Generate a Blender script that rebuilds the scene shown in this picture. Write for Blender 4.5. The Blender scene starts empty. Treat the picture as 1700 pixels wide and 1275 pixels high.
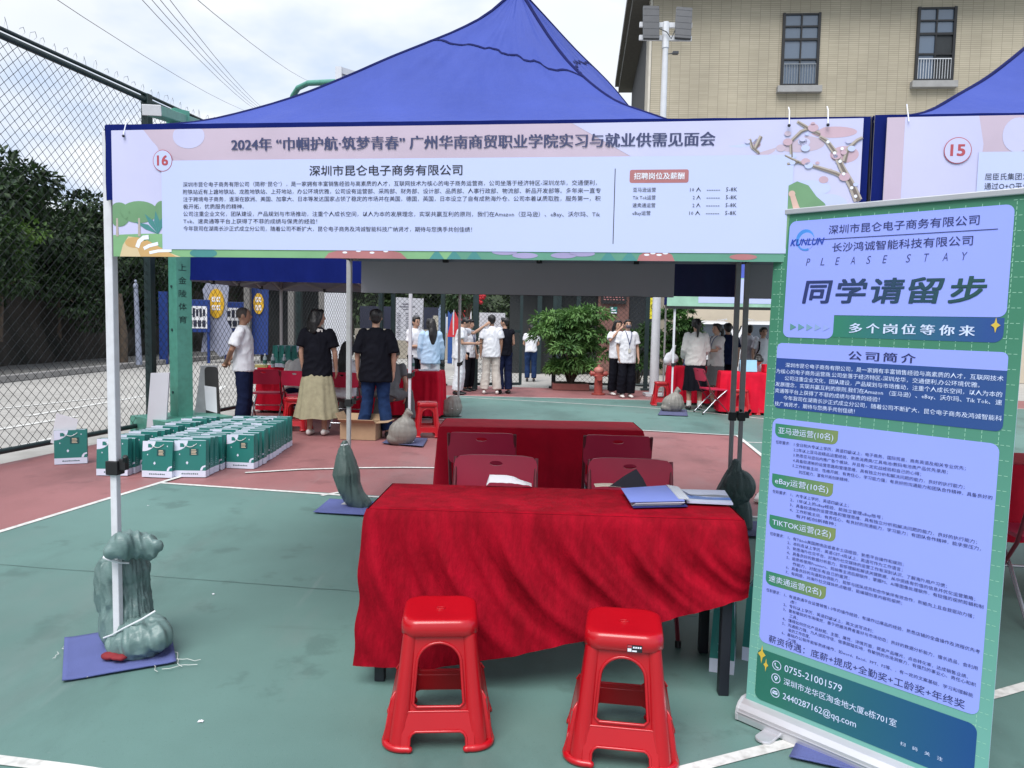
import bpy, math, random
import numpy as np
from mathutils import Vector, Matrix, noise as mnoise

random.seed(7)
SC = bpy.context.scene
COL = SC.collection
R = math.radians

# ------------------------------------------------------------------ camera
PITCH, ROLL, CAM_H, FOC = R(-4.4), R(1.15), 1.5, 1277.0
_f = np.array([0, math.cos(PITCH), math.sin(PITCH)])
_u0 = np.array([0, -math.sin(PITCH), math.cos(PITCH)])
_r = np.array([1.0, 0, 0]) * math.cos(ROLL) + _u0 * math.sin(ROLL)
_u = -np.array([1.0, 0, 0]) * math.sin(ROLL) + _u0 * math.cos(ROLL)
_C = np.array([0, 0, CAM_H])
cam_d = bpy.data.cameras.new('camera')
cam = bpy.data.objects.new('camera', cam_d)
COL.objects.link(cam)
cam_d.sensor_width = 36
cam_d.lens = FOC / 1700 * 36
cam_d.clip_start, cam_d.clip_end = 0.05, 2000
m = Matrix.Identity(4)
for i in range(3):
    m[i][0], m[i][1], m[i][2], m[i][3] = _r[i], _u[i], -_f[i], _C[i]
cam.matrix_world = m
SC.camera = cam

# ------------------------------------------------------------------ sky, sun, exposure
SUN_EL, SUN_AZ = R(58), R(200)          # azimuth clockwise from +Y
w = bpy.data.worlds.new('World')
SC.world = w
w.use_nodes = True
nt = w.node_tree
bg = nt.nodes['Background']
bg.inputs['Strength'].default_value = 0.12
sky = nt.nodes.new('ShaderNodeTexSky')
sky.sky_type = 'NISHITA'
sky.sun_disc = False
sky.sun_elevation = SUN_EL
sky.sun_rotation = SUN_AZ
sky.air_density, sky.dust_density = 1.0, 1.5
tc = nt.nodes.new('ShaderNodeTexCoord')
sep = nt.nodes.new('ShaderNodeSeparateXYZ')
nt.links.new(tc.outputs['Generated'], sep.inputs[0])
# project the view direction on a cloud layer so that clouds flatten towards the horizon
mx = nt.nodes.new('ShaderNodeMath'); mx.operation = 'MAXIMUM'; mx.inputs[1].default_value = 0.06
nt.links.new(sep.outputs['Z'], mx.inputs[0])
ad = nt.nodes.new('ShaderNodeMath'); ad.operation = 'ADD'; ad.inputs[1].default_value = 0.25
nt.links.new(mx.outputs[0], ad.inputs[0])
dv = nt.nodes.new('ShaderNodeVectorMath'); dv.operation = 'DIVIDE'
cmb = nt.nodes.new('ShaderNodeCombineXYZ')
for k in range(3):
    nt.links.new(ad.outputs[0], cmb.inputs[k])
nt.links.new(tc.outputs['Generated'], dv.inputs[0]); nt.links.new(cmb.outputs[0], dv.inputs[1])
n1 = nt.nodes.new('ShaderNodeTexNoise'); n1.inputs['Scale'].default_value = 1.9; n1.inputs['Detail'].default_value = 5; n1.inputs['Roughness'].default_value = 0.52
n2 = nt.nodes.new('ShaderNodeTexNoise'); n2.inputs['Scale'].default_value = 1.3; n2.inputs['Detail'].default_value = 4
mp = nt.nodes.new('ShaderNodeMapping'); mp.inputs['Location'].default_value = (3.1, 1.7, 0.4)
nt.links.new(dv.outputs[0], n1.inputs['Vector']); nt.links.new(dv.outputs[0], mp.inputs[0]); nt.links.new(mp.outputs[0], n2.inputs['Vector'])
cr = nt.nodes.new('ShaderNodeValToRGB')
cr.color_ramp.elements[0].position, cr.color_ramp.elements[0].color = 0.37, (3.3, 3.95, 5.1, 1)
cr.color_ramp.elements[1].position, cr.color_ramp.elements[1].color = 0.53, (4.95, 5.15, 5.45, 1)
nt.links.new(n1.outputs[0], cr.inputs[0])
fr = nt.nodes.new('ShaderNodeValToRGB')
fr.color_ramp.elements[0].position, fr.color_ramp.elements[0].color = 0.30, (0.72, 0.72, 0.72, 1)
fr.color_ramp.elements[1].position, fr.color_ramp.elements[1].color = 0.55, (1, 1, 1, 1)
nt.links.new(n2.outputs[0], fr.inputs[0])
mixs = nt.nodes.new('ShaderNodeMix'); mixs.data_type = 'RGBA'
nt.links.new(fr.outputs[0], mixs.inputs[0]); nt.links.new(sky.outputs[0], mixs.inputs[6]); nt.links.new(cr.outputs[0], mixs.inputs[7])
nt.links.new(mixs.outputs[2], bg.inputs['Color'])

sd = bpy.data.lights.new('sun', 'SUN')
sd.energy, sd.angle, sd.color = 2.3, R(40), (1.0, 0.97, 0.93)
sun = bpy.data.objects.new('sun', sd)
COL.objects.link(sun)
sun.rotation_euler = Vector((-math.sin(SUN_AZ) * math.cos(SUN_EL), -math.cos(SUN_AZ) * math.cos(SUN_EL), -math.sin(SUN_EL))).to_track_quat('-Z', 'Y').to_euler()
SC.view_settings.view_transform = 'Standard'
SC.view_settings.look = 'None'
SC.view_settings.exposure = 0.75
SC.cycles.max_bounces = 7
SC.cycles.transparent_max_bounces = 12
SC.cycles.use_denoising = True

# ------------------------------------------------------------------ measuring helpers: photo pixel -> place in the world
def _ray(px, py):
    return _f * FOC + _r * (px - 850) - _u * (py - 637.5)
def G(px, py, z=0.0):
    d = _ray(px, py); p = _C + d * (z - CAM_H) / d[2]; return Vector(p)
def P(px, py, Y):
    d = _ray(px, py); return Vector(_C + d * Y / d[1])

# ------------------------------------------------------------------ materials
MATS = {}
def mat(name, col, rough=0.6, var=0.12, scale=8.0, bump=0.0, bscale=40.0, metal=0.0, sheen=0.0, spec=0.5, coat=0.0,
        stretch=(1, 1, 1), trans=0.0, dirt=0.0, col2=None, alpha=None, emit=None):
    if name in MATS: return MATS[name]
    mt = bpy.data.materials.new(name); mt.use_nodes = True
    t = mt.node_tree; b = t.nodes['Principled BSDF']
    b.inputs['Roughness'].default_value = rough
    b.inputs['Metallic'].default_value = metal
    b.inputs['Specular IOR Level'].default_value = spec
    if sheen:
        b.inputs['Sheen Weight'].default_value = sheen
        b.inputs['Sheen Tint'].default_value = (*[min(1, c * 2.2 + .05) for c in col], 1)
        b.inputs['Sheen Roughness'].default_value = 0.35
    if coat:
        b.inputs['Coat Weight'].default_value = coat; b.inputs['Coat Roughness'].default_value = 0.12
    if emit:
        b.inputs['Emission Color'].default_value = (*emit[:3], 1); b.inputs['Emission Strength'].default_value = emit[3]
    tcn = t.nodes.new('ShaderNodeTexCoord'); mpn = t.nodes.new('ShaderNodeMapping')
    mpn.inputs['Scale'].default_value = stretch
    t.links.new(tcn.outputs['Object'], mpn.inputs[0])
    out = None
    if var or col2:
        nz = t.nodes.new('ShaderNodeTexNoise'); nz.inputs['Scale'].default_value = scale; nz.inputs['Detail'].default_value = 5; nz.inputs['Roughness'].default_value = .6
        t.links.new(mpn.outputs[0], nz.inputs['Vector'])
        rp = t.nodes.new('ShaderNodeValToRGB')
        lo = col2 if col2 else tuple(c * (1 - var) for c in col)
        hi = col if col2 else tuple(min(1, c * (1 + var)) for c in col)
        rp.color_ramp.elements[0].position, rp.color_ramp.elements[0].color = 0.33, (*lo, 1)
        rp.color_ramp.elements[1].position, rp.color_ramp.elements[1].color = 0.67, (*hi, 1)
        t.links.new(nz.outputs[0], rp.inputs[0]); out = rp.outputs[0]
        if dirt:
            n2_ = t.nodes.new('ShaderNodeTexNoise'); n2_.inputs['Scale'].default_value = scale * 5.3; n2_.inputs['Detail'].default_value = 6
            t.links.new(mpn.outputs[0], n2_.inputs['Vector'])
            mxn = t.nodes.new('ShaderNodeMix'); mxn.data_type = 'RGBA'; mxn.blend_type = 'MULTIPLY'
            mr = t.nodes.new('ShaderNodeMapRange'); mr.inputs[1].default_value, mr.inputs[2].default_value = .45, .75
            mr.inputs[3].default_value, mr.inputs[4].default_value = 0, dirt
            t.links.new(n2_.outputs[0], mr.inputs[0]); t.links.new(mr.outputs[0], mxn.inputs[0])
            t.links.new(out, mxn.inputs[6]); mxn.inputs[7].default_value = (.35, .33, .30, 1); out = mxn.outputs[2]
        t.links.new(out, b.inputs['Base Color'])
    else:
        b.inputs['Base Color'].default_value = (*col, 1)
    if bump:
        nb = t.nodes.new('ShaderNodeTexNoise'); nb.inputs['Scale'].default_value = bscale; nb.inputs['Detail'].default_value = 4
        t.links.new(mpn.outputs[0], nb.inputs['Vector'])
        bp = t.nodes.new('ShaderNodeBump'); bp.inputs['Strength'].default_value = bump; bp.inputs['Distance'].default_value = 0.02
        t.links.new(nb.outputs[0], bp.inputs['Height']); t.links.new(bp.outputs[0], b.inputs['Normal'])
    if trans:
        tr = t.nodes.new('ShaderNodeBsdfTranslucent')
        if out is not None: t.links.new(out, tr.inputs[0])
        else: tr.inputs[0].default_value = (*col, 1)
        ms = t.nodes.new('ShaderNodeMixShader'); ms.inputs[0].default_value = trans
        t.links.new(b.outputs[0], ms.inputs[1]); t.links.new(tr.outputs[0], ms.inputs[2])
        t.links.new(ms.outputs[0], t.nodes['Material Output'].inputs[0])
    MATS[name] = mt
    return mt

def grad_mat(name, c0, c1, axis=0, a=0.0, b=1.0, rough=.45, grid=False):
    """printed two-colour blend along one object axis (ink on the sheet)"""
    if name in MATS: return MATS[name]
    mt = bpy.data.materials.new(name); mt.use_nodes = True
    t = mt.node_tree; bs = t.nodes['Principled BSDF']; bs.inputs['Roughness'].default_value = rough
    tcn = t.nodes.new('ShaderNodeTexCoord'); sp = t.nodes.new('ShaderNodeSeparateXYZ'); t.links.new(tcn.outputs['Object'], sp.inputs[0])
    mr = t.nodes.new('ShaderNodeMapRange'); mr.inputs[1].default_value, mr.inputs[2].default_value = a, b
    t.links.new(sp.outputs[axis], mr.inputs[0])
    mxn = t.nodes.new('ShaderNodeMix'); mxn.data_type = 'RGBA'
    mxn.inputs[6].default_value, mxn.inputs[7].default_value = (*c0, 1), (*c1, 1)
    t.links.new(mr.outputs[0], mxn.inputs[0]); t.links.new(mxn.outputs[2], bs.inputs['Base Color'])
    MATS[name] = mt
    return mt

def court_mat(name, col, rough):
    """painted acrylic court: broad fading, darker stains with edges, pale scuffs, grit"""
    mt = mat(name, col, rough, .17, .42, .14, 260, spec=.45)
    t = mt.node_tree; b = t.nodes['Principled BSDF']; src = b.inputs['Base Color'].links[0].from_socket
    tcn = t.nodes.new('ShaderNodeTexCoord')
    def layer(scale, stretch, lo, hi, amt, colr, rot=0.0, rg=.62, mode='MIX'):
        nonlocal src
        mp = t.nodes.new('ShaderNodeMapping'); mp.inputs['Scale'].default_value = stretch; mp.inputs['Rotation'].default_value = (0, 0, rot); mp.inputs['Location'].default_value = (scale * 3.1, scale, 0)
        n = t.nodes.new('ShaderNodeTexNoise'); n.inputs['Scale'].default_value = scale; n.inputs['Detail'].default_value = 7; n.inputs['Roughness'].default_value = rg
        r = t.nodes.new('ShaderNodeMapRange'); r.inputs[1].default_value, r.inputs[2].default_value, r.inputs[3].default_value, r.inputs[4].default_value = lo, hi, 0, amt
        x = t.nodes.new('ShaderNodeMix'); x.data_type = 'RGBA'; x.blend_type = mode
        t.links.new(tcn.outputs['Object'], mp.inputs[0]); t.links.new(mp.outputs[0], n.inputs['Vector']); t.links.new(n.outputs[0], r.inputs[0]); t.links.new(r.outputs[0], x.inputs[0])
        t.links.new(src, x.inputs[6]); x.inputs[7].default_value = (*colr, 1); src = x.outputs[2]
    dk = tuple(c * .55 for c in col); pale = tuple(c * .6 + .13 for c in col); dust = tuple(c * .5 + .10 for c in col)
    layer(.9, (1, .45, 1), .51, .66, .68, dk, .5)
    layer(2.3, (1, 1, 1), .58, .64, .45, dk, 0)
    layer(1.3, (1, .35, 1), .54, .72, .55, dust, -.4)
    layer(5.0, (1, .06, 1), .64, .73, .50, pale, .75)
    layer(6.0, (.07, 1, 1), .67, .75, .35, dk, .35)
    layer(95, (1, 1, 1), .62, .72, .40, dk, 0, .5)
    layer(70, (1, 1, 1), .66, .74, .40, pale, .3, .5)
    t.links.new(src, b.inputs['Base Color'])
    return mt

# ------------------------------------------------------------------ mesh builder
class MB:
    def __init__(s): s.v, s.f, s.m = [], [], []
    def add(s, vs, fs, m=0, M=None):
        k = len(s.v)
        s.v += [tuple(M @ Vector(v)) for v in vs] if M is not None else [tuple(v) for v in vs]
        s.f += [tuple(i + k for i in f) for f in fs]; s.m += [m] * len(fs)
        return s
    def box(s, c, d, m=0, M=None, rz=0.0, R3=None):
        x, y, z = d[0] / 2, d[1] / 2, d[2] / 2
        vs = [Vector((a * x, b * y, e * z)) for e in (-1, 1) for b in (-1, 1) for a in (-1, 1)]
        Q = R3 if R3 is not None else Matrix.Rotation(rz, 3, 'Z')
        vs = [Q @ v + Vector(c) for v in vs]
        return s.add(vs, [(0, 2, 3, 1), (4, 5, 7, 6), (0, 1, 5, 4), (2, 6, 7, 3), (0, 4, 6, 2), (1, 3, 7, 5)], m, M)
    def tube(s, pts, r, n=10, m=0, cap=True, frame=None, M=None, round_=False):
        pts = [Vector(p) for p in pts]; k = len(pts)
        rr = r if isinstance(r, (list, tuple)) else [r] * k
        rr = [q if isinstance(q, (list, tuple)) else (q, q) for q in rr]
        if round_:
            d0 = (pts[0] - pts[1]).normalized(); d1 = (pts[-1] - pts[-2]).normalized()
            a, b = rr[0], rr[-1]; A, B = pts[0], pts[-1]
            pre = [(A + d0 * min(a) * .95, (a[0] * .25, a[1] * .25)), (A + d0 * min(a) * .62, (a[0] * .78, a[1] * .78))]
            post = [(B + d1 * min(b) * .62, (b[0] * .78, b[1] * .78)), (B + d1 * min(b) * .95, (b[0] * .25, b[1] * .25))]
            pts = [q[0] for q in pre] + pts + [q[0] for q in post]; rr = [q[1] for q in pre] + rr + [q[1] for q in post]; k = len(pts)
        vs, fs = [], []; last = None
        for i, p in enumerate(pts):
            t = (pts[min(i + 1, k - 1)] - pts[max(i - 1, 0)]).normalized()
            if frame is not None:
                a = (Vector(frame) - t * t.dot(Vector(frame))).normalized()
            else:
                a = last if last is not None else (Vector((1, 0, 0)) if abs(t.x) < .8 else Vector((0, 1, 0)))
                a = (a - t * t.dot(a)).normalized()
            last = a; b = t.cross(a)
            for j in range(n):
                th = 2 * math.pi * j / n
                vs.append(p + a * math.cos(th) * rr[i][0] + b * math.sin(th) * rr[i][1])
        for i in range(k - 1):
            for j in range(n):
                fs.append((i * n + j, i * n + (j + 1) % n, (i + 1) * n + (j + 1) % n, (i + 1) * n + j))
        if cap:
            fs.append(tuple(reversed(range(n)))); fs.append(tuple((k - 1) * n + j for j in range(n)))
        return s.add(vs, fs, m, M)
    def bar(s, a, b, w, h, m=0, up=(0, 0, 1)):
        a, b = Vector(a), Vector(b); t = (b - a).normalized(); u = Vector(up)
        if abs(t.dot(u)) > .95: u = Vector((0, 1, 0))
        x = t.cross(u).normalized(); u = x.cross(t)
        vs = [p + x * i * w / 2 + u * j * h / 2 for p in (a, b) for i, j in ((-1, -1), (1, -1), (1, 1), (-1, 1))]
        return s.add(vs, [(3, 2, 1, 0), (4, 5, 6, 7), (0, 1, 5, 4), (1, 2, 6, 5), (2, 3, 7, 6), (3, 0, 4, 7)], m)
    def ell(s, c, r, m=0, n=14, k=9, R3=None):
        vs, fs = [], []; Q = R3 if R3 is not None else Matrix.Identity(3); c = Vector(c)
        r = r if isinstance(r, (list, tuple)) else (r, r, r)
        vs.append(c + Q @ Vector((0, 0, -r[2])))
        for i in range(1, k):
            ph = math.pi * i / k - math.pi / 2
            for j in range(n):
                th = 2 * math.pi * j / n
                vs.append(c + Q @ Vector((r[0] * math.cos(ph) * math.cos(th), r[1] * math.cos(ph) * math.sin(th), r[2] * math.sin(ph))))
        vs.append(c + Q @ Vector((0, 0, r[2]))); L = len(vs) - 1
        for j in range(n): fs.append((0, 1 + (j + 1) % n, 1 + j))
        for i in range(k - 2):
            for j in range(n):
                a = 1 + i * n; fs.append((a + j, a + (j + 1) % n, a + n + (j + 1) % n, a + n + j))
        a = 1 + (k - 2) * n
        for j in range(n): fs.append((a + j, a + (j + 1) % n, L))
        return s.add(vs, fs, m)
    def grid(s, fn, nu, nv, m=0, closed=False, flip=False):
        vs = [fn(i / nu, j / nv) for j in range(nv + 1) for i in range(nu + (0 if closed else 1))]
        n = nu if closed else nu + 1; fs = []
        for j in range(nv):
            for i in range(nu):
                q = (j * n + i, j * n + (i + 1) % n, (j + 1) * n + (i + 1) % n, (j + 1) * n + i)
                fs.append(q[::-1] if flip else q)
        return s.add(vs, fs, m)
    def prism(s, poly, fn, d, m=0):
        """poly in 2-D, fn(a, b, c) -> 3-D point, extruded from c = 0 to c = d"""
        n = len(poly)
        vs = [fn(a, b, 0) for a, b in poly] + [fn(a, b, d) for a, b in poly]
        fs = [tuple(reversed(range(n))), tuple(n + i for i in range(n))] + [(i, (i + 1) % n, n + (i + 1) % n, n + i) for i in range(n)]
        return s.add(vs, fs, m)
    def flat(s, poly, fn, m=0):
        return s.add([fn(a, b) for a, b in poly], [tuple(range(len(poly)))], m)
    def mesh(s, name):
        me = bpy.data.meshes.new(name); me.from_pydata(s.v, [], s.f)
        me.polygons.foreach_set('material_index', s.m); me.update(); return me
    def build(s, name, mats, parent=None, smooth=0.0, bevel=0.0, fix=True):
        me = s.mesh(name)
        if fix:
            import bmesh
            bm = bmesh.new(); bm.from_mesh(me); bmesh.ops.recalc_face_normals(bm, faces=bm.faces); bm.to_mesh(me); bm.free()
        return link(name, me, mats, parent, smooth, bevel)

def link(name, me, mats, parent=None, smooth=0.0, bevel=0.0):
    for q in (mats if isinstance(mats, (list, tuple)) else [mats]): me.materials.append(q)
    if smooth:
        me.polygons.foreach_set('use_smooth', [True] * len(me.polygons))
        if smooth < 180: me.set_sharp_from_angle(angle=R(smooth))
    o = bpy.data.objects.new(name, me); COL.objects.link(o)
    if parent is not None: o.parent = parent
    if bevel:
        b = o.modifiers.new('bevel', 'BEVEL'); b.width = bevel; b.segments = 2; b.limit_method = 'ANGLE'; b.angle_limit = R(40)
    return o

def tag(o, label, cat, group=None, kind=None):
    o['label'] = label; o['category'] = cat
    if group: o['group'] = group
    if kind: o['kind'] = kind
    return o
def struct(o, kind='structure'):
    o['kind'] = kind; return o
def thing(name, label, cat, loc=(0, 0, 0), rz=0.0, group=None):
    o = bpy.data.objects.new(name, None); o.empty_display_size = .1; COL.objects.link(o)
    o.location = loc; o.rotation_euler = (0, 0, rz)
    return tag(o, label, cat, group)
def copy_tree(o, parent=None):
    c = o.copy(); COL.objects.link(c)
    if parent is not None: c.parent = parent
    for ch in list(o.children): copy_tree(ch, c)
    return c
def dup(o, label, loc, rz=None, group=None):
    c = copy_tree(o); c.location = loc; c['label'] = label
    if rz is not None: c.rotation_euler = (0, 0, rz)
    if group: c['group'] = group
    return c

def blob(mb, name, mats, parent=None, vox=.012, it=4, nz=0.0, nsc=6.0, aniso=(1, 1, 1), fn=None):
    """one continuous surface grown round the shapes in mb"""
    me = mb.mesh('tmp'); o = bpy.data.objects.new('tmp', me); COL.objects.link(o)
    rm = o.modifiers.new('r', 'REMESH'); rm.mode = 'VOXEL'; rm.voxel_size = vox; rm.adaptivity = 0
    if it:
        sm = o.modifiers.new('s', 'SMOOTH'); sm.factor = .5; sm.iterations = it
    dg = bpy.context.evaluated_depsgraph_get()
    me2 = bpy.data.meshes.new_from_object(o.evaluated_get(dg), depsgraph=dg)
    bpy.data.objects.remove(o); bpy.data.meshes.remove(me)
    if nz or fn:
        no = [v.normal.copy() for v in me2.vertices]
        for v, q in zip(me2.vertices, no):
            c = v.co
            if fn: v.co = fn(c, q)
            if nz: v.co = v.co + q * nz * mnoise.noise(Vector((c.x * nsc * aniso[0], c.y * nsc * aniso[1], c.z * nsc * aniso[2])))
    me2.materials.clear()
    return link(name, me2, mats, parent, 180)

# ------------------------------------------------------------------ lettering: built-in font, one mesh of glyph faces
_fc = bpy.data.curves.new('font', 'FONT'); _fo = bpy.data.objects.new('font', _fc); COL.objects.link(_fo)
def glyphs(text, res=2, bold=0.0, spacing=1.0, shear=0.0):
    _fc.body = text; _fc.resolution_u = res; _fc.offset = bold; _fc.space_character = spacing; _fc.shear = shear
    dg = bpy.context.evaluated_depsgraph_get(); dg.update()
    me = bpy.data.meshes.new_from_object(_fo.evaluated_get(dg), depsgraph=dg)
    vs = [(v.co.x, v.co.y) for v in me.vertices]; fs = [tuple(p.vertices) for p in me.polygons]
    bpy.data.meshes.remove(me)
    return vs, fs
def put_text(mb, text, fn, x0, x1, y, h, m=0, res=2, bold=0.0, spacing=1.0, shear=0.0, heavy=0.0, n=1):
    """text between x0 and x1 (fitted), baseline y, glyph height h, through fn(a, b, layer); bold strokes are nudged copies"""
    vs, fs = glyphs(text, res, min(bold, 0.0), spacing, shear)
    if not vs: return
    a0 = min(v[0] for v in vs); a1 = max(v[0] for v in vs)
    cjk = any(ord(c) > 0x2fff for c in text); ky = h / (.86 if cjk else .72)
    if cjk: y += .04 * ky
    kx = (x1 - x0) / (a1 - a0) if x1 is not None else ky
    if n > 1: offs = [((i - (n - 1) / 2) * heavy, 0) for i in range(n)]
    elif bold >= .012: r = bold * ky * .62; offs = [(-r, -r * .8), (r, -r * .8), (-r, r * .8), (r, r * .8), (0, 0)]
    elif bold >= .007: r = bold * ky * .7; offs = [(-r, 0), (r, 0)]
    else: offs = [(0, 0)]
    for i, (dx, dy) in enumerate(offs):
        mb.add([fn(x0 + (v[0] - a0) * kx + dx, y + v[1] * ky + dy, i) for v in vs], fs, m)

def rrect(x0, y0, x1, y1, r, n=5, corners=(1, 1, 1, 1)):
    pts = []
    for (cx, cy, a, on) in ((x1 - r, y1 - r, 0, corners[2]), (x0 + r, y1 - r, 90, corners[3]), (x0 + r, y0 + r, 180, corners[0]), (x1 - r, y0 + r, 270, corners[1])):
        if on: pts += [(cx + r * math.cos(R(a + 90 * i / n)), cy + r * math.sin(R(a + 90 * i / n))) for i in range(n + 1)]
        else:
            pts.append({0: (x1, y1), 90: (x0, y1), 180: (x0, y0), 270: (x1, y0)}[a])
    return pts
def disc(cx, cy, rx, ry=None, n=24):
    ry = ry or rx
    return [(cx + rx * math.cos(2 * math.pi * i / n), cy + ry * math.sin(2 * math.pi * i / n)) for i in range(n)]
def strip(pts, wd):
    """closed outline of a 2-D stroke; wd one width or a list"""
    L, Rr = [], []
    k = len(pts); ws = wd if isinstance(wd, (list, tuple)) else [wd] * k
    for i, p in enumerate(pts):
        a, b = pts[max(i - 1, 0)], pts[min(i + 1, k - 1)]
        dx, dy = b[0] - a[0], b[1] - a[1]; q = math.hypot(dx, dy) or 1
        nx, ny = -dy / q * ws[i] / 2, dx / q * ws[i] / 2
        L.append((p[0] + nx, p[1] + ny)); Rr.append((p[0] - nx, p[1] - ny))
    return L + Rr[::-1]
def stroke(mb, pts, wd, fn, m=0):
    o = strip(pts, wd); k = len(pts)
    mb.add([fn(a, b) for a, b in o], [(i, i + 1, 2 * k - 2 - i, 2 * k - 1 - i) for i in range(k - 1)], m)
# ================================================================== SETTING: ground, court, road
M_CONC = mat('concrete', (.40, .39, .37), .8, .10, .6, .15, 60, dirt=.35)
M_PAVE = mat('paving', (.17, .165, .155), .85, .15, 1.2, .2, 30, dirt=.3)
M_GREEN = court_mat('court_green', (.112, .210, .190), .55)
M_RED = court_mat('court_red', (.290, .120, .122), .58)
M_LINE = mat('line_white', (.66, .66, .64), .6, .12, 5, dirt=.5)
M_KERB = mat('kerb_stone', (.30, .29, .28), .8, .15, 3, .2, 30)
M_CRACK = mat('crack', (.045, .085, .078), .9, .2, 10)

def sheet(name, pts, z, mt):
    mb = MB(); mb.flat(pts, lambda a, b: (a, b, z)); return struct(mb.build(name, mt))
def ribbon(mb, pts, wd, z):
    stroke(mb, pts, wd, lambda a, b: (a, b, z))
g2 = lambda x, y: tuple(G(x, y))[:2]

sheet('ground', [(-400, -60), (400, -60), (400, 600), (-400, 600)], -.012, M_CONC)
FEN = lambda Y: -5.07 + (Y - 8.13) * .185           # the fence line on the left
sheet('court_red_surface', [(FEN(-12), -12), (26, -12), (26, 16.3), (-3.15, 18.9), (FEN(18.5), 18.5)], -.006, M_RED)
L0, L1, L2, K0 = g2(0, 883), g2(265, 802), g2(558, 822), g2(1240, 858)
far = lambda X: L1[1] + (X - L1[0]) * (K0[1] - L1[1]) / (K0[0] - L1[0])
back = lambda Y: L1[0] + (Y - L1[1]) * (L1[0] - L0[0]) / (L1[1] - L0[1])
C0, C1, C2 = (1.866, 11.16), (3.20, 10.80), (2.967, 8.80)
sheet('court_green_surface', [(back(-12), -12), (26, -12), (26, far(26)), (2.62, far(2.62)), L1], 0.0, M_GREEN)
sheet('court_green_surface', [(2.62, far(2.62) + .0005), (26, far(26) + .0005), (26, 15.0), (-1.13, 16.0), (-2.6, 16.05), (-1.0, 11.95), C0, C1, C2], 0.0, M_GREEN)
mb = MB()
ribbon(mb, [(back(-12), -12), L0, L1, (back(8.2), 8.2)], .05, .004)
ribbon(mb, [L1, L2, K0, (14, far(14))], .05, .0045)
ribbon(mb, [(-1.4, 12.0), C0, C1], .05, .0042)
ribbon(mb, [C1, C2, (2.62, far(2.62))], .05, .0047)
ribbon(mb, [(3.05, 10.19), (5.5, 9.75)], .05, .0042)
ribbon(mb, [(-2.6, 7.45), (-2.1, 7.68), (-1.55, 7.82), (-1.1, 7.89), (-.74, 7.905), (-.2, 7.86), (.5, 7.7)], .05, .0042)
ribbon(mb, [(-.9, 1.83), g2(1200, 1263), g2(1290, 1240), g2(1653, 1154), (4.4, 4.2)], .052, .0042)
ribbon(mb, [(-2.6, 16.05), (-1.13, 16.0), (2.65, 15.86), (26, 15.0)], .05, .0042)
arc = [(-2.3, 15.85), (-.98, 15.63), (.6, 15.09), (2.39, 14.42), (3.5, 13.7), (4.5, 12.67), (5.3, 11.5)]
ribbon(mb, arc, .05, .0046)
ribbon(mb, [g2(-60, 1255), g2(0, 1263), g2(112, 1277), g2(200, 1290)], .05, .0042)
ribbon(mb, [(-1.62, 6.52), (-1.50, 6.66)], .045, .0049)
struct(mb.build('court_lines', M_LINE))
# the long hairline joint in the green surface
mb = MB(); pts = []
a, b = g2(0, 938), g2(640, 986)
for i in range(60):
    t = i / 59 * 2.2 - .5
    pts.append((a[0] + (b[0] - a[0]) * t, a[1] + (b[1] - a[1]) * t + .012 * mnoise.noise(Vector((t * 14, 0, 3)))))
ribbon(mb, pts, [.0035 + .004 * abs(mnoise.noise(Vector((i * .37, 2, 0)))) for i in range(60)], .003)
struct(mb.build('surface_joint', M_CRACK))

# road markings, crosswalk, kerb and pavement beyond the fence
mb = MB()
for p, q in (((-60, 684), (180, 659)), ((45, 690), (250, 655)), ((-20, 715), (130, 690)), ((10, 745), (110, 722)), ((330, 668), (372, 640))):
    ribbon(mb, [g2(*p), g2(*q)], .12, -.004)
for i in range(6):
    y = 21.2 + i * .75; ribbon(mb, [(-1.75, y), (-.35, y - .1)], .36, -.004)
struct(mb.build('road_markings', M_LINE))
mb = MB()
kp = [(-11.1, -8), (-11.33, 16.9), (-11.4, 24), (-10.95, 31), (-9.4, 37), (-4, 41), (8, 42)]
for i in range(len(kp) - 1):
    a, b = Vector((*kp[i], .07)), Vector((*kp[i + 1], .07)); mb.bar(a, b, .18, .16)
struct(mb.build('kerb', M_KERB, bevel=.02))
mb = MB(); lf = [(x - 7 if i < 4 else x - 2, y + (0 if i < 4 else 8)) for i, (x, y) in enumerate(kp)]
for i in range(len(kp) - 1):
    mb.flat([kp[i], kp[i + 1], lf[i + 1], lf[i]], lambda a, b: (a, b, .12))
struct(mb.build('pavement', M_PAVE))

# retaining wall and hillside on the left
M_ROCK = mat('shade_dark_stone', (.060, .050, .042), .95, .5, 1.1, .9, 7, col2=(.012, .014, .011), stretch=(1, 1, .35))  # tree shade put into the stone's dark tones; mottling is the rock's own
def wall_fn(u, v):
    y = -10 + u * 62; x = -13.6 + max(0, y - 30) * .09
    n = mnoise.fractal(Vector((y * .7, v * 2.2, 1)), 1, 2, 4) * .30 + mnoise.noise(Vector((y * 2.9, v * 5, 4))) * .09
    return (x - v * .55 + n, y, v * 3.1)
mb = MB(); mb.grid(wall_fn, 240, 22)
o = mb.build('retaining_wall', M_ROCK, smooth=60)
tag(o, 'dark mossy stone retaining wall along the far side of the road', 'wall')
M_HILL = mat('hill_green', (.030, .046, .020), .95, .5, .8, .9, 3)
mb = MB()
def hill_fn(u, v):
    y = -20 + u * 95; x = -14.0 + max(0, y - 30) * .09 - v * 46
    z = 3.3 + 10.5 * (1 - math.exp(-v * 3.2)) * (1 - .55 * u) + mnoise.fractal(Vector((y * .25, v * 7, 0)), 1, 2, 4) * .5 * min(1, v * 4)
    return (x, y, z)
mb.grid(hill_fn, 90, 30); struct(mb.build('hillside', M_HILL, smooth=180))

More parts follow.
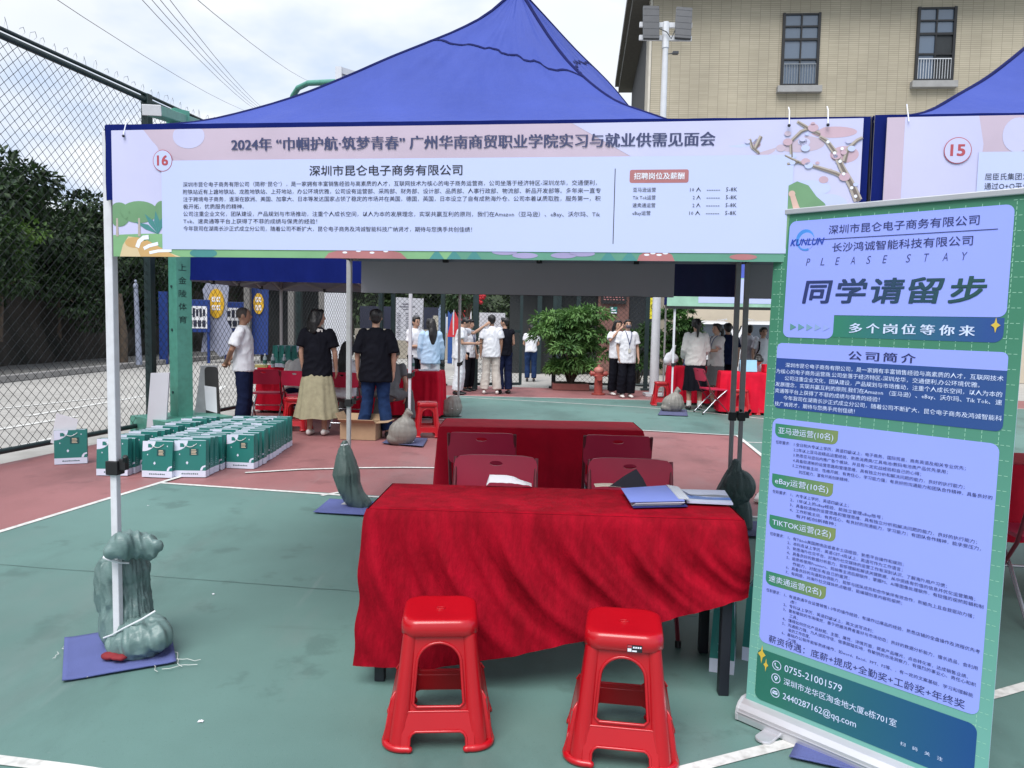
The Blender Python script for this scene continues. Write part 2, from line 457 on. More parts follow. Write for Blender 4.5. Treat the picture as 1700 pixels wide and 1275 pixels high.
# ================================================================== chain-link fence
M_FENCE = mat('fence_dark', (.012, .028, .030), .45, .2, 6, spec=.5)
M_WIRE = mat('fence_wire', (.012, .016, .018), .5, .1, 6)
def chain_fence(name, A, B, hgt, label, cell=.118, tie=False, posts=(), toprails=True, mesh_w=.0064):
    A, B = Vector((*A, 0)), Vector((*B, 0)); L = (B - A).length; d = (B - A) / L
    root = thing(name, label, 'fence', A)
    at = lambda s, z: d * s + Vector((0, 0, z))
    z0, z1 = .14, hgt - .09; H = z1 - z0; k = cell / (cell * .98)
    mb = MB(); nrm = Vector((-d.y, d.x, 0)) * mesh_w * .6
    s0 = -H * k
    while s0 < L + H * k:
        for sg, off in ((1, nrm), (-1, -nrm)):
            a = (s0, z0) if sg > 0 else (s0, z1); b = (s0 + H * k, z1 if sg > 0 else z0)
            ta, tb = max(0, (0 - a[0]) / (b[0] - a[0])), min(1, (L - a[0]) / (b[0] - a[0]))
            if ta < tb:
                pa, pb = [at(a[0] + (b[0] - a[0]) * t, a[1] + (b[1] - a[1]) * t) + off for t in (ta, tb)]
                mb.tube([pa, pb], mesh_w / 2, 4, cap=False)
        s0 += cell
    mb.build('wire_mesh', M_WIRE, root, fix=False)
    mb = MB(); mb.tube([at(0, .12), at(L, .12)], .03, 8)
    mb.build('bottom_rail', M_FENCE, root, smooth=50)
    mb = MB(); mb.tube([at(0, hgt - .07), at(L, hgt - .07)], .035, 8)
    mb.tube([at(0, hgt), at(L, hgt)], .022, 8)
    mb.build('top_rail', M_FENCE, root, smooth=50)
    for s in posts:
        mb = MB(); mb.box(at(s, hgt / 2 - .02), (.1, .1, hgt + .06), rz=math.atan2(d.y, d.x)); mb.box(at(s, .02), (.22, .22, .04), rz=math.atan2(d.y, d.x))
        mb.build('post', M_FENCE, root, bevel=.008)
    if tie:
        mb = MB(); s = 0; rnd = random.Random(3); pts = []
        while s < L:                                   # one wire looped along the rail
            p = at(s, hgt + .02); h = .07 + rnd.random() * .05; q = rnd.uniform(-.04, .04)
            pts += [p, p + d * .02 + Vector((0, 0, h * .7)), p + d * (.05 + q) + Vector((0, 0, h)), p + d * (.07 + q) + Vector((0, 0, h * .55)), p + d * .05]
            s += .13 + rnd.random() * .06
        mb.tube(pts, .0034, 4)
        mb.build('tie_wire', mat('galvanised', (.45, .46, .47), .4, .1, 8, metal=.7), root)
    return root
chain_fence('chain_link_fence', (FEN(-9), -9), (FEN(18.7), 18.7), 4.32, 'tall dark green chain link fence running along the left side of the court', tie=True,
            posts=[.1, 4.4, 8.7, 13.0, 19.35, 23.6, 27.9])
chain_fence('chain_link_fence', (FEN(18.7) + .15, 18.75), (-1.75, 18.6), 3.4, 'short dark green chain link panel beside the crosswalk', posts=[.05, 1.28])
chain_fence('chain_link_fence', (.95, 18.55), (3.3, 18.4), 3.4, 'low railed chain link fence behind the round bush and the hydrant', posts=[.05, 2.25])
# open gate
gt = thing('court_gate', 'dark green mesh gate standing open with white poster on it', 'gate', (-.86, 17.7, 0))
mb = MB(); mb.box((0, 0, 1.6), (.13, .13, 3.2)); mb.build('post', M_FENCE, gt, bevel=.008)
mb = MB(); dd = Vector((1.05, .38, 0))
for z in (.12, 1.35, 2.55): mb.bar(Vector((0, 0, z)), dd + Vector((0, 0, z)), .06, .06)
mb.bar(dd + Vector((0, 0, .1)), dd + Vector((0, 0, 2.58)), .07, .07)
mb.build('door_frame', M_FENCE, gt)
mb = MB()
for i in range(-24, 13):
    for sg in (1, -1):
        a = (i * .1, .15 if sg > 0 else 2.5); b = (i * .1 + 2.35, 2.5 if sg > 0 else .15)
        ta, tb = max(0, -a[0] / 2.35), min(1, (1.1 - a[0]) / 2.35)
        if ta < tb:
            q = [dd.normalized() * (a[0] + 2.35 * t) + Vector((0, sg * .003, a[1] + (b[1] - a[1]) * t)) for t in (ta, tb)]
            mb.tube(q, .0025, 4, cap=False)
mb.build('wire_mesh', M_WIRE, gt, fix=False)

# ================================================================== building on the right
def brick_mat():
    mt = bpy.data.materials.new('tan_brick'); mt.use_nodes = True; t = mt.node_tree; b = t.nodes['Principled BSDF']; b.inputs['Roughness'].default_value = .8
    tcn = t.nodes.new('ShaderNodeTexCoord'); mpn = t.nodes.new('ShaderNodeMapping'); mpn.inputs['Rotation'].default_value = (R(90), 0, 0)
    t.links.new(tcn.outputs['Object'], mpn.inputs[0])
    br = t.nodes.new('ShaderNodeTexBrick'); br.offset = .0
    for k, v in (('Scale', 1), ('Mortar Size', .0075), ('Brick Width', .30), ('Row Height', .062), ('Bias', 0), ('Mortar Smooth', .3)): br.inputs[k].default_value = v
    br.inputs['Color1'].default_value = (.475, .425, .325, 1); br.inputs['Color2'].default_value = (.43, .385, .29, 1); br.inputs['Mortar'].default_value = (.27, .24, .185, 1)
    t.links.new(mpn.outputs[0], br.inputs['Vector'])
    nz = t.nodes.new('ShaderNodeTexNoise'); nz.inputs['Scale'].default_value = .5; nz.inputs['Detail'].default_value = 5; t.links.new(tcn.outputs['Object'], nz.inputs['Vector'])
    mr = t.nodes.new('ShaderNodeMapRange'); mr.inputs[1].default_value, mr.inputs[2].default_value, mr.inputs[3].default_value, mr.inputs[4].default_value = .35, .65, .84, 1.05
    t.links.new(nz.outputs[0], mr.inputs[0])
    mxn = t.nodes.new('ShaderNodeMix'); mxn.data_type = 'RGBA'; mxn.blend_type = 'MULTIPLY'; mxn.inputs[0].default_value = 1
    t.links.new(br.outputs[0], mxn.inputs[6]); t.links.new(mr.outputs[0], mxn.inputs[7]); t.links.new(mxn.outputs[2], b.inputs['Base Color'])
    return mt
M_BRICK = brick_mat()
M_DARKWALL = mat('shade_dark_grey', (.045, .045, .045), .8, .12, 1.5)  # side wall's shade put into a near-black base; gatehouse roof shares the colour
M_FRAME = mat('window_frame_black', (.014, .015, .017), .4, .1)
M_GLASS = mat('window_glass', (.10, .14, .20), .06, 0, spec=1.0)
M_CURT = mat('room_dark', (.03, .035, .04), .8, .2, 3)
M_SILL = mat('sill_grey', (.30, .30, .30), .8, .1, 4)
M_CREAM = mat('cream_plaster', (.50, .44, .35), .85, .08, 1.2)
M_STEEL = mat('steel_white', (.62, .64, .68), .35, .05, 8)
BD = Vector((4.2, 25.0, 0)); BA = -5.0
bl = thing('brick_building', 'tan brick building with black framed windows rising behind the tents', 'building', BD, R(BA))
mb = MB(); mb.box((9, 5.01, 7.25), (18, 10, 9.5)); mb.build('wall', M_BRICK, bl)
mb = MB(); mb.box((9, 5.0, 1.25), (18.02, 10.02, 2.5)); mb.build('ground_storey_wall', M_CREAM, bl)
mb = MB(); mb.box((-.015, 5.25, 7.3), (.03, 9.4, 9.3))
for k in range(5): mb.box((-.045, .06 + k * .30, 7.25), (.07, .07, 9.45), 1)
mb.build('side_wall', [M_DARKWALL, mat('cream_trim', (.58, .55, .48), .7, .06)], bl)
mb = MB(); mb.box((8.85, 4.8, 12.15), (18.9, 11.4, .3)); mb.box((8.85, 4.8, 12.42), (19.2, 11.7, .24))
mb.build('roof', mat('roof_grey', (.13, .125, .115), .8, .1), bl)
def window(x, z0, open_right=False):
    W_, H_ = 1.14, 2.2
    mb = MB()
    for a in (-W_ / 2 + .04, W_ / 2 - .04): mb.box((x + a, -.02, z0 + H_ / 2), (.08, .1, H_))
    for z in (.04, .80, 1.40, 1.79, H_ - .04):
        mb.box((x, -.022, z0 + z), (W_ - .16, .07, .05 if z != 1.40 else .07))
    mb.box((x, -.024, z0 + 1.79), (.045, .075, .74)); mb.box((x, -.020, z0 + .72), (.04, .06, 1.32))
    f = mb.build('window', M_FRAME, bl)
    mb = MB(); mb.box((x, .0, z0 + 1.8), (W_ - .1, .02, .8)); mb.box((x - .25, .004, z0 + .72), (.5, .02, 1.34)); mb.build('pane', M_GLASS, f)
    mb = MB(); mb.box((x + .25, .004, z0 + .72), (.48, .02, 1.34)); mb.build('sliding_pane', M_CURT if open_right else M_GLASS, f)
    mb = MB(); mb.box((x, -.09, z0 - .12), (W_ + .2, .2, .2)); mb.build('sill', M_SILL, f, bevel=.01)
    mb = MB(); mb.bar((x - W_ / 2 + .08, -.05, z0 + .66), (x + W_ / 2 - .08, -.05, z0 + .66), .025, .025)
    for i in range(13): mb.bar((x - .48 + i * .08, -.05, z0 + .05), (x - .48 + i * .08, -.05, z0 + .66), .012, .012)
    mb.build('guard_rail', M_STEEL if open_right else mat('rail_grey', (.22, .24, .26), .5), f)
window(4.55, 9.08); window(8.55, 9.2, True); window(12.6, 9.3); window(4.6, 5.6); window(8.6, 5.6, True); window(12.6, 5.6)
mb = MB(); mb.box((8.75, -.03, 2.1), (1.1, .08, 1.2)); mb.build('ventilation_panel', mat('vent_dark', (.07, .08, .09), .5), bl)

# ================================================================== floodlight mast
fp = G(1085, 657); fl = thing('floodlight_mast', 'slim white floodlight mast with two dark lamp panels in front of the brick building', 'light mast', fp)
mb = MB(); mb.tube([(0, 0, 0), (0, 0, 7.5)], [.105, .06], 10); mb.box((0, 0, .03), (.42, .42, .06)); mb.build('pole', M_STEEL, fl, smooth=50)
mb = MB(); mb.box((.0, .06, 7.95), (1.12, .06, .1)); mb.box((0, .06, 7.68), (1.12, .06, .1)); mb.tube([(0, 0, 7.45), (0, .05, 8.0)], .075, 8); mb.build('cross_arm', M_STEEL, fl)
M_LAMP = mat('lamp_housing', (.045, .05, .06), .45, .1)
for sx, tilt in ((-.33, -12), (.36, -16)):
    mb = MB(); Q = Matrix.Rotation(R(tilt), 3, 'X') @ Matrix.Rotation(R(4 if sx > 0 else 0), 3, 'Y')
    mb.box((sx, -.03, 7.96), (.34, .07, .74), R3=Q)
    for k in range(5): mb.box(Vector((sx, -.03, 7.96)) + Q @ Vector((0, -.036, -.30 + k * .15)), (.335, .006, .016), R3=Q)
    mb.build('lamp_head', M_LAMP, fl, bevel=.006)
mb = MB(); mb.box((.2, -.08, 7.33), (.12, .1, .05)); mb.bar((.0, 0, 7.33), (.18, -.06, 7.33), .02, .02); mb.build('camera_box', M_LAMP, fl)
mb = MB(); mb.tube([(-.18, -.06, 7.85), (0, -.1, 7.75), (.1, -.08, 7.62), (.2, -.06, 7.85)], .012, 5); mb.build('cable_loop', M_LAMP, fl)

# ================================================================== overhead power lines
M_CABLE = mat('cable_grey', (.24, .21, .19), .6, 0)
def cable(a, b, label, y0=22, y1=60):
    A, B = P(*a, y0), P(*b, y1); d = B - A; pts = []
    for i in range(15):
        t = -.5 + i / 14 * 2.6; q = A + d * t; q.z -= .9 * (1 - (t - .5) ** 2) - .675; pts.append(q)
    mb = MB(); mb.tube(pts, .011, 5); tag(mb.build('power_line', M_CABLE, smooth=180), label, 'cable', 'overhead power lines')
cable((95, 0), (400, 181), 'lowest and leftmost of the thin overhead cables against the cloudy sky')
cable((236, 0), (424, 182), 'second of the overhead cables from the left, lowest of the close bunch')
cable((252, 0), (428, 181), 'middle cable of the close bunch of overhead lines')
cable((266, 0), (432, 180), 'upper middle cable of the close bunch of overhead lines')
cable((282, 0), (436, 179), 'top cable of the close bunch of overhead lines')
cable((328, 0), (515, 136), 'single thin cable nearest the tent peak, apart from the bunch')

# ================================================================== basketball stand
M_TEAL = mat('teal_paint', (.085, .30, .235), .42, .1, 3, spec=.5, dirt=.25)
M_TEALD = mat('teal_print', (.02, .06, .06), .6, 0)
bp = Vector((-4.27, 9.9, 0))
bs = thing('basketball_stand', 'teal basketball stand post with black lettering and a bent arm behind the tent', 'basketball stand', bp)
mb = MB(); Q = Matrix.Rotation(R(-38), 3, 'Z')
mb.box((0, 0, 2.05), (.2, .2, 4.1), R3=Q); mb.box((0, 0, .12), (.9, .9, .24), R3=Q)
fx = lambda a, b, k: Q @ Vector((.1012, a, b))
for i, ch in enumerate('上金陵体育'):
    put_text(mb, ch, fx, -.075, .03, 2.10 - i * .165, .085, 1, 3, .012)
for z in (.55, 1.35, 1.9):
    mb.tube([Q @ Vector((-.02, -.1, z)), Q @ Vector((-.02, -.112, z))], .018, 8, 1)
mb.build('post', [M_TEAL, M_TEALD], bs, bevel=.006)
mb = MB(); a, b = P(252, 183, 8.9) - bp, P(325, 207, 10.6) - bp
mb.bar(a, b, .2, .11); mb.bar(a - (b - a).normalized() * .012, a, .21, .12, 1)
mb.build('beam', [M_TEAL, M_STEEL], bs, bevel=.008)
mb = MB(); q = [P(455, 230, 8.6), P(478, 190, 8.3), P(486, 160, 8.15), P(495, 146, 8.05), P(512, 138, 7.95), P(560, 136, 7.65)]
q = [Vector((-.1, .1, 3.2))] + [v - bp for v in q]; mb.tube(q, .028, 10); mb.build('arm', M_TEAL, bs, smooth=60)
A = P(563, 117, 7.6) - bp; U = Vector((.67, .75, 0)).normalized()
mb = MB()
for z in (0, -1.05): mb.bar(A + Vector((0, 0, z)), A + U * 1.8 + Vector((0, 0, z)), .06, .06)
for s in (0, 1.8): mb.bar(A + U * s + Vector((0, 0, .03)), A + U * s + Vector((0, 0, -1.08)), .06, .06)
fb = mb.build('backboard', M_STEEL, bs)
mb = MB(); mb.bar(A + U * .03 + Vector((0, 0, -.525)), A + U * 1.77 + Vector((0, 0, -.525)), .015, .98); mb.build('board_panel', mat('clear_board', (.55, .6, .65), .2, 0), fb)
c = A + U * .9 + Vector((.33, -.3, -.9)); mb = MB(); mb.tube([c + Vector((.225 * math.cos(t * math.pi / 8), .225 * math.sin(t * math.pi / 8), 0)) for t in range(17)], .009, 6); mb.build('hoop', mat('hoop_orange', (.5, .12, .03), .5), fb)
# ================================================================== pop-up tents
TA = R(-8.05); TX = Vector((math.cos(TA), math.sin(TA), 0)); TY = Vector((-math.sin(TA), math.cos(TA), 0))
T16 = Vector((-1.767, 3.3, 0)); TW, TD = 3.08, 2.96
M_BLUE = mat('canopy_blue', (.050, .078, .335), .65, .10, 1.6, .9, 5.5, spec=.2, stretch=(1, 1, .45))
M_LINING = mat('canopy_lining', (.30, .30, .36), .8, .08, 3, .2, 10)
M_NAVY = mat('canopy_trim', (.008, .012, .085), .7, .1, 6, .2, 40, spec=.1)
M_VAL = mat('valance_blue', (.005, .013, .125), .75, .1, 4, .35, 18, spec=.08, stretch=(1, 1, .3))
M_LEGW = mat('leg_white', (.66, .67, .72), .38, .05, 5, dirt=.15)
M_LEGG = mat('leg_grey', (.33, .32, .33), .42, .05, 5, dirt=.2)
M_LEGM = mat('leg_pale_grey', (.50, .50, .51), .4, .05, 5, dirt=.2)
M_BLACK = mat('black_plastic', (.012, .012, .014), .5, .1)
def pch(prof, t):
    xs = [p[0] for p in prof]; zs = [p[1] for p in prof]; n = len(xs)
    d = [(zs[i + 1] - zs[i]) / (xs[i + 1] - xs[i]) for i in range(n - 1)]
    mm = [d[0]] + [(d[i - 1] + d[i]) / 2 for i in range(1, n - 1)] + [d[-1]]
    for i in range(n - 1):
        if t <= xs[i + 1] or i == n - 2:
            h = xs[i + 1] - xs[i]; s = (t - xs[i]) / h
            return (2 * s**3 - 3 * s**2 + 1) * zs[i] + (s**3 - 2 * s**2 + s) * h * mm[i] + (-2 * s**3 + 3 * s**2) * zs[i + 1] + (s**3 - s**2) * h * mm[i + 1]
PK = 3.42
HFR = [(0, 2.275), (.17, 2.325), (.31, 2.38), (.42, 2.43), (.51, 2.51), (.62, 2.62), (.72, 2.77), (.80, 2.92), (.89, 3.13), (.95, 3.29), (1, PK)]
HFL = [(0, 2.295), (.17, 2.375), (.29, 2.476), (.40, 2.588), (.51, 2.72), (.62, 2.86), (.72, 2.98), (.81, 3.09), (.90, 3.22), (1, PK)]
HB = [(0, 2.29), (.3, 2.43), (.6, 2.74), (.8, 3.0), (.9, 3.18), (1, PK)]
HBR = [(0, 2.29), (.3, 2.54), (.5, 2.81), (.65, 3.02), (.8, 3.18), (.9, 3.30), (1, PK)]
def make_tent(label, loc, group, leg_mats, ends=((0, 0), (TW, 0), (TW, TD), (0, TD)), seed=0, hips=None):
    t = thing('canopy_tent', label, 'tent', loc, TA, group)
    cor = [Vector((*e, 0)) for e in ends]; hip = hips or [HFL, HFR, HBR, HB]; ctr = (cor[0] + cor[2]) / 2
    ins = lambda i, q: cor[i].lerp(ctr, q) + Vector((0, 0, pch(hip[i], q)))
    mb = MB()
    def face(i, dz):
        j = (i + 1) % 4
        def fn(s, v):
            a, b = ins(i, v), ins(j, v); p = a.lerp(b, s)
            env = math.sin(math.pi * s) * 4 * v * (1 - v)
            p.z += -.035 * env + dz + (.012 * mnoise.noise(Vector((p.x * 2.2 + seed, p.y * 2.2, p.z * 3))) + .010 * mnoise.noise(Vector((s * 9 + v * 5 + seed, v * 2.5 - s * 3, i))) + .008 * mnoise.noise(Vector((s * 26 + v * 12, v * 5 - s * 8, i + seed)))) * min(1, 5 * v) * min(1, 8 * s, 8 * (1 - s))
            return p
        return fn
    for i in range(4):
        mb.grid(face(i, 0), 64, 44, 0)
        mb.grid(face(i, -.02), 14, 12, 2)
        mb.tube([ins(i, q / 24) + Vector((0, 0, -.004)) for q in range(25)], .009, 6, 1)
        f = face(i, .006); w = .007
        pts = [f(s / 40, .735 + .045 * math.sin(math.pi * s / 40) + .006 * math.sin(s * .9)) for s in range(41)]
        lo = [f(s / 40, .735 + .045 * math.sin(math.pi * s / 40) + .006 * math.sin(s * .9) - w) for s in range(41)]
        mb.add(pts + lo, [(k, k + 1, 42 + k, 41 + k) for k in range(40)], 1)
    mb.ell(ctr + Vector((0, 0, PK - .01)), (.03, .03, .035), 1)
    mb.build('canopy', [M_BLUE, M_NAVY, M_LINING], t, smooth=60, fix=False)
    for i in range(4):
        j = (i + 1) % 4; mb = MB(); d = (cor[j] - cor[i]).normalized(); n = Vector((d.y, -d.x, 0))
        def vf(s, v):
            p = cor[i].lerp(cor[j], s) + n * (.012 + .010 * v * math.sin(s * 47 + i) + .006 * mnoise.noise(Vector((s * 30, v * 2, i))))
            p.z = pch(hip[i], 0) * (1 - s) + pch(hip[j], 0) * s + .004 - v * .31
            return p
        mb.grid(vf, 60, 4); mb.grid(lambda s, v: vf(s, v) - n * .005, 60, 4, 1)
        mb.build('valance', [M_VAL, M_LINING], t, smooth=60, fix=False)
    for i in range(4):
        c = cor[i] + Vector((-.012 if i in (0, 3) and ends[0][0] else (.025 if i in (0, 3) else -.025), .025 if i < 2 else -.025, 0)); lm = leg_mats[i]
        if lm is None: continue
        mb = MB(); mb.box(c + Vector((0, 0, 1.545)), (.038, .038, 1.47)); mb.box(c + Vector((0, 0, .42)), (.031, .031, .82)); mb.box(c + Vector((0, 0, .012)), (.1, .1, .012))
        l = mb.build('leg', lm, t, bevel=.004)
        mb = MB(); mb.box(c + Vector((0, 0, .845)), (.056, .056, .062)); mb.box(c + Vector((.042, 0, .86)), (.03, .03, .05)); mb.tube([c + Vector((.05, 0, .87)), c + Vector((.062, -.02, .9))], .012, 6)
        mb.build('slider_clamp', M_BLACK, l, bevel=.004)
    mb = MB()
    for i in range(4):
        j = (i + 1) % 4; ci_ = [v + Vector((.04 if e in (0, 3) else -.04, .04 if e < 2 else -.04, 0)) for e, v in enumerate(cor)]; d = ci_[j] - ci_[i]; q = [ci_[i] + d * k / 4 for k in range(5)]; zt, zb = 2.24, 2.00
        for k in range(4):
            mb.bar(q[k] + Vector((0, 0, zt if k % 2 == 0 else zb)), q[k + 1] + Vector((0, 0, zb if k % 2 == 0 else zt)), .014, .028)
            mb.bar(q[k] + Vector((0, 0, zb if k % 2 == 0 else zt)), q[k + 1] + Vector((0, 0, zt if k % 2 == 0 else zb)), .014, .028)
        for k in (1, 2, 3):
            mb.box(q[k] + Vector((0, 0, zb)), (.04, .04, .05), 1)
        mid = ci_[i] + d / 2; mb.bar(mid + Vector((0, 0, 2.22)), ctr + Vector((0, 0, 2.5)), .014, .028); mb.bar(mid + Vector((0, 0, 2.0)), ctr + Vector((0, 0, 2.3)), .014, .028)
    mb.tube([ctr + Vector((0, 0, 2.25)), ctr + Vector((0, 0, PK - .05))], .02, 8)
    mb.build('truss', [M_LEGG, M_BLACK], t)
    return t
GT = 'blue pop up tents on the court'
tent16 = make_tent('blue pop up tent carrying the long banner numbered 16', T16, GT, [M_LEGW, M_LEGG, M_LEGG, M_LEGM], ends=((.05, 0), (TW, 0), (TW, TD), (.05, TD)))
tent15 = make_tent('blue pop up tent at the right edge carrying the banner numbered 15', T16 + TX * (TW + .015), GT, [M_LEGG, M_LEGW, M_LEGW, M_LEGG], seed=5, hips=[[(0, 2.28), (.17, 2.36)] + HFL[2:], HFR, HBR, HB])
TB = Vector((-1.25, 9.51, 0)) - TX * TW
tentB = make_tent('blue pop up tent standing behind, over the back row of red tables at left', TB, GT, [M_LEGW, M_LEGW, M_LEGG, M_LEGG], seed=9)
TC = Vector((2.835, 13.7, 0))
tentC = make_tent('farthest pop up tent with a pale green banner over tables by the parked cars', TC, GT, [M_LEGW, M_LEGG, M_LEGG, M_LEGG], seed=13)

# ------------------------------------------------------------------ banner on the near tent
CAST_WHITE = (.50, .56, .84)  # white sheet; the bluish cast of the light is put into its colour
M_BPINK = mat('print_blush', (.52, .42, .53), .5, .06, 2.2)
M_BPINK2 = mat('print_rose', (.52, .36, .44), .5, .08, 2.5)
M_BPALE = mat('print_pale_cast', CAST_WHITE, .5, .02, 1)
M_BPALE2 = mat('print_pale_sky', (.54, .54, .78), .5, .05, 2)
M_BGRASS = mat('print_grass', (.20, .40, .20), .5, .12, 3)
M_BGRASS2 = mat('print_grass_dark', (.10, .28, .20), .5, .1, 3)
M_BTREE = mat('print_tree_green', (.15, .30, .16), .5, .1, 4)
M_BSAND = mat('print_sand', (.58, .36, .15), .5, .1, 3)
M_BSAND2 = mat('print_sand_light', (.66, .52, .32), .5, .08, 3)
M_INK = mat('ink_black', (.012, .013, .025), .5, 0)
M_INKB = mat('ink_navy', (.035, .045, .13), .5, 0)
M_INKR = mat('ink_red', (.42, .07, .09), .5, 0)
M_INKW = mat('ink_white', (.80, .82, .92), .5, 0)
M_BRED = mat('print_mushroom', (.42, .16, .17), .5, .12, 4)
M_BARK = mat('print_branch', (.17, .14, .125), .5, .15, 6)
M_BARK2 = mat('print_branch_light', (.42, .37, .33), .5, .1, 6)
M_BLEAF = mat('print_leaf_teal', (.06, .24, .24), .5, .08, 4)
M_SKIN_P = mat('print_skin', (.62, .42, .36), .5, .04)
M_HAIR_P = mat('print_hair', (.16, .05, .03), .5, .04)
M_VIOL = mat('print_violet', (.34, .30, .52), .5, .1, 4)
BM = [M_BPINK, M_BPINK2, M_BPALE, M_BPALE2, M_BGRASS, M_BGRASS2, M_BTREE, M_BSAND, M_BSAND2, M_INK, M_INKB, M_INKR, M_INKW, M_BRED, M_BARK, M_BARK2, M_BLEAF, M_SKIN_P, M_HAIR_P, M_VIOL, M_LINING]
iPINK, iROSE, iPALE, iSKY, iGR, iGRD, iTREE, iSAND, iSAND2, iINK, iNAVY, iRED, iWHT, iMUSH, iBARK, iBARK2, iLEAF, iSKIN, iHAIR, iVIOL, iBACK = range(21)
Z0, Z1, S0, S1 = 1.752, 2.268, .095, 3.05        # sheet, in metres along the eave and above the ground
def wob(a, b):
    """slow ripple of the hung sheet"""
    return .006 * math.sin(a * 1.9 + .4)
def sheet_fn(layer):
    def f(a, b, k=0):
        return (a, -.034 - wob(a, b) - layer * .00042 - k * .00007, b)
    return f
def clip_rect(p): return (min(max(p[0], S0), S1), min(max(p[1], Z0), Z1))
def tri_poly(mb, poly, lay, m):
    """filled outline cut fine enough to follow the ripple"""
    poly = [clip_rect(p) for p in poly]; f = sheet_fn(lay)
    cx = sum(p[0] for p in poly) / len(poly); cy = sum(p[1] for p in poly) / len(poly); n = len(poly)
    vs = [f(cx, cy)] + [f(cx + (p[0] - cx) * .5, cy + (p[1] - cy) * .5) for p in poly] + [f(*p) for p in poly]
    fs = []
    for i in range(n):
        j = (i + 1) % n; fs += [(0, 1 + i, 1 + j), (1 + i, 1 + n + i, 1 + n + j, 1 + j)]
    mb.add(vs, fs, m)
def band(mb, x0, x1, lo, hi, lay, m, n=60):
    f = sheet_fn(lay)
    mb.grid(lambda u, v: f(x0 + (x1 - x0) * u, (lo(x0 + (x1 - x0) * u) if callable(lo) else lo) * (1 - v) + (hi(x0 + (x1 - x0) * u) if callable(hi) else hi) * v), n, 2, m)
def base_sheet(mb, x0=S0, x1=S1):
    f = sheet_fn(0)
    mb.grid(lambda u, v: f(x0 + (x1 - x0) * u, Z0 + (Z1 - Z0) * v), 80, 6, iPINK)
    mb.grid(lambda u, v: Vector(f(x0 + (x1 - x0) * u, Z0 + (Z1 - Z0) * v)) + Vector((0, .004, 0)), 80, 6, iBACK)
def banner16():
    root = thing('event_banner', 'long pale printed banner numbered 16 tied across the front of the near tent', 'banner', T16, TA)
    mb = MB(); base_sheet(mb)
    # sky washes
    tri_poly(mb, [(S0, Z0), (S0, Z1), (.24, Z1), (.30, 2.20), (.33, 2.13), (.33, Z0)], 1, iSKY)
    tri_poly(mb, [(.24, Z1), (.62, Z1), (2.0, Z1), (2.0, 2.13), (.46, 2.13), (.34, 2.17), (.28, 2.22)], 1, iPINK)
    tri_poly(mb, disc(.44, 2.24, .07, .05), 2, iSKY)
    tri_poly(mb, [(2.0, Z1), (S1, Z1), (S1, 1.78), (2.6, 1.78), (2.3, 2.1)], 1, iSKY)
    for q in ((2.64, 2.165, .11, .035), (2.70, 2.20, .10, .04), (2.83, 2.18, .09, .03), (2.95, 2.22, .08, .02), (2.99, 2.14, .05, .03)):
        tri_poly(mb, disc(*q), 2, iROSE if q[0] > 2.9 else iPINK)
    for q in ((2.62, 2.20, .07, .03), (2.72, 2.235, .06, .02), (2.87, 2.02, .08, .03), (2.94, 1.96, .07, .04)): tri_poly(mb, disc(*q), 3, iVIOL if q[0] < 0 else iPALE)
    # meadow
    band(mb, S0, S1, Z0, lambda x: 1.835 + .012 * math.sin(x * 5) - .02 * max(0, min(1, (x - .3) * 3)), 3, iGR)
    band(mb, 1.55, S1, Z0, lambda x: 1.795 + .006 * math.sin(x * 9), 4, iGRD)
    for q in ((.125, 1.925, .05, .05), (.215, 1.935, .085, .045), (.315, 1.925, .035, .055)): tri_poly(mb, disc(*q), 4, iTREE)
    for x in (.115, .215): tri_poly(mb, [(x - .006, 1.835), (x + .006, 1.835), (x + .004, 1.91), (x - .004, 1.91)], 5, iBARK2)
    for a in (150, 120, 95, 70): tri_poly(mb, [(.30, 1.845), (.30 + .06 * math.cos(R(a + 12)), 1.85 + .05 * math.sin(R(a + 12))), (.30 + .12 * math.cos(R(a)), 1.85 + .09 * math.sin(R(a))), (.30 + .06 * math.cos(R(a - 12)), 1.85 + .05 * math.sin(R(a - 12)))], 5, iLEAF)
    tri_poly(mb, [(.125, Z0), (.14, 1.80), (.165, 1.835), (.21, 1.83), (.27, 1.80), (.33, 1.775), (.40, Z0)], 6, iSAND2)
    tri_poly(mb, disc(.195, 1.81, .045, .022), 7, iSAND); tri_poly(mb, [(.20, 1.80), (.25, 1.82), (.34, 1.775), (.38, Z0), (.22, Z0)], 7, iSAND)
    f9 = sheet_fn(8)
    stroke(mb, [(.205, 1.79), (.215, 1.815), (.235, 1.83), (.258, 1.832)], .018, f9, iWHT)
    stroke(mb, [(.235, 1.785), (.26, 1.797), (.30, 1.806)], .014, f9, iWHT); stroke(mb, [(.26, 1.768), (.30, 1.776), (.36, 1.778)], .012, f9, iWHT)
    tri_poly(mb, disc(.50, 1.768, .06, .02), 5, iBLEAF if False else iLEAF)
    for cx, w_ in ((1.19, .17), (2.33, .07)):
        tri_poly(mb, [(cx - w_, Z0), (cx - w_ * .9, 1.772), (cx - w_ * .4, 1.795), (cx + w_ * .3, 1.797), (cx + w_ * .85, 1.775), (cx + w_, Z0)], 6, iMUSH)
        for i in range(4): tri_poly(mb, disc(cx - w_ * .5 + i * w_ * .33, 1.775 + .006 * (i % 2), .010, .004), 7, iWHT)
    for x in (1.75, 1.83, 1.98, 2.05, 2.65): tri_poly(mb, disc(x, 1.775 + .008 * math.sin(x * 40), .05, .011), 6, iVIOL if x < 2.6 else iMUSH)
    for x in (1.45, 1.52, 1.60, 2.12, 2.2): tri_poly(mb, [(x, Z0), (x + .03, 1.79), (x + .06, Z0)], 5, iLEAF)
    # white text panel
    band(mb, .320, 2.815, 1.783, 2.142, 9, iPALE, 120)
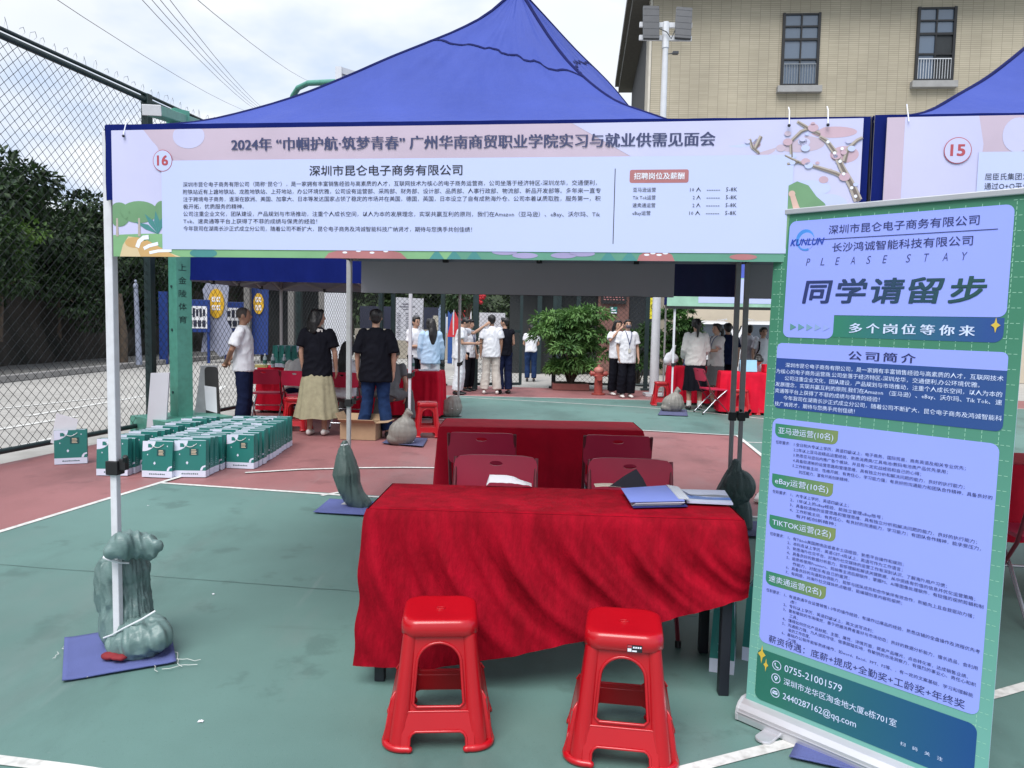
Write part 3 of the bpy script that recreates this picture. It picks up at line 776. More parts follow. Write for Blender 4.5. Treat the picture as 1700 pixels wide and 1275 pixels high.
    # number, headings, body
    F = sheet_fn(11)
    for rr, mm_, ly in ((.043, iRED, 10), (.0405, iPALE, 11)): tri_poly(mb, disc(.326, 2.142, rr, rr * 1.02, 32), ly, mm_)
    F12 = sheet_fn(12)
    put_text(mb, '16', F12, .303, .349, 2.124, .040, iRED, 4, .05)
    ttl = '2024年 “巾帼护航·筑梦青春” 广州华南商贸职业学院实习与就业供需见面会'
    put_text(mb, ttl, sheet_fn(8), .627, 2.531, 2.180, .0475, iNAVY, 4, .004, heavy=.0017, n=3)
    put_text(mb, '深圳市昆仑电子商务有限公司', F12, .958, 1.578, 2.078, .0375, iINK, 4, .016)
    body = ['深圳市昆仑电子商务有限公司（简称“昆仑”），是一家拥有丰富销售经验与高素质的人才，互联网技术为核心的电子商务运营商，公司坐落于经济特区-深圳龙华，交通便利，',
            '附铁站近有上塘地铁站、龙胜地铁站、上芬地站，办公环境优雅，公司设有运营部、采购部、财务部、设计部、品质部、人事行政部、物流部、新品开发部等。多年来一直专',
            '注于跨境电子商务，逐渐在欧洲、美国、加拿大、日本等发达国家占领了稳定的市场并在美国，德国，英国，日本设立了自有成熟海外仓。公司本着以质取胜，服务第一，积',
            '极开拓，优质服务的精神。',
            '公司注重企业文化，团队建设，产品规划与市场推动，注重个人成长空间，以人为本的发展理念，实现共赢互利的原则，我们在Amazon（亚马逊）、eBay、沃尔玛、Tik',
            'Tok、速卖通等平台上获得了不菲的成绩与保贵的经验！',
            '今年我司在湖南长沙正式成立分公司，随着公司不断扩大，昆仑电子商务及鸿诚智能科技广纳贤才，期待与您携手共创佳绩！']
    ends = [2.10, 2.115, 2.115, .68, 2.115, .99, 1.62]
    for i, (tx, e) in enumerate(zip(body, ends)):
        put_text(mb, tx, F12, .415, e, 2.036 - i * .0296, .0185, iINK, 1, .006)
    tri_poly(mb, [(2.1655, 1.815), (2.1685, 1.815), (2.1685, 2.097), (2.1655, 2.097)], 10, iINK)
    tri_poly(mb, rrect(2.222, 2.043, 2.440, 2.092, .008), 10, iMUSH)
    put_text(mb, '招聘岗位及薪酬', F12, 2.238, 2.424, 2.057, .023, iWHT, 3, .02)
    for i, (a, b) in enumerate((('亚马逊运营', '10 人'), ('Tik Tok运营', '2 人'), ('速卖通运营', '2 人'), ('eBay运营', '10 人'))):
        z = 2.010 - i * .0288
        put_text(mb, a, F12, 2.236, 2.236 + (.085 if i != 3 else .068), z, .0155, iINK, 1, .004)
        put_text(mb, b, F12, 2.447 if i in (0, 3) else 2.458, 2.487, z, .0155, iINK, 1, .004)
        put_text(mb, '------', F12, 2.508, 2.556, z, .0155, iINK, 1)
        put_text(mb, '5-8K', F12, 2.578, 2.618, z, .0155, iINK, 1, .004)
    # blossom branch, hill and waving figure at the right end
    G9, G10 = sheet_fn(9), sheet_fn(10)
    for pts, wd in (([(3.045, 1.975), (3.02, 2.03), (2.985, 2.09), (2.955, 2.15), (2.925, 2.19), (2.90, 2.205)], [.03, .026, .022, .018, .015, .01]),
                    ([(3.01, 2.05), (2.96, 2.075), (2.90, 2.095), (2.83, 2.115), (2.78, 2.14)], [.016, .014, .012, .01, .006]), ([(2.79, 2.108), (2.83, 2.116), (2.86, 2.105)], .008),
                    ([(2.99, 2.115), (3.0, 2.16), (3.03, 2.19), (3.048, 2.20)], [.016, .013, .01, .008]), ([(2.805, 2.135), (2.80, 2.19), (2.835, 2.225), (2.86, 2.235)], [.010, .010, .010, .008]),
                    ([(2.90, 2.215), (2.86, 2.235), (2.82, 2.26)], [.012, .012, .01]), ([(2.69, 2.15), (2.665, 2.17), (2.655, 2.20)], .010), ([(2.675, 2.165), (2.695, 2.21)], .012)):
        stroke(mb, pts, wd, G9, iBARK2); wd2 = [q * .45 for q in wd] if isinstance(wd, list) else wd * .45
        stroke(mb, [(a + .003, b - .003) for a, b in pts], wd2, G10, iBARK)
    for q in ((2.93, 2.185), (2.955, 2.145), (2.975, 2.115), (2.99, 2.07), (3.02, 2.02), (3.035, 1.99), (2.98, 2.16)): tri_poly(mb, disc(*q, .006, n=8), 13, iWHT)
    rb = random.Random(6)
    for k in range(34):
        bx, bz = rb.choice(((2.70, 2.19), (2.84, 2.20), (2.90, 2.235), (2.98, 2.17), (2.86, 2.11), (3.0, 2.08), (2.78, 2.17)))
        bx += rb.gauss(0, .035); bz += rb.gauss(0, .022); r_ = rb.uniform(.005, .016)
        if 2.6 < bx < 3.035 and bz < 2.255: tri_poly(mb, disc(bx, bz, r_ * 1.3, r_, 10), 4 if rb.random() < .6 else 11, rb.choice((iROSE, iPINK, iSKY, iPALE)) if bz > 2.15 or bx > 2.83 else iPALE)
    tri_poly(mb, [(2.80, 1.80), (2.80, 2.03), (2.83, 2.045), (2.87, 2.03), (2.90, 1.99), (2.93, 1.965), (2.96, 1.90), (2.98, 1.80)], 10, iTREE)
    stroke(mb, [(2.815, 1.995), (2.83, 1.95), (2.85, 1.915)], [.018, .022, .03], sheet_fn(12), iSKIN); tri_poly(mb, disc(2.813, 2.0, .012, n=10), 13, iSKIN)
    tri_poly(mb, disc(2.90, 1.905, .024, .028), 12, iSKIN); tri_poly(mb, [(2.882, 1.92), (2.89, 1.942), (2.915, 1.945), (2.935, 1.925), (2.932, 1.895), (2.918, 1.918)], 13, iHAIR)
    tri_poly(mb, [(2.83, 1.905), (2.87, 1.88), (2.92, 1.875), (2.94, 1.80), (2.84, 1.80)], 11, iSKY)
    # cable ties through the upper edge
    for x in (.155, 2.79, 2.925): mb.tube([(x, -.046, 2.245), (x + .002, -.03, 2.30), (x, -.02, 2.315)], .0022, 5, iWHT); mb.ell((x, -.046, 2.243), .006, iINK, 8, 5)
    return mb.build('printed_sheet', BM, root, smooth=40, fix=False)
banner16()
def banner15():
    root = thing('event_banner', 'pale printed banner numbered 15 on the tent at the right edge', 'banner', T16 + TX * (TW + .015), TA)
    mb = MB(); base_sheet(mb, .035, 3.02)
    tri_poly(mb, [(.035, Z0), (.035, Z1), (.34, Z1), (.36, 2.17), (.33, Z0)], 1, iSKY)
    tri_poly(mb, disc(.47, 2.20, .05, .06), 2, iSKY)
    band(mb, .035, 3.02, Z0, lambda x: 1.81 + .012 * math.sin(x * 5), 3, iGR)
    band(mb, .345, 2.815, 1.783, 2.142, 9, iPALE, 120)
    for rr, mm_, ly in ((.046, iRED, 10), (.0435, iSKY, 11)): tri_poly(mb, disc(.275, 2.148, rr, rr, 32), ly, mm_)
    F12 = sheet_fn(12); put_text(mb, '15', F12, .252, .298, 2.130, .040, iRED, 4, .05)
    put_text(mb, '屈臣氏集团为全球', F12, .37, .565, 2.045, .022, iINK, 2, .006)
    put_text(mb, '通过O+O平台服务', F12, .37, .565, 2.012, .022, iINK, 2, .006)
    mb.tube([(.105, -.046, 2.25), (.10, -.03, 2.315)], .0022, 5, iWHT)
    mb.build('printed_sheet', BM, root, smooth=40, fix=False)
banner15()
# backs of the banners that hang on the far side of the two near tents
M_BACK = mat('banner_back', (.43, .40, .44), .75, .06, .8)
def back_banner(loc, s0, s1, z0, z1, label, mt, name='event_banner', cat='banner'):
    o = MB(); f = lambda u, v: (s0 + (s1 - s0) * u, .03 + .010 * math.sin(u * 9 + v) + .004 * math.sin(u * 23), z0 + (z1 - z0) * v)
    o.grid(f, 50, 4); o.grid(lambda u, v: Vector(f(u, v)) + Vector((0, .006, 0)), 50, 4, 1)
    root = thing(name, label, cat, loc, TA); o.build('sheet', [mt, M_BPINK], root, smooth=60, fix=False)
    b = MB(); b.tube([(s0, .05, z0 + .004), (s1, .05, z0 + .004)], .007, 6); b.build('hem', M_BLACK, root)
back_banner(T16 + TY * TD, .117, 2.592, 1.735, 2.25, 'plain grey back of a banner hung along the rear of the near tent', M_BACK)
back_banner(T16 + TY * (TD + .02), 2.594, 3.055, 1.745, 2.25, 'dark navy cloth hung next to the grey banner back', mat('navy_cloth', (.02, .023, .09), .8, .1), 'navy_cloth', 'cloth')
back_banner(T16 + TX * (TW + .015) + TY * TD, .03, 2.95, 1.735, 2.25, 'grey back of a second banner right of the paired tent legs', M_BACK)
# pale green banner of the farthest tent
root = thing('event_banner', 'pale green and white banner on the farthest tent, beyond the woman in black skirt', 'banner', TC, TA)
mb = MB()
mb.grid(lambda u, v: (-.12 + 3.3 * u, -.05 + .01 * math.sin(u * 20), 1.89 + .5 * v), 30, 3, 0)
mb.grid(lambda u, v: (.42 + 2.76 * u, -.054 + .01 * math.sin((.54 + 2.76 * u) / 3.3 * 20), 1.95 + .42 * v), 30, 3, 1)
mb.grid(lambda u, v: (-.12 + 3.3 * u, -.049 + .01 * math.sin(u * 20), 1.84 + .05 * v), 30, 1, 2)
mb.build('sheet', [mat('print_mint', (.30, .52, .40), .5, .15, 3), M_BPALE, M_BLACK], root, fix=False)
# ================================================================== roll-up banner at the right
RO = Vector((.9267, 2.8657, 0)); RPSI, RLAM, RPHI, RW, RH = R(46.52), R(2.0), R(-.45), .817, 1.852
M_RCAST = mat('rollup_white_cast', (.295, .365, .92), .5, .03, 1.2)  # white panels, with the light's blue cast mixed into the base colour
M_RCAST2 = mat('rollup_white_ink_cast', (.62, .72, .98), .5, 0)  # white lettering carrying the same painted blue cast
M_RGREEN = grad_mat('rollup_green', (.17, .43, .38), (.048, .205, .125), 2, .1, 1.5)
M_RBAND = grad_mat('rollup_band', (.030, .20, .13), (.022, .075, .27), 0, .25, .72)
M_RNAVY = grad_mat('rollup_navy', (.020, .060, .27), (.024, .075, .25), 0, .0, .8)
M_RTAG = grad_mat('rollup_tag', (.035, .22, .13), (.20, .27, .10), 0, .08, .29)
M_RFOOT = grad_mat('rollup_contact', (.022, .155, .115), (.010, .068, .24), 0, .12, .78)
M_RBIG = grad_mat('rollup_heading', (.022, .035, .15), (.016, .075, .075), 0, .14, .70)
M_RINK = mat('rollup_ink', (.022, .028, .12), .5, 0)
M_RGRID = mat('rollup_dash', (.33, .62, .47), .5, 0)
M_RGOLD = mat('rollup_gold', (.62, .45, .06), .5, .05)
M_RBLUE = mat('rollup_logo_blue', (.016, .06, .42), .5, 0)
M_RSKY = mat('rollup_logo_sky', (.06, .26, .72), .5, .1, 20)
M_RARR = [mat('rollup_arrow_%s' % n, c, .5, 0) for n, c in (('dark', (.10, .27, .27)), ('mid', (.13, .30, .36)), ('soft', (.19, .34, .48)), ('pale', (.25, .37, .64)), ('faint', (.29, .38, .78)))]
RM = [M_RGREEN, M_RCAST, M_RBAND, M_RNAVY, M_RTAG, M_RFOOT, M_RBIG, M_RINK, M_RCAST2, M_RGRID, M_RGOLD, M_RBLUE, M_RSKY] + M_RARR
def roll_up():
    root = thing('rollup_banner', 'green and lavender rollup banner stand leaning at the right, covered in job listings', 'banner stand', RO, -RPSI)
    mb = MB(); sl, cl, sp_ = math.sin(RLAM), math.cos(RLAM), math.sin(RPHI)
    def FN(layer):
        return lambda a, b, k=0: (a, b * sl - layer * .0006 - k * .0002, .08 + b * cl + a * sp_)
    mb.grid(lambda u, v: FN(0)(u * RW, v * RH), 12, 30, 0)
    mb.grid(lambda u, v: Vector(FN(0)(u * RW, v * RH)) + Vector((0, .003, 0)), 12, 30, 8)
    def poly(pts, lay, m_):
        # cut into horizontal bands so the print follows the sheet
        mb.flat(pts, FN(lay), m_)
    rnd = random.Random(4)
    d = .0463
    def dash(u0, v0, u1, v1):
        if u0 == u1: mb.flat([(u0 - .0008, v0), (u0 + .0008, v0), (u0 + .0008, v1), (u0 - .0008, v1)], FN(1), 9)
        else: mb.flat([(u0, v0 - .0008), (u1, v0 - .0008), (u1, v0 + .0008), (u0, v0 + .0008)], FN(1), 9)
    for i in range(1, 18):
        u = i * d - .012; v = .02
        while v < RH - .02:
            if .045 < u < .775 and not (v > 1.80 or 1.365 < v < 1.41 or 1.085 < v < 1.14 or v < .02): v += .0155; continue
            dash(u, v, u, v + .010); v += .0155
    for j in range(1, 41):
        v = j * d - .02; u = .006
        while u < RW - .012:
            if .045 < u < .765: u += .0155; continue
            dash(u, v, u + .010, v); u += .0155
    def band_poly(pts, lay, m_): poly(pts, lay, m_)
    # header panel with its tab
    r = .022; pts = rrect(.056, 1.396, .243, 1.50, r, corners=(1, 1, 0, 0))
    mb.flat(rrect(.056, 1.4795, .770, 1.820, .024, corners=(0, 1, 1, 1)), FN(2), 1)
    mb.flat(rrect(.056, 1.396, .243, 1.4795, .024, corners=(1, 1, 0, 0)), FN(2), 1)
    mb.flat(rrect(.235, 1.402, .766, 1.4780, .026, corners=(0, 1, 0, 1)), FN(1.5), 2)
    F = FN(4)
    # company mark: arc and globe behind slanted letters
    mb.flat(disc(.118, 1.752, .034, .036, 28), FN(3), 12)
    mb.flat(disc(.124, 1.745, .029, .031, 28), FN(3.4), 1)
    stroke(mb, [(.088 + .034 * math.cos(R(a)) + .034, 1.750 + .036 * math.sin(R(a))) for a in range(190, 300, 10)], [.002 + .006 * i / 10 for i in range(11)], FN(3.6), 12)
    put_text(mb, 'KUNLUN', F, .064, .190, 1.731, .024, 11, 4, .035, shear=.3)
    put_text(mb, '深圳市昆仑电子商务有限公司', F, .204, .678, 1.766, .029, 7, 4, .008)
    mb.flat([(.098, 1.7465), (.730, 1.7465), (.730, 1.7490), (.098, 1.7490)], FN(4), 7)
    put_text(mb, '长沙鸿诚智能科技有限公司', F, .221, .664, 1.7035, .029, 7, 4, .008)
    for i, ch in enumerate('PLEASESTAY'):
        u = .128 + i * .0535 if i < 6 else .470 + (i - 6) * .0555
        put_text(mb, ch, F, u, u + .015, 1.656, .028, 7, 3, -.012, shear=.22)
    for i, ch in enumerate('同学请留步'):
        put_text(mb, ch, F, .125 + i * .1205, .125 + i * .1205 + .104, 1.526, .077, 6, 4, .042, shear=.12)
    for i in range(5):
        u = .083 + i * .031; mb.flat([(u, 1.422), (u + .024, 1.4345), (u, 1.447)], FN(4), 13 + i)
    for i, ch in enumerate('多个岗位等你来'):
        put_text(mb, ch, F, .300 + i * .0575, .300 + i * .0575 + .043, 1.421, .031, 8, 4, .014, heavy=.0024, n=2)
    def star(u, v, a, b, m_): mb.flat([(u, v + b), (u + a * .28, v + b * .3), (u + a, v), (u + a * .28, v - b * .3), (u, v - b), (u - a * .28, v - b * .3), (u - a, v), (u - a * .28, v + b * .3)], FN(4.5), m_)
    star(.744, 1.455, .013, .024, 10)
    # company profile
    mb.flat(rrect(.037, 1.318, .784, 1.374, .018, corners=(0, 0, 1, 1)), FN(2), 1)
    mb.flat(rrect(.037, 1.132, .784, 1.318, .02, corners=(1, 1, 0, 0)), FN(2), 3)
    for i, ch in enumerate('公司简介'): put_text(mb, ch, F, .304 + i * .058, .304 + i * .058 + .044, 1.327, .029, 7, 4, .014, heavy=.0022, n=2)
    for i, (tx, a, b) in enumerate((('深圳市昆仑电子商务有限公司，是一家拥有丰富销售经验与高素质的人才，互联网技术', .075, .776), ('为核心的电子商务运营商,公司坐落于经济特区-深圳龙华，交通便利,办公环境优雅。', .040, .714),
                                    ('公司注重企业文化，团队建设，产品规划与市场推动，注重个人成长空间，以人为本的', .075, .776), ('发展理念，实现共赢互利的原则,我们在Amazon （亚马逊）、eBay、沃尔玛、Tik Tok、速', .040, .777),
                                    ('卖通等平台上获得了不菲的成绩与保贵的经验！', .040, .418), ('今年我司在湖南长沙正式成立分公司，随着公司不断扩大，昆仑电子商务及鸿诚智能科', .075, .780), ('技广纳贤才，期待与您携手共创佳绩！', .042, .338))):
        put_text(mb, tx, F, a, b, 1.286 - i * .0242, .0155, 8, 1, .004)
    # vacancies
    mb.flat(rrect(.038, .242, .780, 1.094, .026), FN(2), 1)
    for tx, a, b, v0 in (('亚马逊运营(10名)', .050, .286, 1.024), ('eBay运营(10名)', .050, .281, .836), ('TIKTOK运营(2名)', .050, .301, .680), ('速卖通运营(2名)', .050, .281, .466)):
        mb.flat(rrect(a, v0, b, v0 + .050, .022, corners=(1, 1, 0, 0)), FN(3), 4)
        put_text(mb, tx, FN(5), a + .013, b - .016, v0 + .0145, .0235, 8, 3, .006)
    req = [(1.004, ['1.全日制大专以上学历，英语四级以上，电子商务、国际贸易，商务英语及相关专业优先；', '2.2年以上亚马逊精品运营经验，熟悉消费类/工具电池/数码电池类产品优先录用；', '3.熟悉亚马逊站内推广各个模块，并且有一定实战经验和自己的心得；', '4.具备较清晰的运营思路和管理思维，具有独立分析和解决问题的能力，良好的执行能力；', '5.工作积极主动，性格开朗，有责任心，学习能力强；有良好的沟通能力和团队合作精神，具备良好的', '  抗压能力，富有开拓创新精神。'], [.693, .643, .565, .694, .772, .335], .0196),
           (.818, ['1、大专以上学历，英语四级以上；', '2、1年以上的eBay经验，能独立管理eBay账号；', '3、具备较清晰的运营思路和管理思维，具有独立分析和解决问题的能力，良好的执行能力；', '4、工作积极主动，有责任心，有良好的沟通能力，学习能力；有团队合作精神，能承受压力，', '  有开拓创新精神；'], [.34, .456, .740, .752, .30], .0186),
           (.658, ['1、有Tiktok美国跨境店或者本土店经验，熟悉平台操作和规则；', '2、本科及以上学历，英语CET-4及以上，英语可作为工作语言；', '3、熟悉海外社交平台，对海外社交媒体的运营工作有深刻认识，了解海外用户习惯；', '4、具备良好的数据分析能力，能够理解和解读关键数据，从中提炼有价值的信息并优化运营策略；', '5、能熟练使用Premiere、剪映等主流后期软件，掌握PS、AI等图像处理软件，有较强的视频剪辑和制', '  作能力，对配乐有自己的鉴赏；', '6、具备良好的沟通和协调能力，能够与团队成员和合作伙伴有效合作，积极向上且自我驱动力强；', '7、有网感，对海外社交媒体热点敏感，能编辑创意内容和视频；'], [.532, .530, .665, .747, .771, .36, .748, .536], .0184),
           (.443, ['1、有速卖通平台运营销售1-3年的操作经验，有操作过爆品的经验，熟悉店铺的全盘操作及流程优先考', '  虑！', '2、专科以上学历，英语四级以上，英文读写流利；', '3、要有敏锐的市场嗅觉，善于把握消费者喜好与市场动态；良好的数据分析能力，擅长选品，会利用', '  工具；', '4、懂得如何优化产品标题、主图、属性，详情页面，提高产品曝光，点击转化率，达成销售业绩。', '5、沟通能力强，为人诚实守信，做事脚踏实地，有敏锐的市场洞察力，有强烈的事业心、责任心和积', '  极的工作态度。', '6、基础办公软件能够熟练操作，如word、Excel、PPT、PS等、，有一定的文案基础，学习和理解能', '  力强。'], [.771, .175, .451, .768, .185, .744, .767, .235, .762, .190], .0178)]
    for v0, lines, ends, dv in req:
        put_text(mb, '任职要求：', F, .056, .112, v0 - .004, .0118, 7, 1, .004)
        for i, (tx, e) in enumerate(zip(lines, ends)):
            ind = tx.startswith('  ')
            put_text(mb, tx.strip(), F, .152 if ind else .127, e, v0 - .004 - i * dv, .0118, 7, 1, .004)
    put_text(mb, '薪资待遇：底薪+提成+全勤奖+工龄奖+年终奖', F, .078, .741, .252, .0265, 7, 3, .0)
    # contact block
    mb.flat(rrect(.035, .020, .780, .214, .026), FN(2), 5)
    for i, (tx, a, b, v0, hh) in enumerate((('0755-21001579', .147, .360, .162, .026), ('深圳市龙华区淘金地大厦e栋701室', .147, .546, .113, .024), ('2440287162@qq.com', .147, .416, .058, .024))):
        put_text(mb, tx, F, a, b, v0, hh, 8, 3, .002)
        c = (.116, v0 + .011)
        stroke(mb, disc(*c, .0165, n=25) + [disc(*c, .0165, n=25)[0]], .0026, F, 8)
        if i == 0: stroke(mb, [(c[0] - .006, c[1] + .008), (c[0] - .007, c[1]), (c[0] - .002, c[1] - .006), (c[0] + .007, c[1] - .008)], [.006, .003, .003, .006], F, 8)
        elif i == 1: mb.flat([(c[0], c[1] - .010), (c[0] + .007, c[1] + .001), (c[0] + .006, c[1] + .007), (c[0], c[1] + .010), (c[0] - .006, c[1] + .007), (c[0] - .007, c[1] + .001)], F, 8); mb.flat(disc(c[0], c[1] + .003, .003, n=10), FN(5), 5)
        else:
            mb.flat([(c[0] - .010, c[1] - .006), (c[0] + .010, c[1] - .006), (c[0] + .010, c[1] + .007), (c[0] - .010, c[1] + .007)], F, 8)
            stroke(mb, [(c[0] - .010, c[1] + .006), (c[0], c[1] - .001), (c[0] + .010, c[1] + .006)], .0018, FN(5), 5)
    for i, ch in enumerate('扫码关注'): put_text(mb, ch, F, .562 + i * .0375, .562 + i * .0375 + .016, .060, .0115, 8, 2, .003)
    star(.054, .195, .016, .036, 10); star(.073, .160, .010, .026, 10)
    mb.build('printed_sheet', RM, root, fix=False)
    al = mat('aluminium', (.60, .61, .65), .32, .05, 6, metal=.55)
    top = Vector(FN(0)(0, RH)); tr = Vector(FN(0)(RW, RH))
    mb = MB(); mb.bar(top + Vector((-.006, 0, .004)), tr + Vector((.006, 0, .004)), .022, .020)
    for e in (top + Vector((-.012, 0, .003)), tr + Vector((.012, 0, .003))): mb.box(e, (.014, .030, .026), 1)
    mb.build('top_rail', [al, M_BLACK], root, bevel=.003)
    prof = [(-.052, .006), (-.055, .030), (-.050, .052), (-.036, .070), (-.012, .082), (.016, .082), (.042, .068), (.052, .045), (.054, .012), (.048, .004)]
    mb = MB(); mb.prism(prof, lambda a, b, c: (-.014 + c, a + .012, b + (-.014 + c) * sp_), .858)
    mb.bar((-.014, -.0435, .040), (.844, -.0435, .040 + .858 * sp_), .004, .005, 0)
    for x in (-.020, .838): mb.prism(prof, lambda a, b, c: (x + c, a * 1.04 + .012, b * 1.04), .012, 1)
    mb.build('base_case', [al, mat('case_cap', (.42, .43, .46), .4, .05)], root, bevel=.003)
    for x in (.13, .68):
        mb = MB(); mb.prism(rrect(x - .032, -.125, x + .032, .13, .031, 6), lambda a, b, c: (a, b, .004 + c), .010); mb.build('foot_plate', al, root, bevel=.003)
    mb = MB(); mb.tube([(RW / 2, .045, .06), (RW / 2, .05 + RH * sl, .08 + RH * cl - .01)], .011, 8); mb.build('support_pole', al, root, smooth=60)
roll_up()

# ================================================================== tables under red velvet cloths
def velvet():
    mt = mat('red_velvet', (.385, .001, .016), .8, .0, 5, bump=.22, bscale=90, spec=.15, sheen=.05, col2=(.215, .0, .008), stretch=(1.0, 1.0, .3))
    t = mt.node_tree; rp = [n for n in t.nodes if n.type == 'VALTORGB'][0]; nz = [n for n in t.nodes if n.type == 'TEX_NOISE'][0]
    nz.inputs['Scale'].default_value = 11; nz.inputs['Detail'].default_value = 10; nz.inputs['Roughness'].default_value = .70; nz.inputs['Distortion'].default_value = .25
    rp.color_ramp.elements[0].position, rp.color_ramp.elements[1].position = .40, .68
    return mt
M_VELV = velvet()
M_SATIN = mat('red_table_cloth', (.60, .004, .028), .75, .12, 4, .15, 30, spec=.2)
M_TLEG = mat('table_leg_black', (.010, .012, .02), .45, .1)
def red_table(label, loc, rz, W_, D_, drops, group, clothlabel, seed=0, swag=False, mt=None, legs=((1, 1), (1, -1), (-1, 1), (-1, -1))):
    t = thing('folding_table', label, 'table', loc, rz, group)
    mb = MB(); mb.box((0, 0, .715), (W_ - .03, D_ - .03, .03)); mb.build('table_top', M_TLEG, t)
    mb = MB()
    for sx in (-1, 1): mb.bar((sx * (W_ / 2 - .05), -D_ / 2 + .05, .65), (sx * (W_ / 2 - .05), D_ / 2 - .05, .65), .03, .05)
    mb.bar((-W_ / 2 + .05, D_ / 2 - .05, .66), (W_ / 2 - .05, D_ / 2 - .05, .66), .03, .05); mb.build('rail', M_TLEG, t)
    for sx, sy in legs:
        mb = MB(); mb.box((sx * (W_ / 2 - .045), sy * (D_ / 2 - .045), .35), (.042, .042, .70)); mb.build('leg', M_TLEG, t, bevel=.004)
    c = thing('tablecloth', clothlabel, 'tablecloth', loc, rz)
    # perimeter walked front (left to right), right, back, left
    per = [(-W_ / 2, -D_ / 2), (W_ / 2, -D_ / 2), (W_ / 2, D_ / 2), (-W_ / 2, D_ / 2)]
    seg = [W_, D_, W_, D_]; tot = 2 * (W_ + D_); rc = .03
    def pos(p):
        p %= tot
        for i in range(4):
            if p <= seg[i] + 1e-9:
                a, b = per[i], per[(i + 1) % 4]; q = p / seg[i]
                nx, ny = ((0, -1), (1, 0), (0, 1), (-1, 0))[i]
                # blend normals near corners
                e = .05; k = p if p < e else (seg[i] - p if seg[i] - p < e else None)
                n = Vector((nx, ny, 0))
                if k is not None:
                    j = (i - 1) % 4 if p < e else (i + 1) % 4
                    n2_ = Vector((*((0, -1), (1, 0), (0, 1), (-1, 0))[j], 0)); wgt = .5 * (1 - k / e); n = (n * (1 - wgt) + n2_ * wgt).normalized()
                return Vector((a[0] + (b[0] - a[0]) * q, a[1] + (b[1] - a[1]) * q, 0)), n, i, q
            p -= seg[i]
    def drop(i, q):
        d = drops[i]; return d(q) if callable(d) else d
    N = 300
    def cf(u, v):
        pt, n, i, q = pos(u * tot); L = drop(i, q); h = v * L
        n2v = mnoise.noise
        if swag and i == 0:
            ph = 2 * math.pi * 5.6 * (q - .85 * h ** 1.5 * (.25 + q)) + 1.1 * n2v(Vector((q * 4, h * 2, seed)))
            fold = .022 * (1 - 1.6 * abs(math.sin(ph * .5)) ** 1.4) + .011 * math.sin(ph * 2.1 + 1.0 + 2 * q) + .006 * math.sin(ph * 4.3)
            amp = min(1, h / .25) * (1 - .7 * max(0, v - .5) / .5)
            out = .016 + fold * amp + .030 * h + .022 * max(0, q - .80) / .2 * math.sin(min(1, h / .30) * math.pi) + .012 * n2v(Vector((q * 6, h * 5, 2))) * amp
            sh = TX.copy(); side = (.05 * h * (1 - q) * -1)
            p = pt + n * max(out, .004) + Vector((side, 0, 0))
        else:
            ph = u * tot * 26 + 2.5 * n2v(Vector((u * 30, 0, seed)))
            p = pt + n * max(.004, .010 + (.012 * math.sin(ph) + .01 * n2v(Vector((u * 50, h * 3, seed)))) * min(1, h / .15) + .05 * h)
            if swag and i == 1: p += n * .008 * math.sin(min(1, h / .3) * math.pi)
        # round over the table edge
        p.z = .742 - h
        if h < rc: p -= n * (rc - h) * .25; p.z += .0
        return p
    mb = MB(); mb.grid(cf, N, 26, 0, closed=True)
    def top(u, v):
        x, y = -W_ / 2 + .002 + u * (W_ - .004), -D_ / 2 + .002 + v * (D_ - .004)
        e = min(x + W_ / 2, W_ / 2 - x, y + D_ / 2, D_ / 2 - y)
        z = .7455 - .006 * max(0, 1 - e / .012)
        z += max(0, .0035 * (mnoise.noise(Vector((x * 9 + y * 5, y * 3 - x * 4, seed))) )) * min(1, e / .04)
        return (x, y, z)
    mb.grid(top, 90, 40, 0)
    mb.build('cloth', mt or M_VELV, c, smooth=70, fix=False)
    return t, c
GTB = 'folding tables under red cloths'
fl_, fr_ = Vector((-.575, 3.09, 0)), Vector((.935, 3.02, 0))
dv = fr_ - fl_; rz1 = math.atan2(dv.y, dv.x); c1 = (fl_ + fr_) / 2 + Vector((-math.sin(rz1), math.cos(rz1), 0)) * .25
def front_drop(q):
    return .655 - .035 * q if q < .18 else .649 - .33 * ((q - .18) / .82) ** 1.25
def right_drop(q): return .31 - .10 * min(1, q * 2.5)
red_table('folding table with black legs under the crushed velvet cloth nearest the camera', c1, rz1, 1.515, .50, [front_drop, right_drop, .22, lambda q: .50 + .155 * q], GTB,
          'crushed dark red velvet cloth swagged over the nearest table', 1, True)
c2 = Vector((.222, 5.87, 0))
red_table('folding table with short red cloth behind the four folding chairs', c2, R(-.5), 1.50, .50, [lambda q: .53 + .02 * math.sin(q * 30), lambda q: .40, lambda q: .5, lambda q: .44], GTB,
          'bright red cloth on the second table behind the folding chairs', 4, mt=M_SATIN)
tb = G(600, 612, .75); ta = TA
tb1 = Vector((tb.x + .55, tb.y + .05, 0)); tb2 = tb1 - TX * 1.50
FULL = [.70, .70, .70, .70]
red_table('far folding table under the rear left tent, its right end beside the sandbag', tb1, TA, 1.48, .5, FULL, GTB, 'dark red cloth reaching the ground on the rear left tent table, right half', 6, mt=M_SATIN)
red_table('far folding table with water bottles and green bags on it', tb2, TA, 1.48, .5, FULL, GTB, 'dark red cloth reaching the ground under the water bottles', 8, mt=M_SATIN)
q = G(1145, 617, .75); tr1 = Vector((q.x, q.y, 0)); q = G(1252, 622, .75); tr2 = Vector((q.x + .25, q.y - .5, 0))
red_table('folding table hidden behind the woman in the black skirt', Vector((P(1150, 600, 15.3).x, 15.35, 0)), TA, .95, .5, FULL, GTB, 'red cloth on the table behind the woman in the black skirt', 10, mt=M_SATIN)
tr2 = Vector((P(1200, 600, 13.6).x + .66, 13.75, 0))
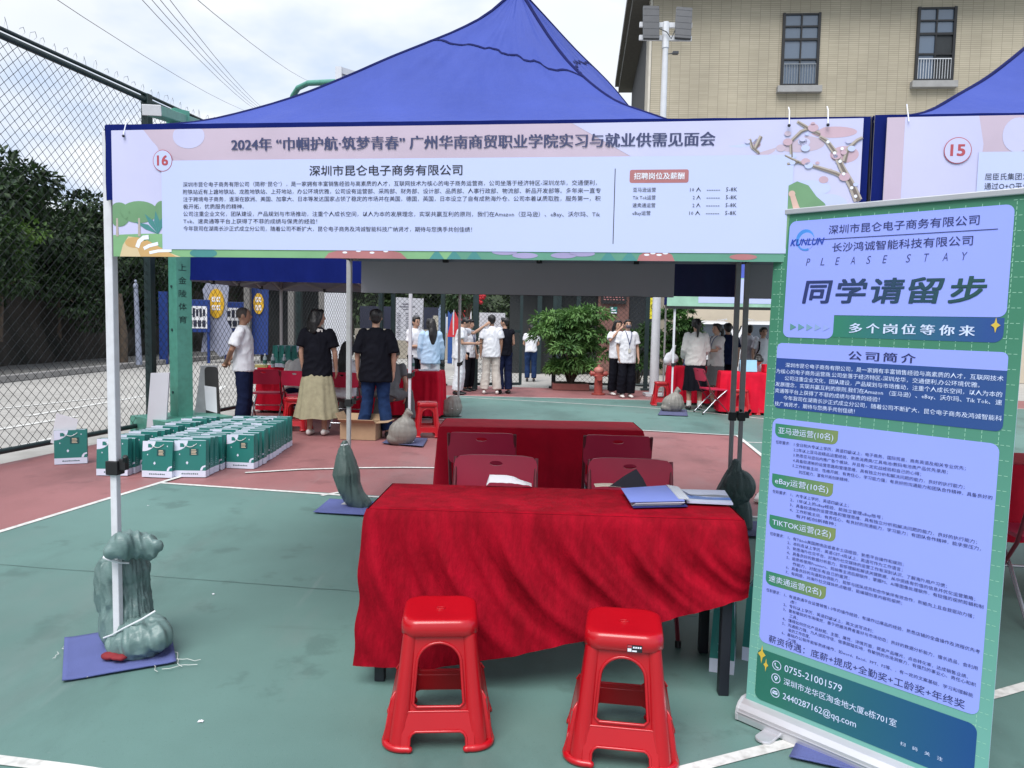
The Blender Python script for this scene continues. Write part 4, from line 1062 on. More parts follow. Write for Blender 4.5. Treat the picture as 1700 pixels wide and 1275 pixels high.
red_table('folding table where a person sits writing behind a pale blue card', tr2, TA, 1.3, .5, FULL, GTB, 'red cloth under the pale blue card beside the banner stand', 12, mt=M_SATIN)
q = P(1690, 725, 4.3); tr3 = Vector((q.x + .80, 4.6, 0))
red_table('folding table of the next stand at the right edge', tr3, TA, 1.5, .5, [.45] * 4, GTB, 'red cloth at the right edge past the banner stand', 14, mt=M_SATIN)

# ------------------------------------------------------------------ things on the near table
M_PAPER = mat('white_paper', (.72, .73, .78), .7, .04, 3, .1, 10)
M_FOLDB = mat('folder_blue', (.20, .27, .72), .45, .05, 3)
M_FOLDN = mat('folder_navy', (.02, .03, .16), .4, .05, 3)
TZ = .7515
def poly_slab(mb, pts, z, h, m_=0): mb.prism([(p.x, p.y) for p in pts], lambda a, b, c: (a, b, z + c), h, m_)
fo = thing('ring_folder', 'open blue folder with a clear grid spine lying on the velvet table', 'folder', G(1085, 825, TZ))
o_ = fo.location
mb = MB()
cv = [G(1031, 815, .765), G(1105, 810, .765), G(1137, 836, .765), G(1046, 838, .765)]
mb.add([p - o_ + Vector((0, 0, dz)) for dz in (.010, .0125) for p in cv], [(3, 2, 1, 0), (4, 5, 6, 7)] + [(i, (i + 1) % 4, 4 + (i + 1) % 4, 4 + i) for i in range(4)], 0)
lo = [p + Vector((.012, -.006, 0)) for p in cv]
mb.add([p - o_ + Vector((0, 0, dz)) for dz in (-.012, -.009) for p in lo], [(3, 2, 1, 0), (4, 5, 6, 7)] + [(i, (i + 1) % 4, 4 + (i + 1) % 4, 4 + i) for i in range(4)], 1)
mb.build('cover', [M_FOLDB, M_FOLDN], fo)
mb = MB(); pg = [cv[0].lerp(cv[2], .06), cv[1].lerp(cv[3], .06), cv[2].lerp(cv[0], .05), cv[3].lerp(cv[1], .05)]
for k in range(4): mb.add([p - o_ + Vector((.004 * k, -.004 * k, dz)) for dz in (-.0085 + k * .004, -.0065 + k * .004) for p in pg], [(3, 2, 1, 0), (4, 5, 6, 7)] + [(i, (i + 1) % 4, 4 + (i + 1) % 4, 4 + i) for i in range(4)], 0)
mb.build('pages', M_PAPER, fo)
mb = MB(); sp4 = [G(1106, 809.5, .765), G(1126, 813, .765), G(1145, 834, .765), G(1127, 834, .765)]
mb.add([p - o_ + Vector((0, 0, dz)) for dz in (.0130, .0142) for p in sp4], [(3, 2, 1, 0), (4, 5, 6, 7)] + [(i, (i + 1) % 4, 4 + (i + 1) % 4, 4 + i) for i in range(4)], 0)
for k in range(1, 9):
    mb.bar(sp4[0].lerp(sp4[3], k / 9) - o_ + Vector((0, 0, .0148)), sp4[1].lerp(sp4[2], k / 9) - o_ + Vector((0, 0, .0148)), .0016, .0006, 1)
for k in range(1, 5): mb.bar(sp4[0].lerp(sp4[1], k / 5) - o_ + Vector((0, 0, .0153)), sp4[3].lerp(sp4[2], k / 5) - o_ + Vector((0, 0, .0153)), .0016, .0006, 1)
mb.build('clear_spine', [mat('clear_plastic', (.50, .55, .66), .25, .05), mat('spine_lines', (.72, .76, .84), .4, 0)], fo)
mg = thing('magazine', 'glossy magazine with a blue picture lying beside the folder', 'magazine', G(1180, 828, TZ)); o_ = mg.location
mq = [G(1124, 815, .756), G(1203, 817, .756), G(1217, 839, .756), G(1140, 835.5, .756)]
mb = MB(); mb.add([p - o_ + Vector((0, 0, dz)) for dz in (.001, .009) for p in mq], [(3, 2, 1, 0), (4, 5, 6, 7)] + [(i, (i + 1) % 4, 4 + (i + 1) % 4, 4 + i) for i in range(4)], 0)
def mgp(a, b, k=0): return mq[0].lerp(mq[1], a).lerp(mq[3].lerp(mq[2], a), b) - o_ + Vector((0, 0, .0096 + k * .0004))
mb.flat([(0.04, .55), (.2, .5), (.5, .62), (1, .60), (1, .80), (.5, .82), (.04, .78)], lambda a, b: mgp(a, b, 0), 1)
mb.flat([(.08, .42), (.4, .46), (.7, .40), (1, .45), (1, .58), (.5, .55), (.1, .5)], lambda a, b: mgp(a, b, 1), 2)
for k in range(5): mb.flat([(.02 + k * .035, .1 + k * .11), (.07 + k * .03, .08 + k * .11), (.09 + k * .035, .16 + k * .11), (.04 + k * .035, .2 + k * .1)], lambda a, b: mgp(a, b, 2), 3)
mb.build('cover', [mat('magazine_cover', (.52, .58, .78), .25, .03), mat('magazine_sea', (.06, .16, .48), .25, .2, 20), mat('magazine_rock', (.16, .19, .25), .3, .3, 20), M_FOLDN], mg)
# crumpled paper and the dark wedge at the back edge
b_ = G(838, 806, TZ)
def paper_fn(u, v):
    x = -.085 + u * .21; y = -.03 + v * .07
    h = .045 * math.sin(min(1, (1 - u) * 1.6) * 1.5) * (.35 + .65 * math.sin(v * math.pi)) * (1 if u > .04 else u / .04)
    return (x, y, .004 + max(0, h) + .006 * mnoise.noise(Vector((u * 6, v * 4, 1))))
mb = MB(); mb.grid(paper_fn, 16, 8); o = mb.build('crumpled_paper', M_PAPER, fix=False); o.location = b_; o.modifiers.new('thick', 'SOLIDIFY').thickness = .001
tag(o, 'crumpled white sheet of paper at the back edge of the velvet table', 'paper')
b_ = G(1045, 810, TZ)
mb = MB(); tri = [(-.10, 0), (-.02, .055), (.032, .085), (.062, .045), (.085, .0)]
mb.prism(tri, lambda a, b, c: (a, c - .01 + b * .25, .002 + b), .012); o = mb.build('black_cloth_wedge', mat('black_cloth', (.010, .011, .022), .8, .1), bevel=.003); o.location = b_
o.name = 'table_stand_sign'; tag(o, 'dark folded table stand leaning at the back edge next to the blue folder', 'stand')
b_ = G(1008, 807, TZ)
mb = MB(); mb.grid(lambda u, v: (-.06 + .12 * u, -.04 + .07 * v, .004 + .004 * math.sin(u * 3)), 8, 4); o = mb.build('paper_sheet', mat('cream_paper', (.66, .58, .50), .7, .05), fix=False); o.location = b_
o.modifiers.new('thick', 'SOLIDIFY').thickness = .001; tag(o, 'small cream sheet lying under the dark stand on the velvet table', 'paper')

# ================================================================== red plastic stools
M_STOOL = mat('stool_red', (.43, .003, .010), .30, .04, 3, spec=.5, coat=.25, bump=.02, bscale=160)
M_STICK = mat('sticker_black', (.015, .015, .02), .4, 0)
def sq_ring(hw, r, z, n=8):
    return [(x, y, z) for x, y in rrect(-hw, -hw, hw, hw, r, n)]
def solid_loft(mb, rings, cap0=True, cap1=True, m=0):
    n = len(rings[0]); vs = [v for rr in rings for v in rr]; fs = []
    for i in range(len(rings) - 1):
        for j in range(n): fs.append((i * n + j, i * n + (j + 1) % n, (i + 1) * n + (j + 1) % n, (i + 1) * n + j))
    if cap0: fs.append(tuple(reversed(range(n))))
    if cap1: fs.append(tuple((len(rings) - 1) * n + j for j in range(n)))
    mb.add(vs, fs, m)
def make_stool(label, group):
    root = thing('plastic_stool', label, 'stool', (0, 0, 0), 0, group)
    hw = lambda z: .158 - .036 * (max(0, z) / .40)
    # outer minus inner shell, then openings cut through both ways
    out = MB(); zs = [0, .03, .10, .16, .22, .28, .34, .395, .415]
    solid_loft(out, [sq_ring(hw(z), .050, z) for z in zs])
    inn = MB(); zs2 = [-.02, .03, .10, .16, .22, .28, .34, .40]
    solid_loft(inn, [sq_ring(hw(max(0, z)) - .007, .044, z) for z in zs2])
    cut = MB()
    def arch(w0, w1, z0, z1, r0=.014):
        p = [(-w0 + r0, z0), (w0 - r0, z0), (w0, z0 + r0)]
        for k in range(17):
            a = math.pi * k / 16; p.append((w1 * math.cos(a), z1 - w1 * .95 + w1 * .95 * math.sin(a)))
        p.append((-w0, z0 + r0)); return p
    A1 = arch(.090, .078, .150, .375)
    A2 = [(-.102, -.02), (.102, -.02), (.099, .050), (.091, .064), (.078, .071), (-.078, .071), (-.091, .064), (-.099, .050)]
    for A_ in (A1, A2):
        cut.prism(A_, lambda a, b, c: (a, -.3 + c, b), .6)
    cut2 = MB()
    for A_ in (A1, A2): cut2.prism(A_, lambda a, b, c: (-.3 + c, a, b), .6)
    def tmp(m_, nm):
        import bmesh
        me = m_.mesh(nm); bm = bmesh.new(); bm.from_mesh(me); bmesh.ops.recalc_face_normals(bm, faces=bm.faces); bm.to_mesh(me); bm.free()
        o = bpy.data.objects.new(nm, me); COL.objects.link(o); return o
    a, b, c, d = tmp(out, 'a'), tmp(inn, 'b'), tmp(cut, 'c'), tmp(cut2, 'd')
    for q in (b, c, d):
        md = a.modifiers.new('x', 'BOOLEAN'); md.operation = 'DIFFERENCE'; md.object = q; md.solver = 'EXACT'
    dg = bpy.context.evaluated_depsgraph_get()
    me = bpy.data.meshes.new_from_object(a.evaluated_get(dg), depsgraph=dg)
    for q in (a, b, c, d): bpy.data.objects.remove(q)
    me.materials.clear(); body = link('body', me, M_STOOL, root, 35)
    # rolled rims, bulging lower rails and flared feet
    rim = MB(); rails = MB()
    for k in range(4):
        Q = Matrix.Rotation(k * math.pi / 2, 4, 'Z'); side = k % 2
        pts = [Q @ Vector((x, -hw(z) - .001, z)) for x, z in A1]
        rim.tube(pts + [pts[0]], .0058, 8, cap=False)
        zt = .198 if side else .138
        poly = [(-.134, .0), (-.100, .0), (-.098, .052), (-.088, .066), (-.074, .072), (.074, .072), (.088, .066), (.098, .052), (.100, .0), (.134, .0), (.128, zt - .03), (.120, zt - .008), (.106, zt), (-.106, zt), (-.120, zt - .008), (-.128, zt - .03)]
        top_ = .034 if side else .017
        off = lambda b: top_ * (1 - .25 * b / zt) * min(1, max(.12, (zt + .006 - b) / .024)) + (.006 if b < .01 else 0)
        rails.prism(poly, lambda a, b, c: Q @ Vector((a, -hw(b) + .008 - c * (off(b) + .008), b)), 1.0)
        pts = [Q @ Vector((x, -hw(z) - off(max(z, 0)) , max(z, .004))) for x, z in A2[1:] + A2[:1]]
        rim.tube(pts, .005, 8)
        e = [Q @ Vector((x, -hw(z) - off(z) + .002, z)) for x, z in ((-.124, zt - .03), (-.117, zt - .010), (-.104, zt - .003), (.104, zt - .003), (.117, zt - .010), (.124, zt - .03))]
        rim.tube(e, .0042, 8)
    rails.build('lower_rail', M_STOOL, root, smooth=35, bevel=.005)
    for sx in (-1, 1):
        for sy in (-1, 1):
            rim.tube([Vector((sx * (hw(z) - .019), sy * (hw(z) - .019), z)) for z in (.01, .10, .2, .3, .40)], [.0375, .035, .031, .028, .026], 16)
            c0 = Vector((sx * .118, sy * .118, .013)); pts = [c0 + Vector((sx * .070 * math.cos(R(-8 + t * 11.8)), sy * .058 * math.sin(R(-8 + t * 11.8)), 0)) for t in range(10)]
            rim.tube([Vector((sx * .190, sy * .102, .013))] + pts + [Vector((sx * .100, sy * .178, .013))], .0125, 8, round_=True)
    rim.build('leg_rims', M_STOOL, root, smooth=50)
    st = MB()
    solid_loft(st, [sq_ring(.128, .05, .396), sq_ring(.1365, .056, .402), sq_ring(.1365, .058, .428), sq_ring(.1345, .06, .443), sq_ring(.130, .06, .4515), sq_ring(.122, .058, .4565), sq_ring(.108, .05, .4570), sq_ring(.06, .03, .4535), sq_ring(.02, .012, .4525)])
    st.tube([(.016 * math.cos(t * math.pi / 8), .010 * math.sin(t * math.pi / 8), .4535) for t in range(17)], .0030, 6, cap=False)
    st.build('seat', M_STOOL, root, smooth=60)
    return root
GS = 'red plastic stools'
st1 = make_stool('glossy red stool in front of the near table, left of the two, no sticker', GS); st1.location = (-.247, 2.765, 0); st1.rotation_euler = (0, 0, R(4))
st2 = dup(st1, 'glossy red stool before the near table with a black and white sticker', (.417, 2.675, 0), R(-8), GS)
mb = MB(); f = lambda a, b: (a, -.1385, b)
mb.add([(.012, -.1385, .400), (.062, -.1385, .400), (.062, -.1385, .425), (.012, -.1385, .425), (.012, -.1370, .400), (.062, -.1370, .400), (.062, -.1370, .425), (.012, -.1370, .425)], [(0, 1, 2, 3), (5, 4, 7, 6)], 0)
mb.add([(.013, -.1388, .402), (.026, -.1388, .402), (.026, -.1388, .413), (.013, -.1388, .413)], [(0, 1, 2, 3)], 1)
mb.add([(.013, -.1388, .416), (.027, -.1388, .416), (.027, -.1388, .424), (.013, -.1388, .424)], [(0, 1, 2, 3)], 2)
for k in range(4): mb.add([(.031 + k * .0075, -.1388, .414), (.0365 + k * .0075, -.1388, .414), (.0365 + k * .0075, -.1388, .420), (.031 + k * .0075, -.1388, .420)], [(0, 1, 2, 3)], 1)
mb.add([(.028, -.1388, .402), (.044, -.1388, .402), (.044, -.1388, .407), (.028, -.1388, .407)], [(0, 1, 2, 3)], 1)
mb.build('sticker', [M_STICK, M_INKW, M_INKR], st2, fix=False)
for lab, px, py in (('far red stool beside the sandbag and the tent leg on the blue mat', 706, 727), ('far red stool just left of the woman in the khaki skirt', 486, 716),
                    ('far red stool at the foot of the white mast', 1100, 674), ('far red stool before the table with the pale blue card', 1232, 690), ('far red stool partly hidden by the banner stand', 1274, 690), ):
    q = G(px, py); dup(st1, lab, (q.x, q.y + .18, 0), R(-8 + (px % 7) * 3), GS)

# ================================================================== folding chairs
M_CHRED = mat('chair_red', (.55, .018, .07), .42, .06, 3, spec=.5)
M_CHFR = mat('chair_frame', (.20, .03, .045), .35, .06, 6, metal=.3)
M_CHST = mat('chair_steel', (.45, .46, .50), .25, .05, 6, metal=.8)
def make_chair(label, group):
    """folding chair, sitter faces -Y"""
    r = thing('folding_chair', label, 'chair', (0, 0, 0), 0, group)
    W_ = .215
    bk = lambda x, z: Vector((x, .205 + (z - .45) * .22 + .030 * (1 - (x / .22) ** 2), z))
    o_ = rrect(-.222, .585, .222, .80, .045, 6); hole = disc(0, .757, .036, .013, 26)
    n1_, n2_ = len(o_), len(hole)
    mb = MB()
    # back panel with its hand hole: bridge outline and hole by angle
    def ang(p): return math.atan2(p[1] - .757, p[0])
    oo = sorted(o_, key=ang); hh = sorted(hole, key=ang); K = 64
    def onpoly(poly, a):
        best = None
        for i in range(len(poly)):
            p, q = poly[i], poly[(i + 1) % len(poly)]
            dx, dy = math.cos(a), math.sin(a); ex, ey = q[0] - p[0], q[1] - p[1]; det = dx * -ey + dy * ex
            if abs(det) < 1e-12: continue
            rx, ry = p[0], p[1] - .757; t = (rx * -ey + ry * ex) / det; s = (dx * ry - dy * rx) / det
            if t > 0 and -1e-6 <= s <= 1 + 1e-6: best = t if best is None else max(best, t)
        return (math.cos(a) * best, .757 + math.sin(a) * best)
    O_ = [onpoly(o_, 2 * math.pi * i / K) for i in range(K)]; H_ = [onpoly(hole, 2 * math.pi * i / K) for i in range(K)]
    L = 6; rings = [[(H_[i][0] + (O_[i][0] - H_[i][0]) * l / L, H_[i][1] + (O_[i][1] - H_[i][1]) * l / L) for i in range(K)] for l in range(L + 1)]
    for off, fl in ((0, False), (.016, True)):
        vs = [bk(x, z) + Vector((0, off, 0)) for rg in rings for x, z in rg]
        fs = [(l * K + i, l * K + (i + 1) % K, (l + 1) * K + (i + 1) % K, (l + 1) * K + i) for l in range(L) for i in range(K)]
        mb.add(vs, fs)
    for rg in (rings[0], rings[-1]):
        vs = [bk(x, z) for x, z in rg] + [bk(x, z) + Vector((0, .016, 0)) for x, z in rg]
        mb.add(vs, [(i, (i + 1) % K, K + (i + 1) % K, K + i) for i in range(K)])
    mb.build('backrest', M_CHRED, r, smooth=50)
    mb = MB(); mb.prism(rrect(-.20, -.20, .20, .20, .06, 6), lambda a, b, c: (a, b, .435 + c - .01 * (b < -.1)), .022); mb.build('seat', M_CHRED, r, smooth=50)
    for s in (-1, 1):
        mb = MB(); mb.tube([(s * W_, .30, .79), (s * W_, .235, .62), (s * W_, .15, .42), (s * W_, -.04, .2), (s * W_, -.22, .015)], .011, 8)
        mb.tube([(s * W_, -.22, .0), (s * W_, -.215, .03)], .015, 8, 1); mb.build('front_leg', [M_CHFR, M_BLACK], r, smooth=60)
        mb = MB(); mb.tube([(s * (W_ - .025), -.16, .43), (s * (W_ - .025), .05, .25), (s * (W_ - .025), .27, .015)], .011, 8)
        mb.tube([(s * (W_ - .025), .27, .0), (s * (W_ - .025), .265, .03)], .015, 8, 1); mb.build('rear_leg', [M_CHST, M_BLACK], r, smooth=60)
    mb = MB()
    mb.tube([(-W_, .02, .26), (W_, .02, .26)], .008, 6); mb.tube([(-W_ + .025, .22, .08), (W_ - .025, .22, .08)], .008, 6); mb.build('cross_bar', M_CHST, r)
    return r
GC = 'red folding chairs'
ch = make_chair('red folding chair behind the near table, left one with the crumpled paper in front', GC)
q1, q2 = P(818, 770, 4.0), P(1043, 776, 3.95)
ch.location = (q1.x, 3.78, 0); ch.rotation_euler = (0, 0, R(-3))
dup(ch, 'red folding chair behind the near table, right one by the blue folder', (q2.x, 3.76, 0), R(-5), GC)
q1, q2 = P(803, 714, 5.0), P(1030, 718, 5.0)
dup(ch, 'left folding chair tucked to the second table, its back to the near table', (q1.x, 5.25, 0), R(178), GC)
dup(ch, 'right folding chair tucked to the second table, its back to the near table', (q2.x, 5.25, 0), R(176), GC)
for lab, px, Y, a in (('red folding chair the long haired seated woman sits on under the rear tent', 580, 10.9, 172), ('red folding chair left of the woman in the khaki skirt, seen from behind', 505, 11.0, 170), ('folding chair behind the man in the white polo shirt', 445, 11.2, 186)):
    q = P(px, 640, Y); dup(ch, lab, (q.x, Y, 0), R(a), GC)
q = P(1185, 640, 13.6); dup(ch, 'dark folding chair standing between the two far right tables', (q.x, 13.6, 0), R(100), GC)
q = P(1700, 760, 3.9); dup(ch, 'red folding chair at the right edge past the banner stand', (q.x + .26, 4.05, 0), R(170), GC)

# ================================================================== sandbags, mats
M_SACK = mat('sack_green', (.130, .205, .200), .38, .18, 4, .14, 150, stretch=(.5, .5, 1.2))
M_SACKD = mat('sack_dark_green', (.070, .110, .105), .5, .14, 3, .35, 120, stretch=(1, 1, .35))
M_SACKM = mat('sack_mid_green', (.085, .130, .122), .40, .16, 4, .14, 150, stretch=(.5, .5, 1.2))
M_SACKG = mat('sack_grey', (.215, .205, .185), .5, .18, 5, .14, 150, stretch=(.5, .5, 1.2))
M_MAT = mat('mat_blue', (.105, .130, .34), .85, .10, 3, .5, 260)
M_MATD = mat('mat_blue_grey', (.09, .10, .20), .85, .10, 3, .5, 260)
M_TIE = mat('tie_white', (.72, .74, .78), .4, .02)
def folds(s, k=24, amp=.007, c=(0, 0)):
    def f(co, no):
        a = math.atan2(co.y - c[1], co.x - c[0])
        h = mnoise.noise(Vector((math.cos(a) * 3 + s, math.sin(a) * 3, co.z * 2.6))) * 1.2 + (1 - 2.4 * abs(mnoise.noise(Vector((math.cos(a) * 5 + s, math.sin(a) * 5 + co.z * 2, co.z * 4))))) * .8
        return co + no * amp * h
    return f
def mat_sheet(label, pts, mt, z=.006):
    o_ = sum(pts, Vector()) / len(pts); mb = MB()
    vs = []
    def fn(u, v):
        p = pts[0].lerp(pts[1], u).lerp(pts[3].lerp(pts[2], u), v) - o_
        return (p.x, p.y, z + .004 * (1 + mnoise.noise(Vector((p.x * 6 + o_.x, p.y * 6, 0)))) + .006 * max(0, abs(u - .5) * 2 - .85) * 4)
    mb.grid(fn, 24, 16); o = mb.build('ground_mat', mt, smooth=60, fix=False); o.location = (o_.x, o_.y, 0); o.modifiers.new('thick', 'SOLIDIFY').thickness = .006
    tag(o, label, 'mat', 'blue mats under the tent legs'); return o
mat_sheet('blue mat under the sandbag of the near left tent leg, frayed threads round it', [G(107, 1064), G(281, 1037), G(293, 1103), G(103, 1135)], M_MAT)
mat_sheet('blue mat under the sandbag left of the velvet table', [G(520, 853), G(547, 831), G(640, 838), G(628, 860)], M_MAT)
mat_sheet('small blue mat under the grey sandbag by the far red stool', [G(634, 737), G(650, 726), G(710, 730), G(702, 743)], M_MATD)
mat_sheet('blue grey mat between the velvet table and the banner stand', [G(1236, 893), G(1238, 868), G(1300, 872), G(1310, 897)], M_MATD)
mat_sheet('blue mat sticking out under the banner stand', [G(1310, 1262), G(1330, 1222), G(1560, 1262), G(1600, 1330)], M_MAT)
mat_sheet('dark mat under the sandbag at the far white tent leg', [G(1092, 690), G(1098, 680), G(1140, 682), G(1142, 692)], M_MATD)
mb = MB(); rnd = random.Random(2)
for a, b in (((103, 1075), (150, 1108)), ((240, 1095), (265, 1118)), ((262, 1100), (330, 1100)), ((150, 1105), (148, 1128)), ((95, 1085), (90, 1098)), ((290, 1085), (300, 1110)), ((270, 1117), (326, 1106))):
    A, B = G(*a), G(*b); pts = [A.lerp(B, i / 7) + Vector((rnd.uniform(-.012, .012), rnd.uniform(-.012, .012), .012)) for i in range(8)]; mb.tube(pts, .0013, 4)
tag(mb.build('loose_threads', mat('thread_white', (.6, .62, .6), .6, 0)), 'thin white frayed threads scattered round the blue mat of the near left leg', 'threads')

fl0 = T16 + TX * .025 + TY * .025
sb = thing('sandbag', 'tall grey green sandbag folded over and tied to the near left tent leg', 'sandbag', (fl0.x, fl0.y, 0), 0, 'sandbags weighting the tent legs')
S = lambda px, py, Y: P(px, py, Y) - Vector((fl0.x, fl0.y, 0))
mb = MB()
mb.tube([S(212, 1050, 3.40), S(205, 1005, 3.43), S(203, 960, 3.44), S(206, 938, 3.43), S(208, 922, 3.42)], [(.098, .085), (.112, .09), (.108, .085), (.100, .080), (.074, .060)], 18, round_=True)
mb.ell(S(236, 1058, 3.32), (.122, .11, .082), R3=Matrix.Rotation(R(-18), 3, 'Y'))
mb.ell(S(262, 1055, 3.31), (.052, .08, .060)); mb.ell(S(215, 1066, 3.32), (.09, .09, .055))
mb.tube([S(187, 919, 3.245), S(200, 908, 3.27), S(226, 905, 3.33), S(250, 909, 3.33), S(268, 910, 3.32)], [(.026, .035), (.046, .055), (.050, .06), (.034, .05), (.009, .03)], 16, round_=True)
def crease(co, no):
    a = math.atan2(co.y - .10, co.x - .04); v = Vector((math.cos(a) * 2.6, math.sin(a) * 2.6, co.z * 3.2))
    r1 = 1 - abs(mnoise.noise(v * 1.7 + Vector((co.z * 3, 0, 4)))) * 2.2
    r2 = 1 - abs(mnoise.noise(Vector((co.x * 26 + co.z * 9, co.y * 26, co.z * 5 - co.x * 5)))) * 2.4
    pin = math.exp(-((co.z - .465) / .035) ** 2) + .8 * math.exp(-((co.z - .21 - co.x * .55) / .03) ** 2)
    return co + no * (.011 * r1 + .0085 * r2 + .006 * pin * math.sin(a * 17) - .007 * pin)
blob(mb, 'sack', M_SACK, sb, .006, 2, fn=crease)
mb = MB()
mb.tube([S(173, 925, 3.28), S(186, 930, 3.265), S(200, 934, 3.30), S(214, 935, 3.33)], [.009, .007, .005, .004], 6)
mb.tube([S(172, 1059, 3.28), S(186, 1054, 3.262), S(205, 1043, 3.255), S(235, 1028, 3.25), S(258, 1014, 3.27)], .0042, 6)
mb.build('tie_strap', M_TIE, sb, smooth=60)
mb = MB(); mb.ell(S(184, 1088, 3.23), (.042, .03, .016)); mb.ell(S(198, 1091, 3.21), (.035, .025, .012)); blob(mb, 'red_rag', mat('rag_red', (.19, .012, .018), .8, .2), sb, .005, 2, nz=.004, nsc=40)
def hang_bag(label, base, pts, radii, mt, tie, seed):
    t = thing('sandbag', label, 'sandbag', base, 0, 'sandbags weighting the tent legs'); b_ = Vector(base); mb = MB()
    mb.tube([p - b_ for p in pts], radii, 16, round_=True)
    blob(mb, 'sack', mt, t, .010, 3, fn=folds(seed))
    mb = MB(); p = tie - b_; mb.tube([p + Vector((.03 * math.cos(k), .03 * math.sin(k), .004 * k)) for k in range(7)], .006, 5); mb.build('tie_strap', M_TIE if mt is not M_SACKD else M_BLACK, t)
    return t
B_ = T16 + TY * TD; y = B_.y - .10
hang_bag('bulging green sandbag curled below the rear left leg of the near tent', (B_.x, B_.y - .1, 0), [P(572, 735, y), P(573, 752, y), P(575, 785, y), P(580, 808, y), P(590, 826, y), P(602, 836, y)], [.022, .06, .108, .096, .088, .075], M_SACKM, P(572, 742, y), 5)
b2 = B_ + TX * TW
y = b2.y - .16
t = hang_bag('dark green sandbag hanging at the paired legs behind the velvet table', (b2.x, b2.y - .16, 0), [P(1221, 768, y), P(1222, 780, y), P(1224, 806, y), P(1222, 822, y), P(1214, 832, y)], [.03, .040, .10, .10, .06], M_SACKD, P(1221, 775, y), 8)
mb = MB(); o_ = Vector((b2.x, b2.y - .16, 0)); mb.ell(P(1226, 806, y) - o_, (.128, .11, .118), R3=Matrix.Rotation(R(28), 3, 'Y')); mb.ell(P(1206, 815, y) - o_, (.07, .06, .07)); mb.tube([P(1221, 772, y) - o_, P(1212, 795, y) - o_, P(1200, 818, y) - o_], [.03, .05, .05], 10, round_=True); mb.tube([P(1228, 830, y) - o_, P(1236, 852, y) - o_, P(1241, 876, y) - o_], [(.06, .05), (.055, .045), (.04, .03)], 12, round_=True); blob(mb, 'lower_flap', M_SACKD, t, .010, 3, fn=folds(9))
def squat_bag(label, px, py, w_, h_, mt, seed, neck=True):
    q = G(px, py); t = thing('sandbag', label, 'sandbag', q, 0, 'sandbags weighting the tent legs'); mb = MB()
    mb.ell((0, 0, h_ * .42), (w_ / 2, w_ * .36, h_ * .45)); mb.ell((-w_ * .2, 0, h_ * .22), (w_ * .36, w_ * .3, h_ * .22)); mb.ell((w_ * .08, 0, h_ * .66), (w_ * .36, w_ * .28, h_ * .3))
    if neck: mb.tube([(w_ * .1, 0, h_ * .8), (w_ * .16, 0, h_ * 1.05), (w_ * .26, 0, h_ * 1.15)], [.07, .04, .06], 10)
    blob(mb, 'sack', mt, t, .012, 3, fn=folds(seed))
    mb = MB(); mb.tube([(w_ * .47 * math.cos(k * .6), w_ * .34 * math.sin(k * .6), h_ * .42 + .02 * math.cos(k)) for k in range(12)], .005, 5); mb.build('tie_strap', M_TIE, t)
squat_bag('squat grey sandbag on the small blue mat beside the far red stool', 668, 738, .36, .36, M_SACKG, 11)
squat_bag('grey sandbag standing at the right end of the far left red table', 750, 692, .34, .36, M_SACKG, 13, False)
squat_bag('grey sandbag at the far white tent leg before the woman in the black skirt', 1117, 684, .40, .36, M_SACKG, 15)

